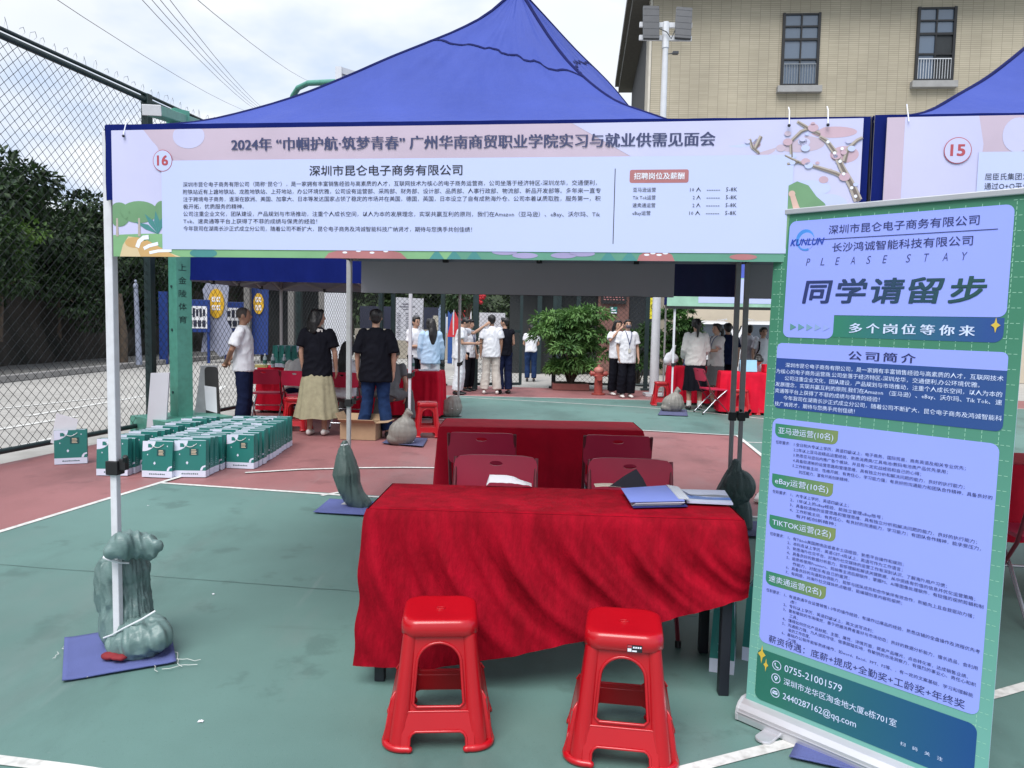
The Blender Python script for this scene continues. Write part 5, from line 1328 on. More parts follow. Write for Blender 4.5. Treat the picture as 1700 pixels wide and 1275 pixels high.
# ================================================================== teal paper gift bags
M_BAG = mat('bag_teal', (.018, .175, .155), .42, .06, 3)
M_BAGW = mat('bag_white', (.66, .70, .84), .5, .03, 3)
M_BAGI = mat('bag_inside', (.22, .42, .44), .6, .04, 3)
M_BAGP = mat('bag_print', (.010, .07, .075), .45, 0)
M_BAGB = mat('bag_beige', (.62, .50, .36), .5, 0)
M_CORD = mat('cord_white', (.72, .74, .76), .6, 0)
def make_bag(label, W_=.292, D_=.105, H_=.345, group='teal paper gift bags'):
    r = thing('gift_bag', label, 'paper bag', (0, 0, 0), 0, group); mb = MB(); w_, d_ = W_ / 2, D_ / 2; zb = .062; g = .012
    lv = [(0, 0), (zb, .0), (H_, -g)]
    for k in range(2):
        z0, z1 = lv[k][0], lv[k + 1][0]; e0, e1 = lv[k][1], lv[k + 1][1]
        q0 = [(-w_, -d_ - e0), (w_, -d_ - e0), (w_, d_ + e0), (-w_, d_ + e0)]; q1 = [(-w_, -d_ - e1), (w_, -d_ - e1), (w_, d_ + e1), (-w_, d_ + e1)]
        for i in range(4):
            j = (i + 1) % 4
            if i in (0, 2): mb.add([(*q0[i], z0), (*q0[j], z0), (*q1[j], z1), (*q1[i], z1)], [(0, 1, 2, 3)], 1 if k == 0 else 0)
            else:                      # gusset folds inwards towards the top
                sx = 1 if i == 1 else -1
                m0 = (sx * (w_ - .016 * (z0 / H_)), 0, z0); m1 = (sx * (w_ - .016 * (z1 / H_)), 0, z1)
                mb.add([(*q0[i], z0), m0, (*q0[j], z0), (*q1[i], z1), m1, (*q1[j], z1)], [(0, 1, 4, 3), (1, 2, 5, 4)], 1 if k == 0 else 0)
    mb.add([(-w_, -d_, .001), (w_, -d_, .001), (w_, d_, .001), (-w_, d_, .001)], [(0, 1, 2, 3)], 1)
    # inner faces
    ti = d_ - g - .002
    mb.add([(-w_ + .002, -ti, H_ - .002), (w_ - .002, -ti, H_ - .002), (w_ - .002, -d_ + .003, .05), (-w_ + .002, -d_ + .003, .05)], [(0, 1, 2, 3)], 2)
    mb.add([(-w_ + .002, ti, H_ - .002), (w_ - .002, ti, H_ - .002), (w_ - .002, d_ - .003, .05), (-w_ + .002, d_ - .003, .05)], [(0, 1, 2, 3)], 2)
    # print: white lobe, lines of small type, pale sparks
    yf = lambda z, e=.0012: -d_ + g * max(0, (z - zb)) / (H_ - zb) - e
    pf = lambda x, z, e=.0012: (x, yf(z, e), z)
    mb.flat([(-w_ + .001, H_ - .001)] + [(-w_ + .001 + .125 * math.sin(R(a)) * (1 if a < 60 else 1), H_ - .001 - .098 * math.cos(R(a))) for a in range(0, 91, 10)], lambda a, b: pf(a, b), 1)
    mb.flat(rrect(-.092, H_ - .062, -.052, H_ - .026, .004), lambda a, b: pf(a, b, .002), 0)
    mb.flat(rrect(-.005, .205, .078, .268, .003), lambda a, b: pf(a, b), 3)
    for k in range(4):
        mb.flat([(.012, .214 + k * .0135), (.060 - .006 * (k % 2), .214 + k * .0135), (.060 - .006 * (k % 2), .221 + k * .0135), (.012, .221 + k * .0135)], lambda a, b: pf(a, b, .002), 4)
    for x, z, s in ((-.025, .135, .012), (-.095, .215, .006), (.095, .300, .006), (.03, .30, .004)):
        mb.flat([(x, z + s * 1.4), (x + s, z), (x, z - s * 1.4), (x - s, z)], lambda a, b: pf(a, b), 1)
    mb.flat([(.095, .064), (.1, .085), (.115, .105), (w_ - .001, .115), (w_ - .001, .098), (.125, .092), (.115, .064)], lambda a, b: pf(a, b), 1)
    for k in range(9):
        x = -.075 + k * .0175; mb.flat([(x, .026), (x + .012, .026), (x + .012, .026 + .010 + .004 * (k % 3 == 0)), (x, .036)], lambda a, b: (a, -d_ - .0012, b), 3)
    for k in range(4): mb.flat([(-.03, .09 + k * .018), (.02 - .01 * (k % 2), .09 + k * .018), (.02 - .01 * (k % 2), .096 + k * .018), (-.03, .096 + k * .018)], lambda a, b: (w_ - .016 * (b / H_) * (1 - abs(a) / d_) + .0015, a, b), 2); mb.flat([(-.03, .09 + k * .018), (.02 - .01 * (k % 2), .09 + k * .018), (.02 - .01 * (k % 2), .096 + k * .018), (-.03, .096 + k * .018)], lambda a, b: (-(w_ - .016 * (b / H_) * (1 - abs(a) / d_) + .0015), a, b), 2)
    body = mb.build('bag_body', [M_BAG, M_BAGW, M_BAGI, M_BAGP, M_BAGB], r, fix=False)
    mb = MB()
    mb.box((0, .016, H_ * .5 + .012), (W_ - .03, .010, H_ - .03)); mb.box((-.004, -.014, H_ * .5 + .004), (W_ - .05, .005, H_ - .04))
    mb.build('papers', mat('paper_tint', (.60, .68, .76), .7, .05), r)
    mb = MB()
    mb.tube([(-.062 + .124 * k / 10, yf(H_ - .03, .004) - .004 * math.sin(k / 10 * math.pi), H_ - .028 - .032 * math.sin(k / 10 * math.pi)) for k in range(11)], .0028, 5)
    mb.tube([(-.062 + .124 * k / 10, d_ - g + .004, H_ - .028 - .08 * math.sin(k / 10 * math.pi)) for k in range(11)], .0028, 5)
    mb.build('cord_handle', M_CORD, r, smooth=60)
    return r
bag = make_bag('teal gift bag standing alone by the fence with a white sheet sticking out of it')
bag.location = (-4.49, 7.78, 0); bag.rotation_euler = (0, 0, R(24))
mb = MB(); mb.grid(lambda u, v: (-.13 + .19 * u + .06 * v - .05, -.02 + .004 * math.sin(v * 3), .22 + .30 * v - .07 * u), 6, 6); o = mb.build('loose_sheet', M_PAPER, bag, fix=False); o.modifiers.new('thick', 'SOLIDIFY').thickness = .001
src = [c for c in bag.children if c.name.split('.')[0] != 'loose_sheet']
def bag_copy(label, loc, rz):
    c = bag.copy(); COL.objects.link(c); c.location = loc; c.rotation_euler = (0, 0, rz); c['label'] = label
    for ch_ in src:
        d_ = ch_.copy(); COL.objects.link(d_); d_.parent = c
    return c
rnd = random.Random(11)
cols = [(-3.77, 7.24, 5.5, 15), (-3.33, 7.20, 4.5, 16), (-3.032, 7.235, 2.5, 16), (-2.722, 7.72, -2.5, 12)]
front_l = ['front gift bag at the left end of the block, crossed by the white tent leg', 'front gift bag second from the left in the block of teal bags', 'front gift bag right next to the white line corner, third from the left', 'front gift bag of the set back right hand row with its cord hanging']
mid = 'teal gift bag packed behind others in the block of bags on the red court'
for ci, (x, y, an, n) in enumerate(cols):
    for k in range(n):
        if ci == 3 and k == n - 1: lab = 'last gift bag of the right hand row, nearest the woman in the khaki skirt'
        else: lab = front_l[ci] if k == 0 else mid
        s = k * .128
        cb = bag_copy(lab, (x + math.sin(R(an)) * s + rnd.uniform(-.018, .018), y + math.cos(R(an)) * s + rnd.uniform(-.006, .006), 0), R(-2 + rnd.uniform(-5, 5)))
        cb.scale = (rnd.uniform(.97, 1.02), rnd.uniform(.85, 1.12), rnd.uniform(.97, 1.03)); cb.rotation_euler.x = R(rnd.uniform(-3.2, 1.5))
bag_copy('dark teal gift bag standing behind the black leg of the velvet table', (.985, 3.395, 0), R(72))
bag_copy('gift bag hidden behind the banner stand with its white top showing', (1.19, 3.50, 0), R(60))
for i, px in enumerate((462, 473, 484, 495)):
    q = P(px, 600, 12.45); bag_copy(['leftmost of the gift bags lined up on the far table', 'second gift bag from the left on the far table', 'third gift bag from the left on the far table', 'rightmost gift bag lined up on the far table'][i], (q.x, 12.5 - i * .02, .748), R(90 + TA * 57))

# ================================================================== cardboard box, boards, bottles
M_CARD = mat('cardboard', (.40, .27, .165), .8, .08, 4, .1, 50)
M_CARDI = mat('cardboard_inside', (.26, .175, .11), .85, .08, 4)
q = G(596, 730); bx = thing('cardboard_box', 'open brown cardboard box on the red court with flaps spread', 'box', (q.x, q.y + .16, 0), R(-6))
mb = MB(); w_, d_, h_ = .23, .16, .22
for c, s in (((0, -d_, h_ / 2), (2 * w_, .008, h_)), ((0, d_, h_ / 2), (2 * w_, .008, h_)), ((-w_, 0, h_ / 2), (.008, 2 * d_ - .01, h_)), ((w_, 0, h_ / 2), (.008, 2 * d_ - .01, h_)), ((0, 0, .006), (2 * w_ - .01, 2 * d_ - .01, .006))): mb.box(c, s)
mb.build('box_body', M_CARD, bx)
for nm, a, b, dr in (('flap', (-w_, -d_), (w_, -d_), (0, -.10, .05)), ('flap', (w_, -d_), (w_, d_), (.17, -.02, .02)), ('flap', (w_, d_), (-w_, d_), (0, .10, .07)), ('flap', (-w_, d_), (-w_, -d_), (-.06, 0, .11))):
    mb = MB(); A, B, D_ = Vector((*a, h_)), Vector((*b, h_)), Vector(dr); nrm = (B - A).cross(D_).normalized() * .006
    vs = [A, B, B + D_, A + D_]; mb.add(vs + [v + nrm for v in vs], [(0, 1, 2, 3), (7, 6, 5, 4)] + [(i, (i + 1) % 4, 4 + (i + 1) % 4, 4 + i) for i in range(4)]); mb.build(nm, M_CARD, bx)
M_FOAM = mat('foam_board', (.52, .53, .58), .6, .03, 2)
def lean_board(name, label, cat, pts_px, Y, mt, lean=.12, th=.03, extra=None):
    tl, tr, br = [P(*p, Y) for p in pts_px]
    b_ = Vector((tl.x, Y, 0)); t = thing(name, label, cat, b_)
    w_ = tr.x - tl.x; h_ = tl.z
    mb = MB(); sh = br.x - tr.x
    vs = [Vector((sh * .0 - .02, -lean, 0)), Vector((w_ + sh, -lean, 0)), Vector((w_, 0, h_)), Vector((0, 0, h_ - .01))]
    mb.add(vs + [v + Vector((0, th, 0)) for v in vs], [(0, 1, 2, 3), (7, 6, 5, 4)] + [(i, (i + 1) % 4, 4 + (i + 1) % 4, 4 + i) for i in range(4)])
    mb.build('panel', mt, t, bevel=.003); return t, w_, h_
lean_board('foam_board', 'pale foam board leaning against the teal basketball post', 'board', ((250, 618), (281, 618), (281, 720)), 9.55, M_FOAM)
lb, w_, h_ = lean_board('display_stand', 'tilted grey and black display stand with a white sheet against the fence', 'display stand', ((333, 606), (360, 606), (378, 690)), 10.45, mat('grey_plastic', (.33, .34, .36), .5, .1), .25)
mb = MB(); mb.prism(rrect(.06, .2, w_ + .02, h_ - .02, .05), lambda a, b, c: (a + .12 * (1 - b / h_), -.25 * (1 - b / h_) - .012 - c, b), .012); mb.build('black_frame', M_BLACK, lb)
mb = MB(); mb.prism([(.08, .28), (.23, .24), (.22, .58), (.06, .60)], lambda a, b, c: (a + .10 * (1 - b / h_), -.25 * (1 - b / h_) - .03 - c, b), .003); mb.build('paper_sheet', M_PAPER, lb)
M_WATER = mat('water_bottle', (.42, .50, .55), .12, .1, 20)
def bottle(label, loc, cap=(.03, .12, .3)):
    t = thing('water_bottle', label, 'bottle', loc, 0, 'water bottles on the far tables'); mb = MB()
    mb.tube([(0, 0, .002), (0, 0, .10), (0, 0, .15), (0, 0, .18), (0, 0, .195)], [.031, .031, .030, .014, .013], 12); mb.build('bottle_body', M_WATER, t, smooth=60)
    mb = MB(); mb.tube([(0, 0, .06), (0, 0, .115)], .0318, 12); mb.build('paper_label', mat('label_green', (.04, .16, .14), .5, .1), t, smooth=60)
    mb = MB(); mb.tube([(0, 0, .195), (0, 0, .215)], .015, 10); mb.build('cap', mat('cap_white', (.7, .7, .72), .5, 0), t, smooth=60)
for lab, px, Y in (('clear water bottle at the left end of the far table', 440, 12.25), ('clear water bottle next to the leftmost one on the far table', 453, 12.2), ('water bottle nearest the gift bags on the far table', 472, 12.2), ('water bottle standing alone behind the tent leg on the far table', 685, 12.25)):
    q = P(px, 600, Y); bottle(lab, (q.x, Y, .748))
for nm, lab, px, Y, mt, sz in (('paper_stack', 'white papers and a yellow note on the left end of the far table', 428, 12.2, mat('note_yellow', (.62, .55, .22), .6, .1), (.3, .2, .03)), ('paper_sheet', 'white papers on the right end of the far left table', 712, 12.2, M_PAPER, (.32, .22, .012))):
    q = P(px, 600, Y); mb = MB(); mb.box((0, 0, sz[2] / 2 + .001), sz, rz=.2); mb.box((.04, .02, sz[2] + .005), (sz[0] * .8, sz[1] * .9, .006), rz=-.15); o = mb.build(nm, mt); o.location = (q.x, Y, .748); tag(o, lab, 'papers')
q = P(1244, 605, tr2.y - .2); mb = MB(); mb.box((0, 0, .11), (.30, .012, .21), R3=Matrix.Rotation(R(-12), 3, 'X')); mb.box((0, .05, .095), (.28, .010, .19), R3=Matrix.Rotation(R(20), 3, 'X'))
o = mb.build('table_card', mat('card_blue', (.30, .55, .72), .5, .08, 8)); o.location = (q.x, tr2.y - .15, .75); tag(o, 'pale blue table card standing before the person who sits writing', 'sign')
q = P(1268, 605, tr2.y); mb = MB(); mb.box((0, 0, .07), (.26, .2, .14)); o = mb.build('red_box', M_SATIN, bevel=.01); o.location = (q.x + .1, tr2.y - .05, .75); tag(o, 'small red box on the table to the right of the pale blue card', 'box')
q = P(1170, 590, 14.2); mb = MB(); mb.box((0, 0, .13), (.32, .03, .24), R3=Matrix.Rotation(R(-10), 3, 'X')); mb.box((0, -.026, .18), (.26, .004, .07), 1, R3=Matrix.Rotation(R(-10), 3, 'X')); o = mb.build('table_sign', [mat('sign_navy', (.02, .05, .2), .4), M_INKW]); o.location = (q.x, 15.25, .75); tag(o, 'small dark blue sign on the table between the two women at right', 'sign')
q = P(1129, 605, 14.0); mb = MB(); mb.ell((0, 0, .13), (.15, .1, .14)); mb.tube([(0, 0, .2), (.05, 0, .36), (.09, 0, .42)], [.06, .03, .02], 8); o = blob(mb, 'carrier_bag', M_PAPER, None, .012, 2, nz=.02, nsc=9); o.location = (q.x + .1, 15.3, .745); tag(o, 'white plastic carrier bag on the table left of the woman in the black skirt', 'bag')
# ================================================================== people
M_SKIN = mat('skin', (.46, .27, .19), .5, .06, 12)
M_SKIN2 = mat('skin_tan', (.33, .18, .12), .5, .06, 12)
M_HAIR = mat('hair_black', (.011, .010, .011), .42, .2, 30, .4, 90, stretch=(1, 1, .15))
M_CROP = mat('hair_cropped', (.055, .045, .042), .8, .2, 60)
M_WHT = mat('cloth_white', (.68, .69, .74), .8, .05, 5, .45, 9)
M_OFFW = mat('cloth_offwhite', (.58, .56, .54), .8, .06, 5, .45, 9)
M_SKYB = mat('cloth_sky_blue', (.42, .58, .78), .8, .06, 5, .45, 9)
M_BLK = mat('cloth_black', (.0065, .007, .012), .85, .15, 5, .45, 9, spec=.12)
M_NVY = mat('cloth_navy', (.008, .013, .042), .85, .15, 5, .45, 9, spec=.12)
M_JEAN = mat('denim', (.014, .034, .100), .85, .25, 9, .5, 12, spec=.15)
M_KHAK = mat('khaki_linen', (.31, .285, .185), .85, .12, 14, .3, 20)
M_BEIG = mat('cloth_beige', (.50, .46, .42), .85, .06, 5, .4, 9)
M_GREY = mat('cloth_grey', (.12, .12, .125), .85, .1, 5, .4, 9)
M_SHOW = mat('shoe_white', (.66, .64, .62), .6, .05, 20)
M_SHOB = mat('shoe_black', (.015, .015, .017), .5, .1, 20)
ARM = ((.225, .015, 1.135), (.235, -.055, .895))
def wrinkle(a):
    def f(co, no):
        r = 1 - abs(mnoise.noise(Vector((co.x * 9 + co.z * 5, co.y * 9, co.z * 7 - co.x * 4)))) * 2.4
        return co + no * a * max(-.15, .25 + .7 * r + .6 * mnoise.noise(Vector((co.x * 17, co.y * 17, co.z * 6 + 3))))
    return f
def person(label, loc, rot, H=1.66, shirt=None, sleeve=.55, hem=.86, skin=None, bottom=('trousers', None, .062), shoes=None, hair='short',
           la=ARM, ra=ARM, lean=0, yaw=0, nod=0, sit=False, feet=.10, face=False, wide=1.0, vox=.011, sole=None, stride=0.0, extra=None, group=None, base=0.0, hair_mat=None):
    s = H / 1.7; root = thing('person', label, 'person', (loc[0], loc[1], base), R(rot), group)
    skin = skin or M_SKIN; shoes = shoes or M_SHOW; dz = -.42 if sit else 0.0
    HM = Matrix.Translation((0, 0, 1.47)) @ Matrix.Rotation(R(yaw), 4, 'Z') @ Matrix.Rotation(R(nod), 4, 'X') @ Matrix.Translation((0, 0, -1.47))
    UM = Matrix.Translation((0, 0, .93 + dz)) @ Matrix.Rotation(R(lean), 4, 'X') @ Matrix.Translation((0, 0, -.93))
    def put(dst, src, M_):
        src.v = [tuple((M_ @ Vector(v)) * s) for v in src.v]; k = len(dst.v); dst.v += src.v; dst.f += [tuple(i + k for i in f) for f in src.f]; dst.m += src.m
    # ---- body
    body = MB(); hd = MB()
    hd.ell((0, -.008, 1.602), (.073, .090, .100)); hd.ell((0, -.040, 1.545), (.052, .052, .058)); hd.ell((0, -.022, 1.57), (.064, .070, .07))
    hd.tube([(0, -.092, 1.605), (0, -.113, 1.572), (0, -.098, 1.562)], [.009, .014, .010], 8, round_=True)
    hd.ell((0, -.090, 1.535), (.022, .010, .008))
    for sx in (-1, 1): hd.ell((sx * .075, .002, 1.582), (.010, .020, .030))
    put(body, hd, UM @ HM)
    up = MB(); up.tube([(0, .012, 1.40), (0, .004, 1.47), (0, -.004, 1.54)], [.060, .050, .050], 12)
    up.tube([(0, 0, .90), (0, 0, 1.08), (0, .0, 1.28), (0, .01, 1.40), (0, .01, 1.44)], [(.145, .10), (.125, .09), (.155, .10), (.150, .075), (.07, .05)], 16, frame=(1, 0, 0))
    arms = []
    for sx, (el, wr) in ((1, la), (-1, ra)):
        sh = Vector((sx * .165, .008, 1.385)); el = Vector((sx * el[0], el[1], el[2])); wr = Vector((sx * wr[0], wr[1], wr[2])); arms.append((sh, el, wr))
        up.tube([sh, sh.lerp(el, .5), el, el.lerp(wr, .35), wr], [.050, .044, .036, .036, .025], 10, round_=True)
        d = (wr - el).normalized(); ax = Vector((0, -1, 0)) if abs(d.y) < .75 else Vector((0, 0, 1))
        lt = (ax - d * ax.dot(d)).normalized(); nn = d.cross(lt) * sx
        pc = wr + d * .045
        up.tube([wr, wr + d * .03, wr + d * .085], [(.024, .018), (.036, .016), (.038, .014)], 10, frame=lt, round_=True)
        for k in range(4):
            o_ = lt * (.030 - .020 * k); ln = (.066, .076, .072, .056)[k]; p0 = wr + d * .082 + o_
            up.tube([p0, p0 + d * ln * .5 + nn * .006, p0 + d * ln * .85 + nn * .022], [.0095, .009, .008], 6, round_=True)
        p0 = wr + d * .03 + lt * .034; up.tube([p0, p0 + d * .03 + lt * .022, p0 + d * .058 + lt * .026], [.011, .010, .009], 6, round_=True)
    put(body, up, UM)
    hipz = .90 + dz; legs = []
    for sx in (-1, 1):
        hp = Vector((sx * .088, 0, hipz))
        if sit: kn, an = Vector((sx * (.10 + feet * .6), -.42, .50)), Vector((sx * (.09 + feet * .8), -.40 + .05 * sx, .09))
        else: kn, an = Vector((sx * (.09 + feet * .1), -.02 + sx * stride * .5, .49)), Vector((sx * feet, .03 + sx * stride, .085))
        legs.append((hp, kn, an))
    lo = MB()
    for hp, kn, an in legs:
        lo.tube([hp, hp.lerp(kn, .5), kn, kn.lerp(an, .3), an, an + Vector((0, -.01, -.05))], [.085, .070, .050, .052, .034, .034], 12, round_=True)
        lo.tube([an + Vector((0, .03, -.045)), an + Vector((0, -.06, -.055)), an + Vector((0, -.15, -.065))], [(.034, .03), (.038, .026), (.03, .016)], 8, frame=(1, 0, 0), round_=True)
    lo.ell((0, 0, hipz + .02), (.155, .105, .12)); put(body, lo, Matrix.Identity(4))
    blob(body, 'body', skin, root, vox, 2)
    # ---- shoes
    sh_ = MB()
    for hp, kn, an in legs:
        sh_.tube([(an + Vector((0, .055, -.04))) * s, (an + Vector((0, .0, -.045))) * s, (an + Vector((0, -.09, -.055))) * s, (an + Vector((0, -.165, -.062))) * s], [(.036 * s, .042 * s), (.043 * s, .042 * s), (.047 * s, .032 * s), (.036 * s, .020 * s)], 12, frame=(1, 0, 0), round_=True)
    shm = blob(sh_, 'shoes', shoes, root, .009, 2)
    # ---- bottom
    kind, bm_, wd = bottom[0], bottom[1], bottom[2]
    if kind == 'trousers':
        tr = MB()
        for hp, kn, an in legs:
            e = an + Vector((0, .0, .015 if len(bottom) < 4 else bottom[3]))
            tr.tube([hp + Vector((0, 0, .02)), hp.lerp(kn, .5), kn, kn.lerp(e, .5), e], [.100, .090, max(.066, wd * .95), wd, wd], 14)
        tr.ell((0, .005, hipz + .03), (.168, .122, .13)); tr.tube([(0, 0, hipz), (0, 0, hipz + .14)], [(.165, .115), (.150, .105)], 16, frame=(1, 0, 0))
        q = MB(); put(q, tr, Matrix.Identity(4)); blob(q, 'trousers', bm_, root, vox, 3, fn=wrinkle(.009))
    else:
        hz = bottom[3]
        mb = MB()
        def sk(u, v):
            a = 2 * math.pi * u; z = 1.0 + (hz - 1.0) * v; r0 = .140 + .045 * min(1, v * 3) ; r_ = r0 + (wd - .185) * v ** 1.3
            r_ += .018 * v * math.sin(a * 7 + 2 * mnoise.noise(Vector((math.cos(a) * 2, math.sin(a) * 2, v * 2)))) + .008 * v * math.sin(a * 16)
            return Vector((r_ * math.cos(a), r_ * .78 * math.sin(a), z + .008 * math.sin(a * 5) * v)) * s
        mb.grid(sk, 72, 20, closed=True); mb.grid(lambda u, v: Vector((sk(u, 1 - v).x * .985, sk(u, 1 - v).y * .985, sk(u, 1 - v).z)), 72, 6, closed=True)
        mb.build('skirt', bm_, root, smooth=70, fix=False)
    # ---- top
    tp = MB(); w_ = wide
    tp.tube([(0, .0, hem), (0, 0, hem + .10), (0, 0, 1.10), (0, 0, 1.27), (0, .008, 1.375), (0, .010, 1.425), (0, .008, 1.455)],
            [(.180 * w_, .130 * w_), (.175 * w_, .125 * w_), (.162 * w_, .118 * w_), (.178, .125), (.172, .098), (.105, .072), (.064, .058)], 20, frame=(1, 0, 0))
    for sh, el, wr in arms:
        if sleeve <= 0: continue
        if sleeve <= 1:
            e = sh.lerp(el, sleeve); tp.tube([sh + Vector((0, 0, -.005)), sh.lerp(el, sleeve * .5), e], [.066, .066 * w_, .066 * w_ + .004], 14)
            tp.ell(sh + Vector((0, 0, -.003)), .062)
        else:
            tp.tube([sh, sh.lerp(el, .5), el, el.lerp(wr, .5), wr], [.066, .064, .056, .052, .040], 14); tp.ell(sh, .064); tp.ell(el, .054)
    q = MB(); put(q, tp, UM)
    blob(q, 'shirt', shirt, root, vox, 3, fn=wrinkle(.011))
    # ---- hair
    hr = MB()
    if hair == 'crop': hr.ell((0, .004, 1.618), (.0765, .089, .090))
    else:
        hr.ell((0, .020, 1.618), (.084, .088, .094)); hr.ell((0, -.050, 1.672), (.062, .045, .034)); hr.ell((0, .045, 1.575), (.070, .055, .07))
        if hair == 'short':
            for sx in (-1, 1): hr.ell((sx * .070, -.02, 1.635), (.018, .04, .045))
        if hair in ('bob', 'long', 'tail'):
            for sx in (-1, 1): hr.tube([(sx * .066, -.03, 1.66), (sx * .078, -.005, 1.58), (sx * .078, .02, 1.50 if hair != 'tail' else 1.56)], [.022, .026, .020], 8, round_=True)
        if hair == 'bob': hr.tube([(0, .045, 1.62), (0, .070, 1.52), (0, .080, 1.40)], [(.085, .065), (.112, .066), (.100, .045)], 14, frame=(1, 0, 0), round_=True)
        if hair == 'long': hr.tube([(0, .045, 1.62), (0, .075, 1.50), (.01, .115, 1.36), (.02, .125, 1.20)], [(.08, .06), (.098, .055), (.090, .040), (.045, .022)], 14, frame=(1, 0, 0), round_=True)
        if hair == 'tail': hr.tube([(0, .10, 1.62), (0, .135, 1.58), (.005, .135, 1.48), (.01, .125, 1.38)], [.026, .032, .030, .016], 10, round_=True)
    q = MB(); put(q, hr, UM @ HM); blob(q, 'hair', hair_mat or (M_CROP if hair == 'crop' else M_HAIR), root, .010, 1, fn=lambda co, no: co + no * (.007 * mnoise.noise(Vector((co.x * 38, co.y * 38, co.z * 7))) + .010 * mnoise.noise(Vector((co.x * 13, co.y * 13, co.z * 5 + 2)))))
    T_ = UM @ HM
    if face:
        fc = MB(); e2 = MB()
        for sx in (-1, 1):
            fc.ell((sx * .030, -.0885, 1.600), (.0125, .006, .0055), 0, 8, 5); fc.box((sx * .031, -.088, 1.622), (.032, .008, .0055), 0)
        fc.ell((0, -.100, 1.535), (.022, .006, .006), 1, 8, 5); put(e2, fc, T_)
        e2.build('face_features', [M_HAIR, mat('lips', (.30, .09, .08), .5, 0)], root)
    if extra: extra(root, s, UM, T_)
    return root
def X(px, Y, py=560): return (P(px, py, Y).x, Y)
def flowers(root, s, UM, T_):
    mb = MB()
    for k in range(5):
        a = R(35 + k * 27); c = Vector((.085 * math.cos(a), .02 + .075 * math.sin(a), 1.425 - .006 * abs(k - 2)))
        for j in range(5): mb.ell(UM @ (c + Vector((.014 * math.cos(j * 1.257), .010, .014 * math.sin(j * 1.257)))) * s, .012, 0, 8, 5)
    mb.build('collar_flowers', M_SHOW, root, smooth=180)
def lanyard(root, s, UM, T_):
    mb = MB()
    for sx in (-1, 1): mb.tube([UM @ Vector((sx * .062, -.02, 1.455)) * s, UM @ Vector((sx * .06, -.105, 1.40)) * s, UM @ Vector((sx * .03, -.142, 1.28)) * s, UM @ Vector((.0, -.146, 1.16)) * s], .0075 * s, 6)
    mb.tube([UM @ Vector((0, -.146, 1.16)) * s, UM @ Vector((0.0, -.150, 1.08)) * s], .004 * s, 5)
    mb.build('lanyard', mat('lanyard_navy', (.02, .04, .14), .6, 0), root)
    mb = MB(); mb.box(UM @ Vector((0, -.152, 1.03)) * s, (.055, .006, .085)); mb.build('badge', mat('badge', (.60, .58, .52), .4, 0), root)
def masked(root, s, UM, T_):
    lanyard(root, s, UM, T_)
    mb = MB(); mb.ell(T_ @ Vector((0, -.060, 1.553)) * s, (.060 * s, .058 * s, .048 * s)); mb.build('face_mask', mat('mask_grey', (.10, .10, .13), .8, .1), root, smooth=180)
def phone(root, s, UM, T_):
    mb = MB(); mb.box(UM @ Vector((0.05, -.40, 1.17)) * s, (.08, .15, .01)); mb.build('phone', M_BLACK, root)
def camera_bag(root, s, UM, T_):
    mb = MB(); mb.ell(Vector((-.25, -.08, .80)) * s, (.06, .05, .06)); mb.ell(Vector((-.28, -.10, .76)) * s, (.035, .03, .035)); mb.build('camera', M_BLACK, root, smooth=180)
def backpack(root, s, UM, T_):
    mb = MB(); mb.tube([Vector((0, .16, 1.0)) * s, Vector((0, .19, 1.2)) * s, Vector((0, .16, 1.38)) * s], [(.15, .06), (.16, .08), (.12, .05)], 12, frame=(1, 0, 0), round_=True)
    for sx in (-1, 1): mb.tube([Vector((sx * .12, .06, 1.42)) * s, Vector((sx * .125, -.10, 1.36)) * s, Vector((sx * .14, -.11, 1.2)) * s, Vector((sx * .15, .02, 1.05)) * s], .017, 6)
    mb.build('backpack', M_BLK, root, smooth=180)
def glasses(root, s, UM, T_):
    mb = MB()
    for sx in (-1, 1): mb.tube([T_ @ Vector((sx * .032 + .022 * math.cos(k * math.pi / 6), -.102, 1.598 + .018 * math.sin(k * math.pi / 6))) * s for k in range(13)], .0025, 4)
    mb.build('glasses', M_BLACK, root)
DOWN = ((.215, .02, 1.13), (.20, -.03, .89))
person('man in a white polo shirt and navy trousers standing in profile, hands behind his back', X(404, 10.25), 97, 1.655, M_WHT, .80, .84, M_SKIN2, ('trousers', M_NVY, .080), M_SHOB, 'crop',
       ((.235, .10, 1.13), (.075, .205, .98)), ((.235, .10, 1.13), (.045, .215, .955)), yaw=8, wide=1.06, vox=.010)
person('woman with long black hair, black top and long khaki skirt seen from behind', X(527, 10.1), 180, 1.65, M_BLK, .72, .80, None, ('skirt', M_KHAK, .305, .235), M_SHOW, 'bob',
       DOWN, ((.235, .0, 1.12), (.235, -.07, .90)), yaw=-52, wide=1.12, vox=.010, extra=flowers)
person('short haired person in a loose black tee and blue jeans seen from behind', X(624, 10.0), 180, 1.665, M_BLK, .98, .745, None, ('trousers', M_JEAN, .078), M_SHOB, 'short',
       ((.24, .02, 1.12), (.245, -.03, .88)), ((.24, .02, 1.12), (.235, -.03, .88)), feet=.17, wide=1.22, vox=.010)
person('woman with long black hair in a white top sitting at the far red table', X(573, 10.8), 172, 1.62, M_WHT, .6, .86, None, ('trousers', M_GREY, .07), M_SHOB, 'long', ((.21, -.1, 1.15), (.12, -.30, 1.06)), ((.21, -.1, 1.15), (.12, -.30, 1.06)), sit=True, lean=8, vox=.012)
person('person in white bent over the far table left of the khaki skirt', X(489, 11.75), 178, 1.6, M_OFFW, .6, .86, None, ('trousers', M_NVY, .07), M_SHOB, 'short', ((.21, -.1, 1.15), (.12, -.30, 1.06)), ((.21, -.1, 1.15), (.12, -.30, 1.06)), sit=True, lean=38, nod=12, vox=.012)
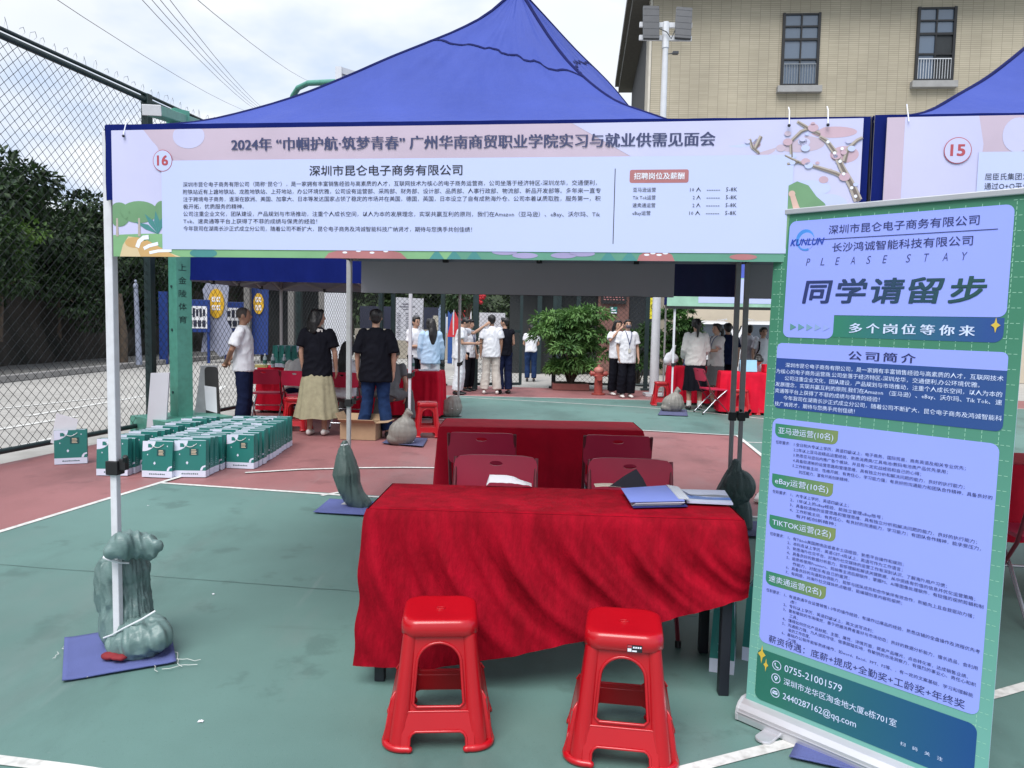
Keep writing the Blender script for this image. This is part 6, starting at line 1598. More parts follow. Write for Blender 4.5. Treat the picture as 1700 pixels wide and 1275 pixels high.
person('person in grey trousers sitting mostly hidden behind the loose black tee', X(643, 10.95), 172, 1.6, M_GREY, .6, .86, None, ('trousers', M_GREY, .078), M_SHOB, 'short', ((.21, -.1, 1.15), (.12, -.30, 1.06)), ((.25, -.05, 1.15), (.2, -.28, 1.02)), sit=True, lean=30, feet=.2, vox=.012)
person('young man in white tee and glasses with folded arms facing the woman in light blue', X(690, 15.0), 48, 1.62, M_WHT, .7, .86, None, ('trousers', M_BLK, .075), M_SHOB, 'short', ((.21, -.06, 1.10), (.0, -.20, 1.13)), ((.21, -.06, 1.10), (-.04, -.21, 1.10)), face=True, vox=.013, extra=glasses)
person('woman with long dark hair in a light blue shirt and white trousers seen from behind', X(715, 14.4), 196, 1.585, M_SKYB, 2, .80, None, ('trousers', M_WHT, .085), M_SHOW, 'long', DOWN, ((.23, -.02, 1.12), (.25, -.10, .88)), yaw=18, wide=1.12, vox=.013, extra=camera_bag)
person('young man dressed in white looking at his phone, one hand on the gate post', X(763, 16.3), 82, 1.66, M_WHT, .62, .78, None, ('trousers', M_WHT, .098), M_SHOB, 'short', ((.30, -.20, 1.36), (.30, -.42, 1.56)), ((.20, -.08, 1.13), (.05, -.33, 1.16)), nod=28, lean=7, wide=1.1, vox=.013, extra=phone)
person('young man in white tee with badge half hidden behind the one with a phone', X(779, 17.2), 60, 1.60, M_WHT, .62, .80, None, ('trousers', M_BLK, .08), M_SHOB, 'short', vox=.014, extra=lanyard, nod=10)
person('man in white shirt and beige trousers seen from behind in front of the gate', X(816, 16.6), 180, 1.70, M_WHT, .72, .80, M_SKIN2, ('trousers', M_BEIG, .092), M_SHOW, 'short', ((.225, .02, 1.12), (.225, -.02, .87)), DOWN, feet=.14, wide=1.12, vox=.012)
person('person in a black sleeveless top and black trousers beside the man in beige trousers', X(838, 16.75), 200, 1.65, M_BLK, .12, .86, None, ('trousers', M_NVY, .088), M_SHOB, 'short', DOWN, ((.22, -.02, 1.12), (.14, -.22, 1.06)), yaw=45, vox=.012)
person('person in white standing higher up beyond the gate at the dark doorway', X(905, 25.0), 30, 1.68, M_WHT, .7, .82, M_SKIN2, ('trousers', M_GREY, .08), M_SHOB, 'short', ((.22, -.06, 1.13), (.05, -.26, 1.14)), DOWN, vox=.02, base=.22)
person('person in a black and white top beyond the fence left of the round bush', X(882, 20.6), 178, 1.52, M_WHT, .6, .86, None, ('trousers', M_JEAN, .075), M_SHOB, 'short', ((.22, -.06, 1.13), (.05, -.28, 1.1)), ((.22, -.06, 1.13), (.05, -.28, 1.1)), lean=14, vox=.016)
person('young man with a grey face mask, white tee and blue lanyard facing the camera', X(1042, 16.4), 10, 1.655, M_WHT, .78, .76, None, ('trousers', M_BLK, .105), M_SHOW, 'short', ((.235, .02, 1.12), (.24, -.05, .88)), DOWN, face=True, wide=1.12, vox=.011, extra=masked, yaw=-8, nod=-4)
person('woman in white raising a hand to her mouth, half hidden behind the masked young man', X(1025, 16.95), 22, 1.64, M_WHT, .8, .84, None, ('trousers', M_BLK, .095), M_SHOW, 'bob', DOWN, ((.24, -.10, 1.24), (.045, -.175, 1.50)), face=True, wide=1.06, vox=.012)
person('woman in an off white sweater and long black skirt with white socks seen from behind', X(1156, 14.2), 180, 1.675, M_OFFW, 2, .84, None, ('skirt', M_BLK, .215, .36), M_SHOB, 'tail', ((.215, .0, 1.12), (.20, -.14, .97)), ((.215, .0, 1.12), (.19, -.20, 1.02)), wide=1.08, vox=.012,
       extra=lambda r, s, U_, T_: (lambda mb: ([mb.tube([(sx * .10 * s, .03 * s, .07), (sx * .10 * s, .03 * s, .17)], .045, 10) for sx in (-1, 1)], mb.build('socks', M_SHOW, r, smooth=60)))(MB()))
person('woman in a short sleeved off white blouse and grey skirt reaching out towards the left', X(1190, 14.75), -70, 1.60, M_OFFW, .72, .84, None, ('skirt', M_GREY, .21, .45), M_SHOB, 'tail', ((.21, -.14, 1.16), (.08, -.36, 1.16)), ((.21, -.16, 1.18), (.06, -.38, 1.20)), face=True, wide=1.08, vox=.012, extra=lanyard)
person('person in a navy tee standing behind the woman in the blouse', X(1208, 15.4), 172, 1.62, M_NVY, .75, .84, None, ('trousers', M_BLK, .08), M_SHOB, 'short', wide=1.08, vox=.014)
person('person in white with short dark hair standing behind the one who sits writing', X(1243, 16.4), 185, 1.60, M_WHT, .75, .84, None, ('trousers', M_BLK, .08), M_SHOB, 'short', vox=.014)
person('person in white with a black backpack walking this way near the parked car', X(1267, 16.0), 8, 1.55, M_WHT, .7, .84, None, ('trousers', M_BEIG, .08), M_SHOW, 'short', face=True, vox=.014, extra=backpack)
person('person in white sitting and writing behind the pale blue card', X(1247, tr2.y + .45), 4, 1.58, M_WHT, .8, .86, None, ('trousers', M_BLK, .08), M_SHOB, 'short', ((.24, -.12, 1.13), (.09, -.32, 1.10)), ((.24, -.12, 1.13), (.02, -.34, 1.12)), sit=True, lean=34, nod=22, vox=.013)
# the trainer that shows beside the banner stand
q = G(1268, 832); t = thing('trainer_shoe', 'white and black trainer on the red court beside the banner stand', 'shoe', (q.x, q.y + .02, 0), R(-38))
mb = MB(); mb.tube([(0, .10, .055), (0, .03, .058), (0, -.06, .045), (0, -.13, .030)], [(.036, .046), (.040, .046), (.044, .034), (.034, .018)], 14, frame=(1, 0, 0), round_=True); blob(mb, 'upper', M_SHOW, t, .006, 3)
mb = MB(); mb.tube([(0, .12, .015), (0, .0, .015), (0, -.14, .015)], [(.040, .014), (.044, .014), (.036, .013)], 12, frame=(1, 0, 0), round_=True); mb.build('sole', mat('sole_tan', (.46, .40, .36), .7), t, smooth=60)
mb = MB()
for k in range(4): mb.bar((-.046, .03 - k * .03, .05 + .01 * (k % 2)), (-.030, .015 - k * .03, .085 - k * .012), .012, .004)
mb.build('stripes', M_BLACK, t)
# ================================================================== plants
def leaf_mat(name, a, b, tr=.25):
    m_ = mat(name, b, .55, 0, 2.6, col2=a, trans=tr, spec=.4); return m_
M_LEAF = leaf_mat('leaf_green', (.018, .060, .018), (.085, .19, .045))
M_LEAFL = leaf_mat('leaf_light', (.040, .11, .032), (.18, .34, .095))
M_LEAFD = leaf_mat('leaf_dark', (.009, .025, .010), (.036, .078, .021), .12)
M_LEAFB = leaf_mat('leaf_bright', (.045, .11, .02), (.14, .25, .05))
M_BARKT = mat('bark', (.10, .075, .055), .9, .3, 6, .6, 30)
def leaf(mb, p, d, up, ln, wd, m_=0):
    d = d.normalized(); s = d.cross(up)
    if s.length < 1e-4: s = Vector((1, 0, 0))
    s.normalize(); n = s.cross(d)
    k = len(mb.v)
    mb.v += [tuple(p), tuple(p + d * ln * .45 + s * wd / 2 + n * wd * .15), tuple(p + d * ln - n * ln * .12), tuple(p + d * ln * .45 - s * wd / 2 + n * wd * .15)]
    mb.f.append((k, k + 1, k + 2, k + 3)); mb.m.append(m_)
def rdir(rnd):
    while True:
        v = Vector((rnd.uniform(-1, 1), rnd.uniform(-1, 1), rnd.uniform(-1, 1)))
        if .05 < v.length < 1: return v.normalized()
def bush(name, label, loc, w_, h_, n, seed, mt, stems=8, lz=.35, ll=.15, clumps=26, cat='plant', group=None):
    rnd = random.Random(seed); t = thing(name, label, cat, loc, 0, group); mb = MB(); st = MB(); tips = []
    for k in range(clumps):
        a = rnd.uniform(0, 6.28); rr = w_ / 2 * rnd.uniform(.15, .82); z = h_ * (lz + (1 - lz) * rnd.uniform(.08, .92)); rr *= math.sqrt(max(.12, 1 - ((z / h_ - .62) / .55) ** 2))
        tips.append(Vector((rr * math.cos(a), rr * math.sin(a) * .9, z)))
    for i, c in enumerate(tips):
        if i < stems * 2: st.tube([(c.x * .08, c.y * .08, 0), (c.x * .35, c.y * .35, c.z * .45), tuple(c)], [.022, .014, .005], 6)
        R_ = w_ * rnd.uniform(.13, .22)
        for k in range(n // clumps):
            d = rdir(rnd); d.z = abs(d.z) * .9 - .25
            p = c + Vector((d.x * R_, d.y * R_, d.z * R_ * .75)) * rnd.uniform(.35, 1) ** .5
            leaf(mb, p, (d + Vector((0, 0, -.45)) + rdir(rnd) * .6), Vector((0, 0, 1)) + rdir(rnd) * .5, ll * rnd.uniform(.6, 1.2), ll * .34)
    mb.build('leaves', mt, t, fix=False); st.build('stems', M_BARKT, t, smooth=60)
    return t
q = G(948, 648); pb = Vector((q.x, q.y + .35, 0))
mb = MB(); mb.box((0, 0, .075), (.86, .7, .15)); mb.box((0, 0, .155), (.74, .58, .02), 1); o = mb.build('planter_box', [mat('planter_red', (.21, .07, .06), .8, .1), mat('soil', (.05, .035, .025), .9, .2)], bevel=.01); o.location = pb; tag(o, 'low red planter box under the big round bush', 'planter')
bush('potted_shrub', 'big round green bush growing from the low red planter', (pb.x, pb.y, .15), 2.0, 1.76, 10500, 3, M_LEAFL, 10, .10, .15, 48)
q = G(1066, 645); bush('potted_shrub', 'dark green bush right behind the masked young man', (q.x + .05, q.y + 1.1, 0), 1.2, 1.62, 4200, 5, M_LEAF, 7, .25, .16, 22)
q = G(1138, 655); bush('potted_shrub', 'tall loose bush with thin stems behind the white mast', (q.x, q.y + .9, 0), 1.25, 2.05, 3800, 8, M_LEAF, 10, .28, .16, 24)
# hydrant
M_HYD = mat('hydrant_red', (.30, .055, .045), .5, .15, 6, dirt=.2)
q = G(993, 655); hy = thing('fire_hydrant', 'faded red fire hydrant with pink cap next to the round bush', 'hydrant', q)
mb = MB(); mb.tube([(0, 0, 0), (0, 0, .03), (0, 0, .031), (0, 0, .40)], [.15, .15, .095, .088], 16); mb.tube([(0, 0, .40), (0, 0, .42), (0, 0, .44), (0, 0, .52)], [.12, .12, .10, .095], 16); mb.build('barrel', M_HYD, hy, smooth=40)
mb = MB(); mb.ell((0, 0, .53), (.115, .115, .09)); mb.tube([(0, 0, .60), (0, 0, .66)], .028, 6); mb.build('cap', mat('hydrant_cap', (.42, .16, .13), .5, .1), hy, smooth=50)
for sx in (-1, 1):
    mb = MB(); mb.tube([(sx * .06, 0, .46), (sx * .15, 0, .46), (sx * .151, 0, .46), (sx * .185, 0, .46)], [.05, .05, .065, .06], 12); mb.tube([(sx * .185, 0, .46), (sx * .205, 0, .46)], .022, 5); mb.build('outlet', M_HYD, hy, smooth=40)
mb = MB(); mb.tube([(0, -.06, .38), (0, -.14, .38), (0, -.141, .38), (0, -.17, .38)], [.055, .055, .07, .065], 12); mb.build('outlet', M_HYD, hy, smooth=40)
mb = MB(); mb.tube([(.19, 0, .42), (.23, -.02, .34), (.21, -.03, .25)], .006, 5); mb.build('chain', M_BLACK, hy)

# ------------------------------------------------------------------ trees
def make_tree(label, loc, h_, cr, n, seed, mt, ls=.22, group=None, crown_z=.62, flat=.75, clumps=34):
    rnd = random.Random(seed); t = thing('broadleaf_tree', label, 'tree', loc, 0, group); mb = MB(); tk = MB(); cz = h_ * crown_z
    tk.tube([(0, 0, -.2), (.05, .03, h_ * .25), (-.05, .05, h_ * .5), (0, 0, h_ * .8)], [h_ * .030, h_ * .024, h_ * .018, h_ * .006], 9)
    for k in range(clumps):
        d = rdir(rnd); r_ = rnd.uniform(.35, .92); c = Vector((d.x * cr * r_, d.y * cr * r_, cz + d.z * cr * r_ * flat))
        if k < 12: b_ = rnd.uniform(.3, .6) * h_; tk.tube([(0, .04, b_), (c.x * .5, c.y * .5, (b_ + c.z) / 2 + .1), tuple(c)], [h_ * .010, h_ * .007, h_ * .003], 6)
        R_ = cr * rnd.uniform(.20, .36)
        for j in range(n // clumps):
            e = rdir(rnd); p = c + e * R_ * rnd.uniform(.2, 1) ** .45; p.z = c.z + (p.z - c.z) * .7
            leaf(mb, p, e + Vector((0, 0, -.4)) + rdir(rnd) * .7, Vector((0, 0, 1)) + rdir(rnd) * .6, ls * rnd.uniform(.6, 1.3), ls * .55)
    mb.build('crown', mt, t, fix=False); tk.build('trunk', M_BARKT, t, smooth=60); return t
GH = 'trees along the stone wall'
tA = make_tree('dark tree over the stone wall at the left edge, nearest the camera', (-15.2, 12.0, 1.0), 5.2, 2.9, 7200, 21, M_LEAFD, .24, GH)
tBt = make_tree('dark tree on the wall seen through the fence left of the white leg', (-15.4, 17.2, 1.2), 5.0, 2.7, 6800, 22, M_LEAFD, .24, GH)
k = 0
for x, y, z, sc, rz, src_, lab in ((-15.6, 21.8, 1.0, 1.05, 70, tA, 'dark tree on the wall right behind the white tent leg'), (-15.0, 27.0, .8, 1.0, 150, tBt, 'dark tree on the wall behind the teal basketball post'), (-14.6, 32.5, .6, 1.05, 230, tA, 'dark tree above the blue notice boards'),
                                  (-13.6, 38.5, .4, 1.1, 20, tBt, 'dark tree above the right hand blue notice board'), (-16.8, 14.6, 1.8, .95, 110, tBt, 'tree behind the front row on the hillside at left'), (-18.5, 19.5, 2.6, 1.05, 300, tA, 'taller tree on the hillside with the skyline of the wood'), (-18.6, 26.0, 2.2, 1.0, 200, tBt, 'hillside tree behind the second dark tree'), (-15.4, 7.2, .9, 1.0, 40, tA, 'dark tree outside the left edge of the picture')):
    c = dup(src_, lab, (x, y, z), R(rz), GH); c.scale = (sc, sc, sc)
GO = 'shrubs overhanging the stone wall'
k = 0
for y, z, sc, rz, lab in ((9.6, .55, .62, 15, 'shrub overhanging the wall nearest the left edge'), (12.8, .45, .66, 80, 'second overhanging shrub from the left edge, behind the fence'), (16.0, .5, .64, 160, 'overhanging shrub on the wall left of the white leg'), (19.4, .4, .68, 250, 'overhanging shrub on the wall just behind the white leg'),
                          (23.5, .3, .70, 310, 'overhanging shrub on the wall between the white leg and the post lamp'), (28.0, .3, .7, 40, 'overhanging shrub above the narrow blue upright sign')):
    c = dup(tA if k % 2 else tBt, lab, (-13.9 + max(0, y - 30) * .09, y, z), R(rz), GO); c.scale = (sc, sc, sc); k += 1
make_tree('bright green leafy branch tree hanging in at the left edge', (-13.3, 19.9, 1.0), 3.3, 1.15, 2400, 31, M_LEAFB, .17, None, .70, .9, 22)
GM = 'trees beyond the gate'
M_LEAFM = leaf_mat('leaf_mid', (.020, .045, .016), (.075, .125, .045), .2)
tM = make_tree('green tree behind the navy hoarding and the white notice banner', (-8.5, 40, 0), 7.5, 4.2, 7000, 41, M_LEAFM, .34, GM, .52, .85)
for x, y, sc, rz, lab in ((-15, 44, 1.1, 60, 'tree far behind the blue notice boards'), (-3.0, 43, 1.05, 140, 'tree behind the far red sign'), (2.2, 41, .95, 220, 'tree behind the gate posts'), (6.5, 44, 1.1, 310, 'tree behind the far dark doorway'), (-11.5, 48, 1.25, 20, 'big tree at the back of the road')):
    c = dup(tM, lab, (x, y, 0), R(rz), GM); c.scale = (sc, sc, sc)
make_tree('small dark tree by the gate with red flowers', (-1.4, 24.0, 0), 3.6, 1.1, 1700, 51, M_LEAFD, .16, None, .74, .8, 18)
mb = MB()
for k in range(14): mb.ell(P(797 + random.uniform(-7, 7), 498 + random.uniform(-7, 5), 18.5), .05, 0, 7, 5)
tag(mb.build('red_flowers', mat('flower_red', (.45, .01, .02), .6, .1), smooth=180), 'bunch of red flowers at the top of the gate post', 'flowers')
mb = MB(); mb.grid(lambda u, v: (-50 + 110 * u, 56 + 10 * v, v * 9 * (1 + .3 * mnoise.noise(Vector((u * 9, v, 0)))) + .5), 60, 8); struct(mb.build('far_hill', M_HILL, smooth=180, fix=False))

# ================================================================== far walls, boards and signs
M_NAVYW = mat('hoarding_navy', (.014, .018, .045), .7, .1, 2)
M_BGW = mat('beige_wall', (.34, .31, .26), .85, .1, 1.5)
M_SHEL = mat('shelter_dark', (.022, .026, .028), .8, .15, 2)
def slab(name, label, cat, px0, py0, px1, py1, Y, mt, th=.08, ground=False, parent=None, off=0.0):
    a, b = P(px0, py0, Y), P(px1, py1, Y); z0, z1 = (0 if ground else b.z), a.z
    mb = MB(); mb.box(((a.x + b.x) / 2, Y + off, (z0 + z1) / 2), (b.x - a.x, th, z1 - z0)); o = mb.build(name, mt, parent, bevel=.004 if parent is None else 0)
    if parent is None: tag(o, label, cat)
    return o
slab('site_hoarding', 'dark navy hoarding across the road behind the black tee', 'hoarding', 598, 508, 748, 548, 33, M_NAVYW, .1)
slab('low_wall', 'low beige wall under the navy hoarding', 'wall', 590, 545, 780, 575, 32.4, M_BGW, .3, True)
sh = thing('road_shelter', 'dark open shelter with grey columns behind the fence', 'shelter', (P(490, 560, 27).x, 27, 0))
mb = MB(); mb.box((0, 1.2, 1.7), (3.2, .1, 3.4)); mb.build('rear_wall', M_SHEL, sh); mb = MB(); mb.box((0, .3, 3.3), (3.4, 2.2, .2)); mb.build('roof', M_SHEL, sh)
for x in (-1.45, .05, 1.1): mb = MB(); mb.box((x, -.6, 1.6), (.2, .2, 3.2)); mb.build('column', mat('column_grey', (.16, .155, .15), .8, .1), sh)
mb = MB(); mb.box((.2, .2, .42), (1.6, .4, .06)); mb.box((-.4, .2, .2), (.08, .35, .4)); mb.box((.8, .2, .2), (.08, .35, .4)); o = mb.build('bench', mat('bench_brown', (.12, .08, .05), .7, .1), None); o.location = (P(500, 560, 26).x, 26.2, 0); tag(o, 'brown bench in the dark shelter behind the fence', 'bench')
slab('white_board', 'tall white panel standing behind the fence left of the rear tent leg', 'board', 539, 486, 578, 607, 20.2, mat('panel_white', (.55, .57, .62), .6, .04), .06, True)
nb = thing('notice_banner', 'white notice banner with rows of small text on a stand beside the far road', 'banner', (P(676, 560, 21).x, 21, 0))
a, b = P(652, 494, 21), P(702, 566, 21); w_ = b.x - a.x
mb = MB(); mb.box((0, 0, (a.z + b.z) / 2), (w_, .03, a.z - b.z), R3=Matrix.Rotation(R(2), 3, 'Y'))
zc = a.z
for k in range(3): mb.box((-.0 + .0, -.02, zc - .17 - k * .07), ((.26, .42, .24)[k], .006, .035 - .006 * k), 1)
for k in range(13):
    for cx in (-.22, .02, .26): mb.box((cx - .01, -.02, zc - .42 - k * .052), (.13 - .03 * ((k + int(cx * 9)) % 3), .006, .014), 1)
mb.build('sheet', [mat('notice_white', (.46, .47, .52), .6, .03), mat('notice_ink', (.16, .16, .2), .6, 0)], nb)
mb = MB(); mb.tube([(-w_ / 2, .05, 0), (-w_ / 2, .05, a.z)], .02, 6); mb.tube([(w_ / 2, .05, 0), (w_ / 2, .05, a.z)], .02, 6); mb.build('stand', M_LEGG, nb)
M_RBL = mat('board_blue', (.012, .040, .20), .5, .06); M_YEL = mat('disc_yellow', (.62, .36, .02), .5, .06); M_LILAC = mat('lilac_panel', (.28, .30, .40), .6, .06)
def sign_board(label, px0, py0, px1, py1, Y, photos=True):
    a, b = P(px0, py0, Y), P(px1, py1, Y); t = thing('notice_board', label, 'notice board', ((a.x + b.x) / 2, Y, 0)); w_, h_ = b.x - a.x, a.z - b.z; cz = (a.z + b.z) / 2
    mb = MB(); mb.box((0, 0, cz), (w_, .08, h_)); mb.build('frame', M_RBL, t, bevel=.01)
    mb = MB(); mb.box((0, -.045, cz - h_ * .04), (w_ * .8, .012, h_ * .68)); mb.build('white_sheet', M_PAPER, t)
    mb = MB(); rnd = random.Random(int(px0))
    for k in range(5): mb.box((-w_ * .28 + k * w_ * .14, -.055, cz + h_ * .10), (w_ * .10, .006, h_ * rnd.uniform(.18, .28)))
    for k in range(4): mb.box((-w_ * .27 + k * w_ * .18, -.055, cz - h_ * .23), (w_ * .14, .006, h_ * .2))
    mb.build('photographs', mat('photo_dark', (.03, .035, .06), .4, .5, 30), t)
    for sx in (-1, 1): mb = MB(); mb.box((sx * w_ * .42, .02, b.z / 2), (.08, .06, b.z)); mb.build('leg', M_RBL, t)
    return t
sign_board('blue framed notice board with group photographs left of the round yellow sign', 308, 497, 349, 552, 26.0)
sign_board('blue framed notice board behind the head of the man in white', 370, 501, 420, 551, 27.5)
def shape_sign(name, label, cat, px, py, Y, outline, mt, disc_=None):
    c = P(px, py, Y); t = thing(name, label, cat, (c.x, Y, 0)); mb = MB()
    mb.prism(outline, lambda a, b, k: (a, k, b), .06); mb.build('panel', mt, t, bevel=.008)
    if disc_:
        z, rx, rz_ = disc_; mb = MB(); mb.prism(disc(0, z, rx, rz_), lambda a, b, k: (a, -.05 + k, b), .05); q = mb.build('yellow_disc', M_YEL, t, bevel=.006)
        mb = MB()
        for i in range(2):
            for j in range(2): mb.box((rx * (-.3 + .6 * i), -.056, z + .14 - .28 * j), (rx * .45, .008, .17)); mb.box((rx * (-.3 + .6 * i), -.0605, z + .14 - .28 * j), (rx * .3, .006, .03), 1); mb.box((rx * (-.3 + .6 * i), -.062, z + .14 - .28 * j), (rx * .08, .006, .13), 1)
        mb.build('white_characters', [M_INKW, M_YEL], q)
    return t
fig = [(-.55, .35), (-.1, .42), (.1, .20), (.48, .35), (.62, .75), (.5, 1.15), (.34, 1.45), (.36, 2.0), (.42, 2.55), (.36, 2.9), (.0, 3.0), (-.25, 2.85), (-.48, 2.5), (-.42, 2.1), (-.3, 1.6), (-.42, 1.1), (-.5, .8)]
shape_sign('figure_sign', 'lilac hourglass shaped board carrying a round yellow sign', 'sign', 360, 550, 26.3, fig, M_LILAC, (2.02, .27, .50))
shape_sign('figure_sign', 'tall dark blue sign with a yellow disc right of the man in the polo shirt', 'sign', 430, 540, 26.6, [(-.36, .3), (.30, .3), (.34, 2.7), (-.3, 2.75)], M_RBL, (2.05, .18, .36))
slab('blue_post_sign', 'narrow blue upright sign left of the teal basketball post', 'sign', 264, 484, 279, 600, 25.0, M_RBL, .1, True)
pp = P(227, 480, 22.5); mb = MB(); mb.tube([(0, 0, 0), (-.06, 0, 2.2)], [.09, .06], 10); mb.ell((-.065, 0, 2.28), (.07, .07, .10)); mb.ell((-.066, 0, 2.42), (.04, .04, .05)); o = mb.build('bollard_lamp', mat('pole_lilac', (.24, .27, .36), .5, .1), smooth=60); o.location = (P(231, 600, 22.5).x, 22.5, .12); tag(o, 'slim pale post lamp standing by the kerb behind the fence', 'lamp')
mb = MB(); mb.tube([(0, 0, 0), (.03, .02, .9), (-.1, .05, 2.1)], [.15, .11, .08], 9); o = mb.build('tree_trunk', M_BARKT, smooth=60); o.location = (P(204, 595, 23.5).x, 23.5, .1); tag(o, 'short bare tree trunk by the kerb next to the pale post lamp', 'tree')
# far signs near the road end
slab('far_sign', 'beige poster board by the road left of the rounded blue sign', 'sign', 719, 524, 731, 552, 30, mat('poster_beige', (.42, .40, .34), .6, .2, 6), .06)
c = P(734, 540, 29.5); mb = MB(); mb.prism([(-.14, -.9), (.14, -.9), (.15, .6), (.08, .8), (-.08, .8), (-.15, .6)], lambda a, b, k: (a, k, b), .06); o = mb.build('far_sign', mat('sign_pale_blue', (.20, .27, .40), .6, .15, 5)); o.location = c; tag(o, 'narrow pale blue sign with a rounded top by the road', 'sign')
slab('far_sign', 'white poster board between the two narrow blue signs', 'sign', 737, 526, 743, 553, 30.2, M_PAPER, .06)
slab('far_sign', 'narrow deep blue sign nearest the red canopy by the road', 'sign', 744, 516, 751, 566, 29, mat('sign_blue', (.02, .08, .30), .6, .2, 5), .06, True)
rd = thing('red_canopy', 'small red promotional canopy on white posts at the far road', 'canopy', (P(768, 540, 28).x, 28, 0)); a = P(768, 516, 28)
mb = MB(); z = a.z; mb.add([(-.35, 0, z - .05), (.28, 0, z + .05), (.28, 1, z + .05), (-.35, 1, z - .05), (-.55, -.05, z - .95), (.2, -.05, z - .95)], [(0, 1, 2, 3), (0, 4, 5, 1), (0, 3, 4), (1, 5, 2)]); mb.build('red_cloth', mat('canopy_red', (.50, .02, .03), .7, .1), rd, fix=False)
for x in (-.33, .3): mb = MB(); mb.tube([(x, -.02, 0), (x, -.02, z + .1)], .03, 6); mb.build('post', M_STEEL, rd)
slab('poster', 'white poster fixed on the open gate behind the man in the white shirt', 'poster', 796, 519, 838, 562, 18.35, M_PAPER, .02)
# gatehouse wall with display board, signs and dark door
gh = thing('gatehouse', 'reddish brown gatehouse wall with a dark doorway beyond the round bush', 'building', (P(1020, 560, 24).x, 24, 0))
mb = MB(); mb.box((-.05, 1, 1.6), (.95, 2, 3.2)); mb.build('wall', mat('gatehouse_brown', (.20, .10, .085), .85, .1, 2), gh)
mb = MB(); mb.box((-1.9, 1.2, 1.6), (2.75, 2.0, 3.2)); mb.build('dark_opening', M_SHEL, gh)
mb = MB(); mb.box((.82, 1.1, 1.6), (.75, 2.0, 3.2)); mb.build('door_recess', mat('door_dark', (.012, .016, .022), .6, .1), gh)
mb = MB(); mb.box((-1.0, .9, 3.3), (5.2, 3.0, .25)); mb.build('roof', M_DARKWALL, gh)
for x in (-1.15, -1.75, -2.35): mb = MB(); mb.box((x, -.1, 1.6), (.14, .14, 3.2)); mb.build('column', M_FENCE, gh)
c = P(1019, 499, 23.9); sg = thing('display_board', 'black electronic display board on the gatehouse wall', 'display', (c.x, 23.93, c.z)); mb = MB(); mb.box((0, 0, .08), (.78, .08, .36)); mb.build('case', M_BLACK, sg)
mb = MB()
for i in range(2):
    for j in range(7): mb.box((-.3 + j * .095 + .02 * (i % 2), -.045, .10 - i * .07), (.06 if (i + j) % 3 else .03, .008, .030))
mb.build('lit_characters', mat('display_text', (.5, .2, .2), .5, 0), sg)
c = P(1019, 515, 23.9); mb = MB(); mb.box((0, 0, 0), (.22, .03, .21)); mb.box((-.05, -.018, .06), (.06, .006, .05), 1); mb.box((0, -.018, 0), (.16, .006, .03), 1); mb.box((0, -.018, -.075), (.19, .006, .04), 1); o = mb.build('wall_sign', [mat('sign_green', (.015, .17, .15), .5), M_INKW]); o.location = (c.x, 23.96, c.z); tag(o, 'small green sign under the black display board', 'sign')
c = P(1082, 512, 23); mb = MB(); mb.box((0, 0, 0), (.36, .05, .62))
mb.prism(disc(.05, .05, .085, .095), lambda a, b, k: (a, -.03 - k, b), .004, 1); mb.prism(disc(.05, .05, .065, .075), lambda a, b, k: (a, -.035 - k, b), .004, 0)
for d_ in ((-.03, 0), (.03, 0), (0, .03), (0, -.03)): mb.box((.05 + d_[0], -.042, .05 + d_[1]), (.012 if d_[0] else .07, .004, .07 if d_[0] else .012), 1)
o = mb.build('yellow_sign', [mat('sign_yellow', (.68, .60, .02), .5, .05), M_BLACK]); o.location = c; tag(o, 'bright yellow sign with a round black emblem left of the white mast', 'sign')

# scraps on the court
for lab, px, py, w_ in (('tiny white scrap of paper on the green court right of the near sandbag', 354, 987, .016), ('white crumpled scrap on the green court near the bottom edge', 333, 1199, .020), ('pale scrap of litter on the green court left of the velvet table', 246, 770 + 70, .014)):
    q = G(px, py); mb = MB(); mb.grid(lambda u, v: ((u - .5) * w_, (v - .5) * w_ * .7, .004 + w_ * .35 * abs(mnoise.noise(Vector((u * 5 + px, v * 5, 0))))), 6, 5); o = mb.build('paper_scrap', M_PAPER, fix=False); o.location = q; o.rotation_euler.z = px
    o.modifiers.new('thick', 'SOLIDIFY').thickness = .0006; tag(o, lab, 'litter')

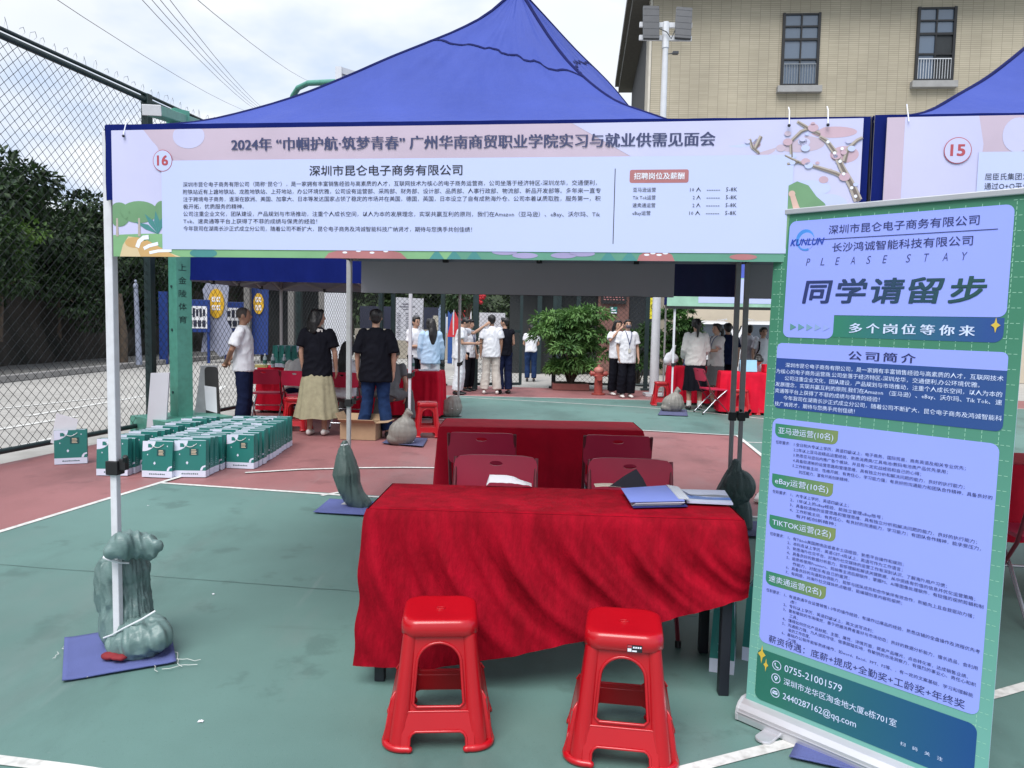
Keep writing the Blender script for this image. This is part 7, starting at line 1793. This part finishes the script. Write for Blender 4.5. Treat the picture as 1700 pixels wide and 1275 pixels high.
# ================================================================== parked cars
M_CAR = mat('car_white', (.62, .63, .66), .22, .02, 3, coat=.6)
M_CGL = mat('car_glass', (.02, .025, .03), .08, 0, spec=.8)
M_TYRE = mat('tyre', (.014, .014, .015), .8, .1)
def car(label, loc, rz, group):
    t = thing('parked_car', label, 'car', loc, rz, group); mb = MB(); n = 12
    prof = [(-2.25, .42, .50, .80), (-2.2, .36, .86, .86), (-1.25, .28, 1.02, .90), (-.95, .28, 1.06, .90), (1.9, .28, 1.08, .90), (2.2, .34, 1.02, .88), (2.28, .42, .8, .82)]
    rings = []
    for y, z0, z1, hw in prof:
        rings.append([(hw * .92, y, z0), (hw, y, z0 + .12), (hw, y, (z0 + z1) / 2 + .1), (hw * .95, y, z1), (0, y, z1 + .03), (-hw * .95, y, z1), (-hw, y, (z0 + z1) / 2 + .1), (-hw, y, z0 + .12), (-hw * .92, y, z0)])
    solid_loft(mb, rings)
    cab = [(-1.15, 1.05, 1.06, .84), (-.45, 1.05, 1.66, .70), (0, 1.05, 1.74, .70), (1.5, 1.05, 1.72, .70), (2.1, 1.05, 1.10, .80)]
    solid_loft(mb, [[(.84, y, z0), (hw, y, z1 - .03), (hw * .8, y, z1), (-hw * .8, y, z1), (-hw, y, z1 - .03), (-.84, y, z0)] for y, z0, z1, hw in cab])
    for sx in (-1, 1): mb.tube([(sx * .62, -.2, 1.78), (sx * .62, 1.5, 1.77)], .02, 6)
    mb.build('body', M_CAR, t, smooth=35, bevel=.01)
    mb = MB(); mb.add([(-.72, -1.10, 1.12), (.72, -1.10, 1.12), (.62, -.50, 1.62), (-.62, -.50, 1.62)], [(0, 1, 2, 3)]); mb.v = [(x, y - .02, z + .012) for x, y, z in mb.v]; mb.build('windscreen', M_CGL, t, fix=False)
    for sx in (-1, 1):
        mb = MB()
        for y0, y1 in ((-.72, .25), (.33, 1.25)): mb.add([(sx * .845, y0 - (.2 if y0 < 0 else 0), 1.14), (sx * .845, y1, 1.14), (sx * .735, y1, 1.60), (sx * .735, y0 + (.15 if y0 < 0 else 0), 1.60)], [(0, 1, 2, 3)])
        mb.build('side_window', M_CGL, t, fix=False)
        mb = MB(); mb.ell((sx * 1.02, -.78, 1.16), (.12, .06, .09)); mb.bar((sx * .85, -.76, 1.1), (sx * .98, -.76, 1.13), .03, .03); mb.build('mirror', M_CAR, t, smooth=180)
        mb = MB(); mb.ell((sx * .66, -2.17, .80), (.17, .06, .08)); mb.build('headlight', mat('headlamp', (.5, .55, .6), .1, .05), t, smooth=180)
        for y in (-1.45, 1.4):
            mb = MB(); mb.tube([(sx * .70, y, .33), (sx * .90, y, .33)], .33, 24); wh = mb.build('wheel', M_TYRE, t, smooth=40)
            mb = MB(); mb.tube([(sx * .85, y, .33), (sx * .912, y, .33)], .21, 16); mb.build('rim', M_STEEL, wh, smooth=40)
    mb = MB(); mb.box((0, -2.255, .58), (1.0, .03, .22)); mb.box((0, -2.24, .42), (1.3, .05, .08)); mb.build('grille', M_BLACK, t)
    return t
GCAR = 'white cars parked by the brick building'
q = P(1292, 560, 19.5); c1_ = car('white car with dark windscreen parked nearest the banner stand', (q.x + .2, 20.6, 0), R(-24), GCAR)
q = P(1188, 560, 21); dup(c1_, 'white car parked behind the woman in the blouse, mostly hidden', (q.x, 22.4, 0), R(-6), GCAR)
bpy.data.objects.remove(_fo)
